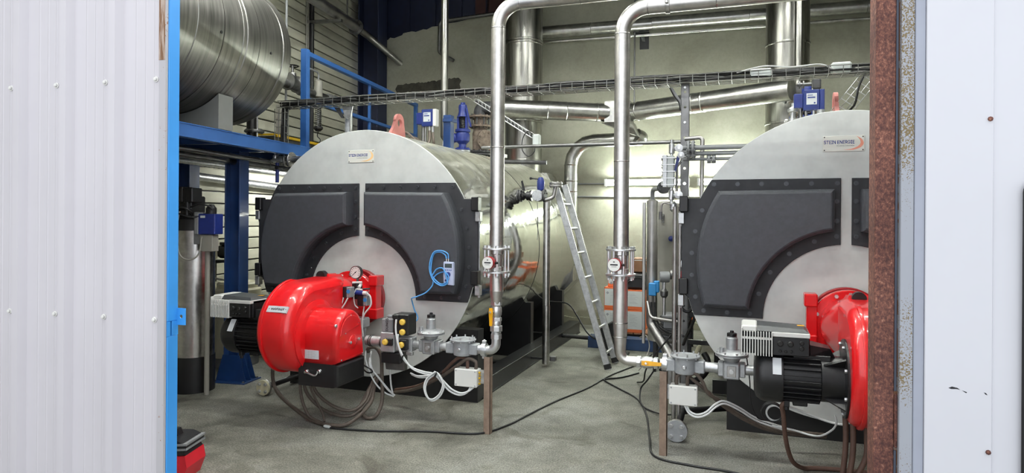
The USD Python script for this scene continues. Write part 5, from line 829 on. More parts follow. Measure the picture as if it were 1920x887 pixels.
# ================================================================ back of the hall
for nm, x, y, r, z0, zr in (("left", 0.265, 3.78, 0.265, 2.2, (4.03, 4.07, 2.93, 2.96, 2.38)), ("right", 3.74, 3.72, 0.255, 2.2, (3.745, 2.765))):
    fl_ = thing("flue", f"thick upright stainless flue behind the {nm} boiler", "flue", (x, y, z0)); zs = sorted(set([z0] + [q for q in zr if not any(0 < w - q < 0.06 for w in zr)] + [6.45]))
    for i in range(len(zs) - 1): part(fl_, "flue_section", MB().lathe([(r, 0), (r, zs[i + 1] - zs[i] - 0.002)], P(x, y, zs[i]), UP, 64), "flue_steel", smooth=40)
    for q in zr: part(fl_, "locking_band", MB().lathe([(r, -0.016), (r + 0.010, -0.012), (r + 0.012, 0), (r + 0.010, 0.012), (r, 0.016)], P(x, y, q), UP, 64, cap=False), "flue_steel")
single("pipe", "slim upright steel pipe in front of the right flue", "pipe", MB().tube([P(3.835, 3.2, 2.35), P(3.835, 3.2, 6.4)], 0.047, 18), "flue_steel")
# steam mains: each boiler's valve to a common box
def main(pts, r, rings, lab):
    t = thing("steam_main", lab, "pipe", pts[0]); pts = [np.asarray(q, float) for q in pts]
    d = pts[-1] - pts[0]; L_ = np.linalg.norm(d); cuts = [0] + [q * L_ for q in rings] + [L_]
    for i in range(len(cuts) - 1): part(t, "lagging_sheet", MB().lathe([(r - 0.004 + 0.003 * (i % 2), 0), (r + 0.003 * (i % 2), 0.001), (r + 0.003 * (i % 2), cuts[i + 1] - cuts[i])], pts[0] + nrm(d) * cuts[i], d, 48), "cladding_alu", smooth=35)
    for c_ in cuts[1:-1]: part(t, "swage", MB().lathe([(r, -0.010), (r + 0.007, 0), (r, 0.010)], pts[0] + nrm(d) * c_, d, 48, cap=False), "cladding_alu")
    return t
TB = P(1.64, 3.74, 3.0)
main([P(0.14, 3.00, 3.02), TB + P(-0.15, -0.06, 0.0)], 0.122, (0.45, 0.62, 0.90), "fat aluminium clad steam pipe from the left boiler to the common box")
mr = main([TB + P(0.16, -0.03, 0.0), P(3.74, 2.80, 3.03)], 0.122, (0.06, 0.5), "fat aluminium clad steam pipe from the right boiler down to the common box")
for x_ in (2.55,): part(mr, "seam_rib", MB().lathe([(0.122, -0.01), (0.13, 0), (0.122, 0.01)], TB + P(0.16, -0.03, 0) + (P(3.74, 2.80, 3.03) - TB - P(0.16, -0.03, 0)) * 0.44, P(2.10, -0.94, 0.03), 48, cap=False), "cladding_alu")
tb = thing("pipe_box", "aluminium clad junction box where the two steam pipes meet", "pipe box", TB)
part(tb, "box", MB().hull([TB + P(*q) for q in ((-0.17, -0.16, -0.14), (0.17, -0.16, -0.14), (-0.17, 0.2, -0.14), (0.17, 0.2, -0.14), (-0.17, -0.16, 0.14), (0.17, -0.16, 0.14), (-0.17, 0.2, 0.14), (0.17, 0.2, 0.14))]), "cladding_alu", smooth=False)
part(tb, "tapered_outlet", MB().hull([TB + P(*q) for q in ((-0.22, -0.15, -0.142), (0.2, -0.15, -0.142), (-0.2, 0.18, -0.142), (0.2, 0.18, -0.142))] + [TB + P(0.2 + 0.09 * math.cos(a), 0.06 + 0.11 * math.sin(a), -0.30 - 0.04 * math.cos(a)) for a in np.linspace(0, 6.28, 20)]), "cladding_alu", smooth=30)
cp = thing("condensate_pipe", "aluminium clad pipe with a segmented elbow dropping behind the left boiler", "pipe", P(0.9, 4.0, 1.2))
cpts = fillet([TB + P(0.22, 0.07, -0.30), P(1.95, 3.9, 2.66), P(0.90, 4.03, 2.665), P(0.90, 4.03, 0.9)], 0.34, 4)
part(cp, "lagging_sheet", MB().tube(cpts, 0.095, 28), "cladding_alu", smooth=20)
for z_ in (2.33, 2.1, 1.95, 1.5): part(cp, "swage", MB().lathe([(0.095, -0.008), (0.101, 0), (0.095, 0.008)], P(0.90, 4.03, z_), UP, 28, cap=False), "cladding_alu")
wp = thing("wall_pipe", "long aluminium clad pipe high along the back wall", "pipe", hall(0, 9.72, 4.33)); us = (-3.0, -1.62, -0.75, 0.55, 2.0, 4.5)
for i in range(5): part(wp, "lagging_sheet", MB().tube([hall(us[i], 9.72, 4.325 + 0.012 * i), hall(us[i + 1] - 0.004, 9.72, 4.337 + 0.012 * i)], 0.088 - 0.002 * (i % 2), 28), "cladding_alu", smooth=40)
pipe_("pipe", "slim pale pipe just under the long clad pipe on the back wall", [hall(-2.9, 9.80, 4.20), hall(3, 9.80, 4.24)], 0.022, "steel")
pipe_("pipe", "black pipe along the ragged plaster top, looping down at its left end", [hall(3.5, 9.82, 5.10), hall(-0.2, 9.82, 4.90), hall(-2.4, 9.82, 4.775), hall(-3.15, 9.82, 4.70), hall(-4.035, 9.82, 4.645), hall(-4.04, 9.82, 4.16), hall(-3.8, 9.82, 4.02)], 0.028, "steel_dark", 0.07)
bk = thing("wall_bracket", "small dark bracket plate below the long pipe on the back wall", "bracket", hall(-0.87, 9.88, 4.03))
part(bk, "plate", MB().box((-0.94, 9.885, 4.03), (-0.81, 9.9, 4.30), 0.003, **HB), "iron_dark"); part(bk, "arm", MB().hull([hall(*q) for q in ((-0.94, 9.80, 4.29), (-0.88, 9.80, 4.29), (-0.90, 9.886, 4.14), (-0.86, 9.886, 4.14), (-0.94, 9.80, 4.24), (-0.88, 9.886, 4.24))]), "iron_dark", smooth=False); part(bk, "shelf", MB().box((-1.02, 9.75, 4.245), (-0.80, 9.89, 4.256), **HB), "iron_dark")
pipe_("hanger_rod", "thin dark rod hanging in front of the back wall beside the right gas pipe", [hall(-1.0, 9.76, 3.1), hall(-1.0, 9.76, 6.4)], 0.012, "steel_dark", cat="rod", n=8)
hose("cable", "small loop of dark wire on the back wall beside the right gas pipe", "cable", [hall(-1.17 + 0.06 * math.cos(a), 9.85, 3.42 + 0.06 * math.sin(a)) for a in np.linspace(-1, 5.5, 14)], 0.008, "cable_black")
# ---------------------------------------------------------------- steam fittings on the boilers
def stop_valve(x0, lab):
    O = P(x0 - 0.08, 3.0, 0); t = thing("stop_valve", lab, "valve", O + UP * 2.3, "steam stop valves")
    part(t, "body", MB().lathe([(0.075, 0), (0.075, 0.11), (0.10, 0.13), (0.105, 0.36), (0.09, 0.40), (0.09, 0.46)], O + UP * 2.33, UP, 28), "iron_rusty"); part(t, "flange", MB().flange(O + UP * 2.40, UP, 0.155, 0.028, 8, 0.016), "iron_dark"); part(t, "flange", MB().flange(O + UP * 2.435, UP, 0.155, 0.024, 8, 0.016), "iron_dark"); part(t, "flange", MB().flange(O + UP * 2.775, UP, 0.15, 0.026, 8, 0.016), "iron_rusty")
    part(t, "neck", MB().cyl(O + UP * 2.80, O + UP * 2.90, 0.085, 20), "iron_rusty"); part(t, "flange", MB().flange(O + UP * 2.90, UP, 0.15, 0.026, 8, 0.016), "iron_rusty")
    for q in range(8): a = math.radians(45 * q); part(t, "stud", MB().cyl(O + P(0.12 * math.cos(a), 0.12 * math.sin(a), 2.76), O + P(0.12 * math.cos(a), 0.12 * math.sin(a), 2.95), 0.010, 8), "iron_dark")
    part(t, "elbow", MB().tube(fillet([O + UP * 2.92, O + UP * 3.03, O + P(0.22 if x0 < 1 else -0.22, 0.02, 3.03)], 0.15, 8), 0.088, 22), "iron_dark", smooth=45)
    part(t, "side_flange", MB().flange(O + P(0.09, -0.06, 2.60), nrm(P(0.8, -0.6, 0)), 0.13, 0.035, 8, 0.014), "iron_rusty"); part(t, "elbow_flange", MB().flange(O + P(0.20 if x0 < 1 else -0.20, 0.02, 3.03), P(1, 0, 0), 0.12, 0.03), "iron_dark")
    return t
stop_valve(X1, "rusty cast iron steam stop valve on top of the left boiler"); stop_valve(X2, "dark steam stop valve and elbow on top of the right boiler")
def safety_valve(x0, lab):
    O = P(x0 - 0.08, 2.42, 0); t = thing("safety_valve", lab, "valve", O + UP * 2.3, "safety valves")
    part(t, "nozzle", MB().cyl(O + UP * 2.30, O + UP * 2.40, 0.055, 20), "steel"); part(t, "flange", MB().flange(O + UP * 2.395, UP, 0.095, 0.022, 6, 0.012), "zinc"); part(t, "flange", MB().flange(O + UP * 2.42, UP, 0.095, 0.02, 6, 0.012), "valve_blue")
    part(t, "body", MB().lathe([(0.05, 0), (0.045, 0.05), (0.085, 0.09), (0.09, 0.17), (0.075, 0.20), (0.095, 0.205), (0.095, 0.235), (0.06, 0.245)], O + UP * 2.44, UP, 26), "valve_blue"); part(t, "outlet", MB().lathe([(0.055, 0), (0.06, 0.10), (0.10, 0.11), (0.10, 0.135)], O + P(-0.04, 0, 2.575), P(-1, 0, 0), 24), "valve_blue")
    for a in (40, 140, 220, 320): part(t, "bolt", MB().hexb(O + P(-0.19, 0.08 * math.cos(math.radians(a)), 2.575 + 0.08 * math.sin(math.radians(a))), P(-1, 0, 0), 0.014, 0.03), "zinc")
    for s in (-1, 1): part(t, "yoke", MB().box((s * 0.055 - 0.014, -0.03, 2.68), (s * 0.055 + 0.014, 0.03, 2.84), 0.005, o=O), "valve_blue")
    part(t, "spring", MB().tube([O + P(0.03 * math.cos(a), 0.03 * math.sin(a), 2.69 + a * 0.0028) for a in np.linspace(0, 2 * math.pi * 8, 110)], 0.008, 6), "black_satin"); part(t, "bonnet", MB().lathe([(0.075, 0), (0.06, 0.03), (0.05, 0.07), (0.055, 0.12), (0.05, 0.15), (0.03, 0.16), (0.03, 0.18)], O + UP * 2.83, UP, 22), "valve_blue")
    part(t, "lever", MB().hull([O + P(0.05, -0.03, 2.93), O + P(0.07, -0.03, 2.95), O + P(0.11, -0.03, 2.70), O + P(0.13, -0.03, 2.70), O + P(0.05, -0.015, 2.93), O + P(0.13, -0.015, 2.70)]), "valve_blue")
    return t
safety_valve(X1, "bright blue spring safety valve on top of the left boiler"); safety_valve(X2, "blue safety valve on top of the right boiler, barely in view")
dp_ = thing("discharge_pipe", "tall pale steel pipe rising from the blue safety valve of the left boiler", "pipe", P(-0.28, 2.42, 2.5))
part(dp_, "pipe", MB().tube(fillet([P(-0.255, 2.42, 2.575), P(-0.335, 2.42, 2.575), P(-0.335, 2.42, 6.4)], 0.07), 0.046, 20), "flue_steel", smooth=45); part(dp_, "flange", MB().flange(P(-0.255, 2.42, 2.575), P(1, 0, 0), 0.10, 0.02), "iron_dark"); part(dp_, "drain", MB().tube(spline([P(-0.335, 2.40, 2.53), P(-0.33, 2.38, 2.47), P(-0.30, 2.36, 2.43), P(-0.30, 2.36, 2.36)], 6), 0.012, 8), "steel_dull")
def level_box(x0, lab, sensor):
    O = P(x0, 1.52, 0); t = thing("level_controller", lab, "controller", O + UP * 2.3, "blue level controllers"); L = lambda a, b, c: O + P(a, b, c)
    part(t, "case", MB().box((-0.18, -0.03, 2.60), (-0.04, 0.05, 2.79), 0.006, o=O), "box_blue"); part(t, "side_door", MB().box((-0.04, -0.03, 2.60), (0.0, 0.05, 2.79), 0.004, o=O), "box_white" if not sensor else "box_blue"); part(t, "rear_case", MB().box((-0.26, 0.0, 2.63), (-0.18, 0.09, 2.76), 0.004, o=O), "valve_blue")
    f = part(t, "face_label", MB().box((-0.155, -0.033, 2.65), (-0.065, -0.0295, 2.755), 0.001, o=O), "label_silver"); part(f, "print", MB().box((-0.145, -0.0345, 2.71), (-0.08, -0.0325, 2.722), o=O).box((-0.145, -0.0345, 2.735), (-0.10, -0.0325, 2.741), o=O).cyl(L(-0.085, -0.0345, 2.665), L(-0.085, -0.0325, 2.665), 0.008, 10), "ink_blue", smooth=False)
    part(t, "pole", MB().cyl(L(-0.20, 0.06, 2.28), L(-0.20, 0.06, 2.63), 0.022, 14), "steel"); part(t, "pole", MB().cyl(L(-0.155, 0.02, 2.28), L(-0.155, 0.02, 2.60), 0.014, 12), "steel"); part(t, "gland", MB().cyl(L(-0.09, 0.0, 2.55), L(-0.09, 0.0, 2.60), 0.012, 10), "zinc"); part(t, "gland", MB().cyl(L(-0.05, 0.0, 2.53), L(-0.05, 0.0, 2.60), 0.014, 10), "zinc")
    if not sensor:
        part(t, "flexible_conduit", MB().tube(spline([L(-0.09, 0, 2.55), L(-0.08, -0.02, 2.45), L(-0.10, -0.06, 2.39), L(-0.2, -0.08, 2.42), L(-0.32, -0.08, 2.52), L(-0.42, -0.06, 2.53), L(-0.5, -0.02, 2.46), L(-0.53, 0.1, 2.30)], 7), 0.017, 10), "hose_brown"); part(t, "flexible_conduit", MB().tube(spline([L(-0.05, 0, 2.53), L(-0.03, -0.02, 2.42), L(-0.06, 0.05, 2.33), L(-0.2, 0.1, 2.38), L(-0.3, 0.1, 2.48), L(-0.4, 0.08, 2.48), L(-0.46, 0.1, 2.36), L(-0.48, 0.12, 2.28)], 7), 0.015, 10), "hose_brown")
        part(t, "back_post", MB().box((0.02, 0.12, 2.28), (0.11, 0.22, 2.74), 0.004, o=O).box((0.02, 0.10, 2.66), (0.14, 0.24, 2.70), 0.004, o=O), "navy")
    else:
        part(t, "fitting", MB().cyl(L(-0.28, 0.05, 2.62), L(-0.19, 0.05, 2.70), 0.025, 12).cyl(L(-0.26, 0.05, 2.40), L(-0.26, 0.05, 2.68), 0.022, 12), "zinc"); part(t, "fitting", MB().lathe([(0.045, 0), (0.045, 0.03), (0.025, 0.035), (0.025, 0.09), (0.045, 0.095), (0.045, 0.12)], L(-0.27, 0.0, 2.50), UP, 16), "zinc"); part(t, "float_cup", MB().cyl(L(-0.03, -0.02, 2.50), L(-0.03, -0.02, 2.60), 0.035, 16), "cast_alu")
    return t
level_box(X1, "blue level controller box with white side on top of the left boiler", False); level_box(X2, "blue level controller box on top of the right boiler", True)
sn = thing("pressure_transmitter", "small dark transmitter on a horizontal stub behind the right boiler's blue box", "transmitter", P(3.9, 1.75, 2.8))
part(sn, "head", MB().box((3.86, 1.70, 2.83), (3.94, 1.78, 2.93), 0.012), "iron_dark"); part(sn, "stub", MB().cyl(P(3.73, 1.74, 2.885), P(3.87, 1.74, 2.885), 0.018, 12), "steel_dark"); part(sn, "stem", MB().cyl(P(3.90, 1.74, 2.70), P(3.90, 1.74, 2.83), 0.012, 10), "steel_dark"); part(sn, "lead", MB().tube(spline([P(3.90, 1.7, 2.72), P(3.87, 1.66, 2.80), P(3.83, 1.62, 2.79), P(3.82, 1.57, 2.70)], 6), 0.008, 8), "cable_black")
for d_ in (0, 0.035): part(sn, "disc", MB().lathe([(0.04, 0), (0.04, 0.012)], P(3.745 + d_, 1.74, 2.885), P(1, 0, 0), 16), "steel_dark")
pipe_("pipe", "thin black horizontal pipe crossing behind the right gas pipe", [P(0.55, 1.5, 2.34), P(2.72, 1.5, 2.342)], 0.019, "steel_dark")
sb = thing("sample_bar", "grey round bar and pale bracket beside the left gas pipe, above the boiler", "bar", P(0.8, 2.0, 2.2)); part(sb, "bar", MB().cyl(P(0.62, 2.0, 2.226), P(1.14, 2.0, 2.205), 0.024, 14), "iron_dark"); part(sb, "bracket", MB().box((0.53, 1.98, 2.27), (0.66, 2.02, 2.31), 0.003).box((0.56, 1.98, 2.12), (0.585, 2.02, 2.28), 0.003), "box_white")
# ================================================================ wire trays
def basket(name, lab, cat_pts, w, h, n, m="wire", cables=0, side=WY, up=UP):
    a, b = (np.asarray(q, float) for q in cat_pts); t = thing(name, lab, "cable tray", (a + b) / 2); d = nrm(b - a)
    for (s, z_) in ((-0.5, 0), (-0.17, 0), (0.17, 0), (0.5, 0), (-0.5, 1), (0.5, 1)): part(t, "long_wire", MB().tube([a + side * s * w + up * z_ * h, b + side * s * w + up * z_ * h], 0.0035, 6), m)
    for i in range(n):
        c = a + (b - a) * (i + 0.5) / n; part(t, "cross_wire", MB().tube([c + side * -0.5 * w + up * h, c + side * -0.5 * w, c + side * 0.5 * w, c + side * 0.5 * w + up * h], 0.0035, 5), m)
    L_ = np.linalg.norm(b - a)
    for i in range(cables):
        k_ = max(4, int(L_ / 0.35)); pts = [a + (b - a) * j / k_ + side * w * (RNG.uniform(-0.38, 0.38)) + up * (0.014 + 0.008 * i + RNG.uniform(0, 0.012)) for j in range(k_ + 1)]
        part(t, "cable", MB().tube(spline(pts, 4), RNG.uniform(0.008, 0.014), 6), "cable_black" if i != 4 else "lagging")
    return t
mt = basket("cable_tray", "long wire cable tray full of black cables crossing above both boilers", [P(-1.16, 0.35, 2.672), P(5.4, 0.35, 2.690)], 0.16, 0.062, 66, cables=7)
part(mt, "junction_box", MB().box((3.30, 0.29, 2.70), (3.46, 0.40, 2.765), 0.01), "frost"); part(mt, "junction_box", MB().box((3.88, 0.30, 2.70), (4.02, 0.38, 2.78), 0.012), "frost")
part(mt, "white_wire", MB().tube(spline([P(3.2, 0.28, 2.74), P(3.4, 0.27, 2.775), P(3.6, 0.29, 2.76), P(3.8, 0.28, 2.765), P(3.9, 0.3, 2.72)], 6), 0.006, 6), "cable_white")
dt = basket("cable_tray", "short wire tray dropping at the left end of the long cable tray", [P(-1.14, 0.34, 2.66), P(-1.14, 0.34, 2.17)], 0.12, 0.06, 7, side=WX, up=-WY)
for i in range(3): part(dt, "cable", MB().tube(fillet([P(-0.8, 0.36, 2.70 + 0.008 * i), P(-1.12 - 0.02 * i, 0.36, 2.69 + 0.012 * i), P(-1.12 - 0.022 * i, 0.34, 2.17)], 0.08), 0.016, 8), "cable_black")
tb2 = basket("cable_tray", "pale wire tray slanting down behind the left gas pipe", [P(0.34, 1.8, 2.90), P(1.04, 1.8, 2.46)], 0.10, 0.05, 16, "zinc", 1)
jb2 = thing("junction_box", "small pale junction box at the foot of the slanting wire tray", "junction box", P(1.08, 1.78, 2.38)); part(jb2, "box", MB().box((1.05, 1.74, 2.37), (1.13, 1.82, 2.50), 0.012), "frost"); part(jb2, "lead", MB().tube(spline([P(1.06, 1.73, 2.50), P(1.0, 1.72, 2.53), P(0.94, 1.74, 2.45), P(0.93, 1.76, 2.33), P(1.0, 1.76, 2.26), P(1.07, 1.76, 2.31), P(1.07, 1.76, 2.38)], 6), 0.006, 6), "cable_black")
basket("cable_tray", "pale wire tray slanting down to the top of the right boiler", [P(3.95, 0.62, 2.40), P(4.30, 0.62, 2.86)], 0.13, 0.05, 10, "zinc", 1, side=nrm(P(0.8, 0, -0.6)), up=-WY)
tp = thing("tray_post", "perforated steel channel post carrying the long cable tray between the boilers", "post", P(2.80, 0.45, 0))
pg = sbox(-0.031, 0, 0.031, 2.70)
for i in range(18): pg = pg.difference(Point(0, 0.5 + 0.125 * i).buffer(0.011, 6))
part(tp, "channel_web", MB().prism(pg, P(2.80, 0.36, 0), WX, UP, 0.004, WY), "steel_dark", smooth=False)
for s in (-1, 1): part(tp, "channel_flange", MB().box((2.80 + s * 0.031 - 0.002, 0.36, 0), (2.80 + s * 0.031 + 0.002, 0.41, 2.70)), "steel_dark")
part(tp, "brace", MB().hull([P(*q) for q in ((2.67, 0.36, 2.665), (2.70, 0.36, 2.665), (2.77, 0.36, 2.50), (2.77, 0.36, 2.55), (2.67, 0.40, 2.665), (2.70, 0.40, 2.665), (2.77, 0.40, 2.50), (2.77, 0.40, 2.55))]), "steel_dark", smooth=False); part(tp, "brace_wire", MB().tube(spline([P(2.68, 0.34, 2.66), P(2.71, 0.34, 2.60), P(2.75, 0.34, 2.54), P(2.765, 0.34, 2.47)], 5), 0.006, 6), "cable_black")
for z_ in (2.66, 2.375, 2.1): part(tp, "bolt", MB().hexb(P(2.80, 0.358, z_), -WY, 0.012, 0.008), "zinc")
tq = thing("tray_post", "galvanised channel bracket holding up the cable tray over the left boiler", "post", P(-0.41, 0.40, 2.28)); part(tq, "channel", MB().box((-0.44, 0.37, 2.27), (-0.432, 0.41, 2.66)).box((-0.388, 0.37, 2.27), (-0.38, 0.41, 2.66)).box((-0.44, 0.405, 2.27), (-0.38, 0.412, 2.66)), "galv", smooth=False); part(tq, "head", MB().prism([(-0.47, 2.66), (-0.35, 2.66), (-0.37, 2.56), (-0.40, 2.53), (-0.44, 2.56)], P(0, 0.365, 0), WX, UP, 0.01, WY), "galv", smooth=False); part(tq, "arm", MB().hull([P(*q) for q in ((-0.56, 0.37, 2.655), (-0.50, 0.37, 2.655), (-0.46, 0.37, 2.55), (-0.48, 0.37, 2.55), (-0.56, 0.40, 2.655), (-0.46, 0.40, 2.55))]), "iron_dark", smooth=False)
# flanged stub and sampling valves on the left boiler's far shoulder
fs = thing("flanged_stub", "dark flanged pipe stub left of the left boiler's shoulder", "pipe", P(-0.95, 0.32, 2.1)); part(fs, "pipe", MB().cyl(P(-1.06, 0.32, 2.15), P(-0.66, 0.32, 2.15), 0.032, 16), "steel_dark"); part(fs, "flange", MB().flange(P(-1.08, 0.32, 2.15), P(1, 0, 0), 0.075, 0.022, 6, 0.01), "steel_dull"); part(fs, "flange", MB().flange(P(-1.035, 0.32, 2.15), P(1, 0, 0), 0.075, 0.022, 6, 0.01), "steel_dull")
sm = thing("sampling_valve", "small bright valve cluster beside the flanged stub left of the left boiler", "valve", P(-1.18, 0.32, 2.0)); part(sm, "body", MB().lathe([(0.012, -0.09), (0.012, -0.05), (0.024, -0.045), (0.024, 0.045), (0.012, 0.05), (0.012, 0.09)], P(-1.18, 0.30, 2.15), P(1, 0, 0.1), 12), "zinc"); part(sm, "bonnet", MB().lathe([(0.022, 0), (0.022, 0.03), (0.01, 0.04), (0.01, 0.07), (0.024, 0.075), (0.024, 0.085)], P(-1.19, 0.28, 2.16), UP, 12), "zinc"); part(sm, "hub", MB().lathe([(0.022, 0), (0.03, 0.01), (0.03, 0.03), (0.012, 0.034)], P(-1.11, 0.29, 2.155), -WY, 16), "zinc"); part(sm, "drop_pipe", MB().cyl(P(-1.18, 0.30, 1.92), P(-1.18, 0.30, 2.12), 0.018, 12), "valve_blue")
# ================================================================ upright pipe, shell valve, ladder
ip = thing("upright_pipe", "steel pipe standing upright beside the left boiler's polished shell", "pipe", P(1.27, 1.58, 0.03)); part(ip, "pipe", MB().lathe([(0.040, 0), (0.040, 0.62)], P(1.27, 1.58, 0.03), UP, 24), "steel"); part(ip, "pipe", MB().lathe([(0.0385, 0), (0.0385, 1.13), (0.03, 1.15)], P(1.27, 1.58, 0.652), UP, 24), "steel"); part(ip, "foot_bar", MB().box((0.86, 1.555, 0.075), (1.25, 1.59, 0.095), 0.002).box((1.03, 1.56, 0.03), (1.05, 1.58, 0.08)), "black_satin"); part(ip, "valve_stem", MB().box((1.30, 1.62, 0.05), (1.36, 1.68, 0.10), 0.004), "steel_dark")
sh_ = thing("shell_valve", "black flanged valve with blue lever head on a stub from the left boiler's shell", "valve", P(1.15, 1.5, 1.75)); Z_ = 1.815
part(sh_, "stub", MB().cyl(P(0.80, 1.5, Z_), P(1.2, 1.5, Z_), 0.018, 12), "steel"); part(sh_, "flange", MB().flange(P(0.97, 1.5, Z_), P(1, 0, 0), 0.065, 0.018, 6, 0.009), "iron_dark"); part(sh_, "flange", MB().flange(P(0.995, 1.5, Z_), P(1, 0, 0), 0.065, 0.018, 6, 0.009), "iron_dark"); part(sh_, "valve_body", MB().lathe([(0.045, 0), (0.05, 0.02), (0.03, 0.04), (0.05, 0.06), (0.045, 0.09), (0.058, 0.095), (0.058, 0.115)], P(1.015, 1.5, Z_), P(1, 0, 0), 18), "black_satin"); part(sh_, "lever", MB().hull([P(*q) for q in ((1.03, 1.48, 1.87), (1.06, 1.48, 1.87), (1.01, 1.48, 1.97), (1.03, 1.48, 1.98), (1.03, 1.50, 1.87), (1.01, 1.50, 1.97))]), "black_satin")
part(sh_, "ball_joint", MB().sph(P(1.215, 1.5, Z_), 0.062, 3), "steel_dull"); part(sh_, "face_flange", MB().flange(P(1.205, 1.45, Z_), nrm(P(0.2, -1, 0.1)), 0.06, 0.02, 5, 0.009), "cast_alu"); part(sh_, "flange", MB().flange(P(1.255, 1.5, Z_), P(1, 0, 0), 0.068, 0.022, 6, 0.009), "iron_dark")
part(sh_, "actuator", MB().lathe([(0.03, 0), (0.04, 0.02), (0.04, 0.10), (0.03, 0.12), (0.02, 0.14)], P(1.225, 1.5, 1.87), UP, 16), "valve_blue"); part(sh_, "actuator_arm", MB().cyl(P(1.225, 1.5, 1.99), P(1.12, 1.48, 2.0), 0.008, 8).sph(P(1.12, 1.48, 2.0), 0.016, 1), "black_satin"); part(sh_, "elbow", MB().tube(fillet([P(1.27, 1.5, 1.77), P(1.36, 1.52, 1.80), P(1.385, 1.52, 1.92)], 0.05), 0.022, 14), "steel_dull", smooth=45); part(sh_, "top_flange", MB().flange(P(1.385, 1.52, 1.91), UP, 0.07, 0.02, 6, 0.009), "steel_dull"); part(sh_, "top_flange", MB().flange(P(1.385, 1.52, 1.935), UP, 0.07, 0.02, 6, 0.009), "steel_dull"); part(sh_, "tag_chain", MB().tube(spline([P(1.20, 1.46, 1.74), P(1.205, 1.46, 1.6), P(1.205, 1.47, 1.45), P(1.20, 1.47, 1.35)], 5), 0.004, 6), "steel_dark")
ld = thing("ladder", "aluminium ladder leaning against the far end of the left boiler", "ladder", P(1.7, 1.85, 0)); A0, A1 = P(1.925, 1.66, 0.0), P(1.335, 1.66, 1.95); B0, B1 = P(1.935, 2.02, 0.0), P(1.345, 2.02, 1.95); dl = nrm(A1 - A0); wl_ = nrm(np.cross(WY, dl))
for a in (A0, B0): part(ld, "stile", MB().box((-0.034, -0.012, 0.0), (0.034, 0.012, 2.04), 0.003, o=a, ax=wl_, ay=WY, az=dl), "galv", smooth=False); part(ld, "foot_cap", MB().box((-0.038, -0.016, -0.002), (0.038, 0.016, 0.05), 0.003, o=a + UP * 0.012, ax=wl_, ay=WY, az=dl), "black_rubber")
for i in range(7): part(ld, "rung", MB().cyl(A0 + dl * (0.16 + 0.275 * i) - WY * 0.013, B0 + dl * (0.16 + 0.275 * i), 0.016, 12), "zinc")
# ================================================================ between the boilers
vt = thing("lagged_vessel", "grey lagged upright vessel between the boilers", "vessel", P(2.47, 1.85, 0.3)); part(vt, "shell", MB().lathe([(0.172, 0), (0.175, 0.01), (0.175, 1.40), (0.165, 1.42), (0.05, 1.44)], P(2.48, 1.85, 0.32), UP, 48), "lagging"); part(vt, "edge_strip", MB().box((2.27, 1.66, 0.30), (2.30, 1.70, 1.75), 0.004), "steel_dull")
for q in (45, 135, 225, 315): part(vt, "leg", MB().box((2.48 + 0.13 * math.cos(math.radians(q)) - 0.015, 1.85 + 0.13 * math.sin(math.radians(q)) - 0.015, 0), (2.48 + 0.13 * math.cos(math.radians(q)) + 0.015, 1.85 + 0.13 * math.sin(math.radians(q)) + 0.015, 0.33)), "black_paint")
part(vt, "tap", MB().cyl(P(2.475, 1.66, 1.62), P(2.475, 1.66, 1.54), 0.014, 8).cyl(P(2.475, 1.68, 1.62), P(2.475, 1.64, 1.62), 0.014, 8), "steel_dark"); part(vt, "blue_tap", MB().sph(P(2.56, 1.66, 1.38), 0.03, 2), "valve_blue")
dc = thing("drop_pipe", "steel pipe standing between the boilers, bending forward at its foot", "pipe", P(2.43, 1.15, 0.3)); part(dc, "pipe", MB().tube(fillet([P(2.43, 1.2, 1.70), P(2.43, 1.2, 0.58), P(2.70, 0.95, 0.24)], 0.06, 3), 0.052, 24), "steel_dull", smooth=30); part(dc, "cap", MB().lathe([(0.054, 0), (0.054, 0.11), (0.03, 0.125)], P(2.43, 1.2, 1.64), UP, 24), "steel_dull"); part(dc, "elbow_pipe", MB().tube(fillet([P(2.43, 1.2, 1.74), P(2.43, 1.2, 1.86), P(2.60, 0.7, 1.86)], 0.08), 0.02, 12), "paint_grey", smooth=45); part(dc, "flange", MB().flange(P(2.585, 0.73, 1.86), nrm(P(0.17, -0.5, 0)), 0.055, 0.016, 6, 0.008), "iron_dark"); part(dc, "flange", MB().flange(P(2.60, 0.69, 1.86), nrm(P(0.17, -0.5, 0)), 0.055, 0.016, 6, 0.008), "iron_dark")
tx = thing("transmitter_box", "bright blue transmitter box clipped to the drop pipe between the boilers", "transmitter", P(2.46, 1.1, 0.85)); part(tx, "case", MB().box((2.415, 1.08, 0.86), (2.485, 1.14, 0.98), 0.008), "sky_blue"); part(tx, "cover", MB().box((2.46, 1.09, 0.89), (2.51, 1.15, 1.0), 0.008), "sky_blue")
for i in range(2): part(tx, "gland", MB().cyl(P(2.44 + 0.03 * i, 1.11, 0.80), P(2.44 + 0.03 * i, 1.11, 0.87), 0.010, 10), "steel_dull"); part(tx, "lead", MB().tube(spline([P(2.44 + 0.03 * i, 1.10, 0.80), P(2.45 + 0.03 * i, 1.08, 0.68), P(2.50 + 0.03 * i, 1.05, 0.58), P(2.60, 1.0, 0.52 + 0.03 * i), P(2.70, 0.95, 0.5 + 0.03 * i)], 6), 0.010, 8), "cable_black")
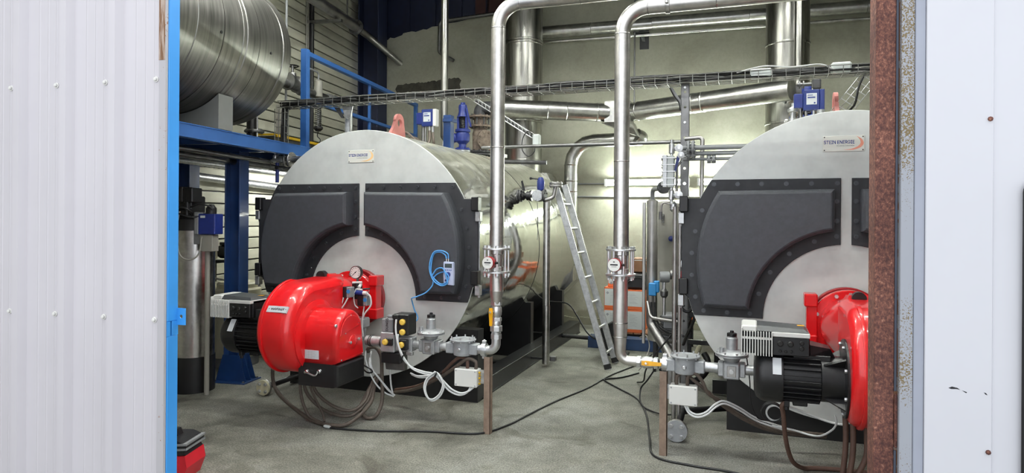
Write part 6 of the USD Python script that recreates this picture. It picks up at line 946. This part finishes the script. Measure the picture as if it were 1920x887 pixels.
tg = thing("round_transmitter", "round grey transmitter on a valve stem between the boilers", "transmitter", P(2.6, 1.0, 0.9)); part(tg, "head", MB().lathe([(0.045, 0), (0.05, 0.01), (0.05, 0.08), (0.045, 0.09)], P(2.53, 0.98, 1.05), nrm(P(1, 0.2, 0)), 24), "paint_grey"); part(tg, "rear_head", MB().lathe([(0.045, 0), (0.045, 0.05)], P(2.62, 1.02, 1.07), nrm(P(1, 0.2, 0)), 24), "steel_dull"); part(tg, "stem", MB().cyl(P(2.57, 0.99, 0.70), P(2.57, 0.99, 1.02), 0.016, 12), "zinc"); part(tg, "valve", MB().lathe([(0.02, 0), (0.035, 0.02), (0.035, 0.06), (0.02, 0.08)], P(2.57, 0.99, 0.86), UP, 14), "steel_dark")
pipe_("pipe", "bent silver pipe below the round grey transmitter", [P(2.40, 1.12, 0.80), P(2.44, 1.05, 0.66), P(2.57, 1.0, 0.655), P(2.72, 0.95, 0.65)], 0.016, "steel_dull", 0.06)
fp = thing("feed_pump", "finned grey feed pump motor behind the right gas filter", "pump", P(2.62, 1.15, 0)); part(fp, "motor", MB().lathe([(0.09, 0), (0.095, 0.01), (0.095, 0.22), (0.08, 0.24)], P(2.62, 1.15, 0.46), UP, 28), "paint_grey")
for i in range(9): part(fp, "cooling_ring", MB().lathe([(0.095, 0), (0.108, 0.002), (0.108, 0.007), (0.095, 0.009)], P(2.62, 1.15, 0.475 + 0.023 * i), UP, 28, cap=False), "iron_dark")
part(fp, "terminal_box", MB().box((2.56, 1.03, 0.57), (2.66, 1.08, 0.66), 0.008), "paint_grey"); part(fp, "pump_body", MB().lathe([(0.11, 0), (0.11, 0.02), (0.075, 0.03), (0.075, 0.38), (0.1, 0.4), (0.1, 0.43)], P(2.62, 1.15, 0.0), UP, 24), "steel_dull")
st = thing("pipe_stand", "black steel stand between the lagged vessel and the right boiler", "stand", P(2.79, 0.75, 0))
for (a, b) in ((2.77, 0.70), (2.77, 1.25)): part(st, "leg", MB().box((a - 0.025, b - 0.025, 0), (a + 0.025, b + 0.025, 0.92), 0.003), "black_paint")
part(st, "crossbar", MB().box((2.745, 0.70, 0.60), (2.795, 1.25, 0.65), 0.003), "black_paint"); part(st, "crossbar", MB().box((2.77, 0.70, 0.50), (3.05, 0.74, 0.54), 0.003), "black_paint"); part(st, "crossbar", MB().box((2.77, 1.22, 0.66), (3.05, 1.26, 0.71), 0.003), "black_paint")
# level gauge column at the right boiler's shoulder
lg = thing("level_gauge", "pale glass water level gauge with flanges at the right boiler's left shoulder", "gauge", P(2.73, 0.05, 1.8)); part(lg, "glass_frame", MB().box((2.665, 0.0, 1.83), (2.70, 0.06, 2.08), 0.004), "galv"); part(lg, "glass_block", MB().box((2.70, 0.0, 1.83), (2.752, 0.08, 2.075), 0.006), "frost")
for i in range(5): part(lg, "clamp_bar", MB().box((2.655, -0.005, 1.845 + 0.052 * i), (2.765, 0.085, 1.853 + 0.052 * i), 0.001), "zinc")
for i in range(4): part(lg, "frame_bolt", MB().hexb(P(2.665, 0.03, 1.86 + 0.062 * i), P(-1, 0, 0), 0.008, 0.012), "zinc")
for z_, nm in ((2.13, "valve"), (1.77, "valve")):
    part(lg, nm, MB().lathe([(0.012, -0.07), (0.012, -0.04), (0.022, -0.035), (0.022, 0.035), (0.012, 0.04), (0.012, 0.07)], P(2.73, 0.04, z_), UP, 12).lathe([(0.012, 0), (0.02, 0.005), (0.02, 0.03), (0.012, 0.035)], P(2.75, 0.04, z_), P(1, 0, 0), 12), "zinc"); part(lg, "valve_knob", MB().lathe([(0.026, 0), (0.03, 0.006), (0.03, 0.018), (0.01, 0.022)], P(2.79, 0.0, z_ + 0.0), -WY, 18), "zinc")
part(lg, "hand_lever", MB().hull([P(*q) for q in ((2.775, -0.01, 2.07), (2.80, -0.01, 2.06), (2.755, -0.01, 1.96), (2.77, -0.01, 1.955), (2.775, 0.01, 2.07), (2.765, 0.01, 1.955))]), "valve_blue"); part(lg, "valve_knob", MB().lathe([(0.022, 0), (0.026, 0.006), (0.026, 0.018), (0.01, 0.022)], P(2.805, 0.0, 2.075), -WY, 16), "zinc")
part(lg, "drain", MB().tube(fillet([P(2.80, 0.05, 2.03), P(2.77, 0.05, 1.99), P(2.768, 0.05, 1.8)], 0.03), 0.009, 8), "steel_dull"); part(lg, "drain", MB().tube(fillet([P(2.72, 0.03, 1.70), P(2.66, 0.03, 1.72), P(2.65, 0.03, 1.60)], 0.03), 0.008, 8), "steel_dull"); part(lg, "drain_cock", MB().cyl(P(2.65, 0.03, 1.58), P(2.65, 0.03, 1.64), 0.015, 10), "steel_dark"); part(lg, "bottom_valve", MB().lathe([(0.012, 0), (0.028, 0.02), (0.028, 0.06), (0.012, 0.08)], P(2.745, 0.04, 1.64), UP, 14), "zinc")
for i, (z_, x1_, r_, lb) in enumerate(((2.150, 3.45, 0.019, "uppermost of three grey pipes from the level gauge to the right boiler"), (2.105, 3.36, 0.016, "middle of three grey pipes from the level gauge to the right boiler"), (2.062, 3.3, 0.012, "lowest of three grey pipes from the level gauge to the right boiler"))):
    t = thing("level_pipe", lb, "pipe", P(2.9, 0.2, z_)); part(t, "pipe", MB().cyl(P(2.80, 0.2 + 0.02 * i, z_), P(x1_, 0.2 + 0.02 * i, z_), r_, 14), "paint_grey")
    for x_ in ((2.845, 2.88) if i < 2 else (3.0, 3.035)): part(t, "flange", MB().flange(P(x_ - 0.01, 0.2 + 0.02 * i, z_), P(1, 0, 0), 0.058 - 0.012 * i, 0.018, 6, 0.008), "paint_grey")
pipe_("pipe", "bent grey vent pipe standing behind the level gauge pipes", [P(2.80, 0.36, 2.24), P(2.94, 0.36, 2.25), P(2.94, 0.30, 1.75)], 0.017, "steel_dull", 0.03)
for i, (x_, r_, lb) in enumerate(((2.762, 0.017, "left of two slim upright pipes below the level gauge"), (2.80, 0.014, "right of two slim upright pipes below the level gauge"))):
    single("pipe", lb, "pipe", MB().tube([P(x_, 0.0, 0.0), P(x_, 0.0, 1.68)], r_, 12), "steel_dull")
sgl = thing("sight_pipe", "slim upright pipe with bright fittings against the right boiler's door edge", "pipe", P(2.83, -0.02, 0.9)); part(sgl, "pipe", MB().tube([P(2.815, 0.03, 0.7), P(2.815, 0.03, 1.7)], 0.009, 10), "zinc")
for z_, m in ((1.24, "zinc"), (1.30, "black_satin"), (1.16, "red_dark"), (1.08, "zinc")): part(sgl, "fitting", MB().lathe([(0.015, 0), (0.02, 0.01), (0.02, 0.05), (0.015, 0.06)], P(2.812, 0.01, z_ - 0.03), UP, 12), m)
hose("hose", "black cable drooping behind the right boiler's lower hinge", "hose", [(2.80, 0.08, 0.98), (2.81, 0.06, 0.90), (2.86, 0.05, 0.87), (2.92, 0.05, 0.92), (2.90, 0.10, 0.8), (2.84, 0.2, 0.66), (2.80, 0.35, 0.56)], 0.012, "cable_black"); hose("hose", "black hose rolled on the floor under the right boiler", "hose", [(2.72 + 0.22 * math.cos(a), 1.35 + 0.10 * math.sin(a), 0.2 + 0.16 * math.sin(a) + 0.004 * a) for a in np.linspace(-2.8, 0.6, 14)], 0.03, "black_rubber")
single("plastic_spout", "cream plastic spout leaning behind the right gas filter", "spout", MB().lathe([(0.03, 0), (0.028, 0.10), (0.024, 0.105), (0.022, 0.15), (0.012, 0.17)], P(2.84, 0.9, 0.30), nrm(P(0.35, 0, 1)), 16), "cream")
# skid, cartons, bags
sk = thing("skid_beam", "dark blue steel skid lying on the floor between the boilers", "beam", P(2.0, 2.85, 0)); part(sk, "beam", MB().box((1.462, 2.76, 0.0), (2.66, 2.95, 0.138), 0.004), "skid_blue", smooth=False); part(sk, "end_plate", MB().box((1.455, 2.755, 0.0), (1.463, 2.955, 0.14), 0.001), "skid_blue")
pipe_("pipe", "black pipe lying on the floor left of the blue skid", [P(0.85, 2.83, 0.12), P(1.46, 2.83, 0.105)], 0.026, "black_paint")
pl_ = thing("pallet", "dark pallet under the orange and white cartons", "pallet", P(1.82, 3.45, 0))
for i in range(6): part(pl_, "board", MB().box((1.53 + 0.103 * i, 3.2, 0.12), (1.62 + 0.103 * i, 3.9, 0.14)), "carton_brown", smooth=False)
for y_ in (3.22, 3.5, 3.8): part(pl_, "bearer", MB().box((1.53, y_, 0), (2.135, y_ + 0.09, 0.12)), "black_paint", smooth=False)
def carton(x0, x1, y0, y1, z0, z1, lab):
    t = thing("carton", lab, "box", P((x0 + x1) / 2, (y0 + y1) / 2, z0)); part(t, "box", MB().box((x0, y0, z0), (x1, y1, z1), 0.004), "orange", smooth=False)
    pn = part(t, "label_panel", MB().box((x0 + 0.006, y0 - 0.002, z0 + 0.042), (x1 - 0.005, y0 + 0.002, z1 - 0.018)), "carton_white", smooth=False)
    lines = MB(); nl = max(2, int((z1 - z0 - 0.12) / 0.016))
    for k_ in range(nl): lines.box((x0 + 0.08, y0 - 0.003, z1 - 0.06 - 0.016 * k_), (x0 + 0.08 + (x1 - x0 - 0.12) * (0.5 + 0.4 * ((k_ * 7) % 5) / 5), y0 - 0.0015, z1 - 0.057 - 0.016 * k_))
    part(pn, "print", lines.prism([(0, -0.02), (0.02, 0), (0, 0.02), (-0.02, 0)], P(x0 + 0.045, y0 - 0.002, z1 - 0.07), WX, UP, 0.001, -WY).prism([(0, -0.014), (0.014, 0), (0, 0.014), (-0.014, 0)], P(x0 + 0.045, y0 - 0.0035, z1 - 0.07), WX, UP, 0.0006, -WY), "ink_grey", smooth=False)
    return t
carton(1.562, 1.80, 3.2, 3.75, 0.14, 0.425, "orange and white carton, lower left of the stack on the pallet"); carton(1.805, 2.05, 3.2, 3.75, 0.14, 0.425, "orange and white carton, lower right of the stack on the pallet"); carton(1.562, 1.80, 3.2, 3.75, 0.427, 0.70, "orange and white carton, upper left of the stack on the pallet"); carton(1.805, 2.05, 3.2, 3.75, 0.427, 0.68, "orange and white carton, upper right of the stack on the pallet")
carton(1.60, 1.76, 3.25, 3.6, 0.702, 0.82, "small white carton on the stack, behind the right gas meter")
bg = thing("tool_bag", "black bag lying on the orange and white cartons", "bag", P(1.95, 3.35, 0.68)); part(bg, "body", MB().loft([(1.80, 0.682), (2.12, 0.682), (2.13, 0.80), (2.09, 0.88), (1.9, 0.90), (1.80, 0.82)], [(0.03, 0), (0.005, 0.02), (0, 0.05), (0, 0.25), (0.03, 0.3)], P(0, 3.2, 0), WX, UP, WY), "black_satin"); part(bg, "strap", MB().tube(spline([P(1.83, 3.19, 0.72), P(1.9, 3.18, 0.80), P(2.0, 3.18, 0.84), P(2.08, 3.19, 0.80)], 6), 0.008, 8), "black_rubber")
bc = thing("carton", "brown cardboard carton on top of the black bag", "box", P(2.02, 3.4, 0.905)); part(bc, "box", MB().box((1.90, 3.25, 0.905), (2.15, 3.6, 1.07), 0.003), "carton_brown", smooth=False); part(bc, "tape", MB().box((1.90, 3.248, 1.045), (2.15, 3.25, 1.055)), "carton_white")
bn = thing("bin", "black bin tipped over beside the right gas pipe", "bin", P(1.85, 2.45, 0)); o_ = P(1.80, 2.45, 0.22); ax_ = nrm(P(0.87, 0, 0.5)); az_ = nrm(P(-0.5, 0, 0.87)); part(bn, "body", MB().box((-0.10, -0.12, -0.12), (0.12, 0.12, 0.13), 0.01, o=o_, ax=ax_, ay=WY, az=az_), "black_satin"); part(bn, "rim", MB().box((-0.115, -0.13, 0.11), (0.13, 0.13, 0.135), 0.005, o=o_, ax=ax_, ay=WY, az=az_), "black_satin"); part(bn, "stand", MB().box((1.72, 2.36, 0), (2.0, 2.54, 0.03), 0.004).box((1.84, 2.42, 0.03), (1.90, 2.48, 0.16), 0.004), "black_paint")
carton(2.66, 2.92, 3.3, 3.7, 0.42, 0.60, "white carton with orange edges glimpsed left of the right boiler"); t = thing("shelf_rack", "low dark rack with an orange edge carrying a white carton behind the right boiler", "rack", P(2.9, 3.4, 0)); part(t, "shelf", MB().box((2.6, 3.25, 0.36), (3.4, 3.75, 0.42), 0.004), "black_paint"); part(t, "edge_strip", MB().box((2.6, 3.24, 0.335), (3.4, 3.25, 0.365)), "orange")
for a in (2.62, 3.36): part(t, "leg", MB().box((a, 3.27, 0), (a + 0.04, 3.31, 0.36)), "black_paint")
# ================================================================ floor things
def blank(c, r, lab, m, pts):
    t = thing("blank_flange", lab, "flange", P(c[0], c[1], 0)); c = np.asarray(c, float); part(t, "plate", MB().lathe([(r - 0.002, 0), (r, 0.003), (r, 0.018), (r - 0.002, 0.02)], c - WY * 0.02, WY, 36), m); part(t, "counter_flange", MB().lathe([(r - 0.002, 0), (r, 0.003), (r, 0.017), (r - 0.002, 0.019)], c + WY * 0.004, WY, 36), "steel_dull")
    for q in range(4): a = math.radians(45 + 90 * q); part(t, "bolt", MB().lathe([(0.016, 0), (0.016, 0.003)], c + P(0.66 * r * math.cos(a), -0.02, 0.66 * r * math.sin(a)), -WY, 12).hexb(c + P(0.66 * r * math.cos(a), -0.023, 0.66 * r * math.sin(a)), -WY, 0.012, 0.014), "zinc")
    part(t, "pipe", MB().tube(pts, 0.026, 16), "black_paint")
blank((-0.73, -0.42, 0.071), 0.068, "beige round blank flange by the floor under the left fan casing", "cream", [P(-0.73, -0.40, 0.071), P(-0.73, 0.02, 0.071), P(-0.3, 0.3, 0.11)]); blank((2.822, -0.39, 0.080), 0.077, "grey round blank flange by the floor behind the right rusty post", "cast_grey", [P(2.822, -0.37, 0.08), P(2.822, 0.12, 0.08), P(3.3, 0.3, 0.12)])
hose("cable", "long black cable winding over the floor from the left burner to the ladder", "cable", [(0.30, -0.98, 0), (0.386, -1.005, 0), (0.696, -0.954, 0), (1.069, -0.827, 0), (1.44, -0.74, 0), (1.574, -0.49, 0), (1.641, -0.173, 0), (1.737, 0.274, 0), (1.893, 0.808, 0), (1.961, 1.202, 0), (2.017, 1.46, 0), (2.103, 1.746, 0), (2.2, 2.1, 0), (2.25, 2.6, 0)], 0.0075, "cable_black"); hose("cable", "black cable forking off over the floor to the right rusty post and away", "cable", [(2.25, 1.6, 0), (2.12, 1.35, 0), (2.0, 1.24, 0), (1.985, 1.17, 0), (2.171, 0.915, 0), (2.39, 0.612, 0), (2.532, 0.163, 0), (2.637, -0.415, 0), (2.72, -0.76, 0), (2.973, -0.847, 0), (3.233, -0.882, 0), (3.8, -1.1, 0)], 0.0075, "cable_black")
single("plug_end", "small pale plug joint where the black floor cable starts under the hoses", "plug", MB().lathe([(0.008, 0), (0.012, 0.01), (0.012, 0.05), (0.008, 0.06)], P(0.30, -1.0, 0.013), nrm(P(1, -0.1, 0)), 10), "frost"); hose("cable", "black cable drooping from the left boiler's tail towards the ladder", "cable", [(0.85, 2.6, 0.62), (1.0, 2.6, 0.56), (1.25, 2.55, 0.55), (1.38, 2.5, 0.42), (1.5, 2.4, 0.28), (1.6, 2.3, 0.22), (1.72, 2.2, 0.2), (1.80, 2.05, 0.25)], 0.009, "cable_black")
for i, (p_, lb) in enumerate((([(2.64, 0.4, 0.45), (2.5, 0.5, 0.22), (2.42, 0.6, 0.1), (2.46, 0.4, 0.02), (2.62, 0.2, 0.02), (2.75, 0.1, 0.05)], "black cable looping low behind the right yellow lever"), ([(2.20, 2.0, 0.30), (2.28, 1.9, 0.34), (2.33, 1.8, 0.25), (2.30, 1.7, 0.12), (2.24, 1.65, 0.02)], "thin grey cable curling by the foot of the right gas pipe"), ([(2.70, 0.5, 0.62), (2.55, 0.55, 0.42), (2.45, 0.7, 0.25), (2.40, 0.9, 0.1), (2.3, 1.2, 0.01)], "thin black cable slanting to the floor behind the right yellow lever"))): hose("cable", lb, "cable", p_, 0.007, "cable_black" if i != 1 else "lagging")
tc = thing("tool_case", "red and black tool case on the floor beside the blue door edge", "tool case", P(0.06, -2.15, 0)); oc_ = P(0.02, -2.10, 0); ax_ = nrm(P(0.96, 0.28, 0)); ay_ = np.cross(UP, ax_)
part(tc, "body", MB().hull([oc_ + ax_ * a + ay_ * b + UP * c for (a, c) in ((-0.32, 0.0), (0.085, 0.0), (0.118, 0.09), (0.105, 0.16), (-0.32, 0.13)) for b in (-0.11, 0.11)]), "tool_red", smooth=30); part(tc, "collar", MB().hull([oc_ + ax_ * a + ay_ * b + UP * c for (a, c) in ((-0.32, 0.13), (0.105, 0.162), (0.085, 0.19), (-0.32, 0.17)) for b in (-0.10, 0.10)]), "black_satin")
for z_ in (0.19, 0.218): part(tc, "grey_band", MB().hull([oc_ + ax_ * a + ay_ * b + UP * c for (a, c) in ((-0.32, z_ - 0.02), (0.115, z_ + 0.004), (0.115, z_ + 0.016), (-0.32, z_ - 0.008)) for b in (-0.112, 0.112)]), "paint_grey", smooth=False)
part(tc, "lid", MB().hull([oc_ + ax_ * a + ay_ * b + UP * c for (a, c) in ((-0.32, 0.18), (0.11, 0.205), (0.11, 0.225), (0.04, 0.255), (-0.32, 0.24)) for b in (-0.105, 0.105)]), "black_satin"); part(tc, "grip", MB().hull([oc_ + ax_ * a + ay_ * b + UP * c for (a, c) in ((-0.25, 0.24), (0.02, 0.25), (0.005, 0.29), (-0.2, 0.29)) for b in (-0.03, 0.03)]), "black_satin")

ul = thing("platform_lamp", "trough lamp under the platform lighting the boards behind the softener", "lamp", left(-4.0, 7.45, 2.06)); part(ul, "lamp_body", MB().box((-4.05, 6.9, 2.06), (-3.95, 8.0, 2.10), 0.006, **LB), "lamp_body"); part(ul, "tube", MB().cyl(left(-4.0, 6.94, 2.035), left(-4.0, 7.96, 2.035), 0.014, 10), "tube_hall"); part(ul, "hanger", MB().cyl(left(-4.0, 7.1, 2.10), left(-4.0, 7.1, 2.30), 0.006, 6), "steel_dark"); part(ul, "hanger", MB().cyl(left(-4.0, 7.8, 2.10), left(-4.0, 7.8, 2.30), 0.006, 6), "steel_dark")
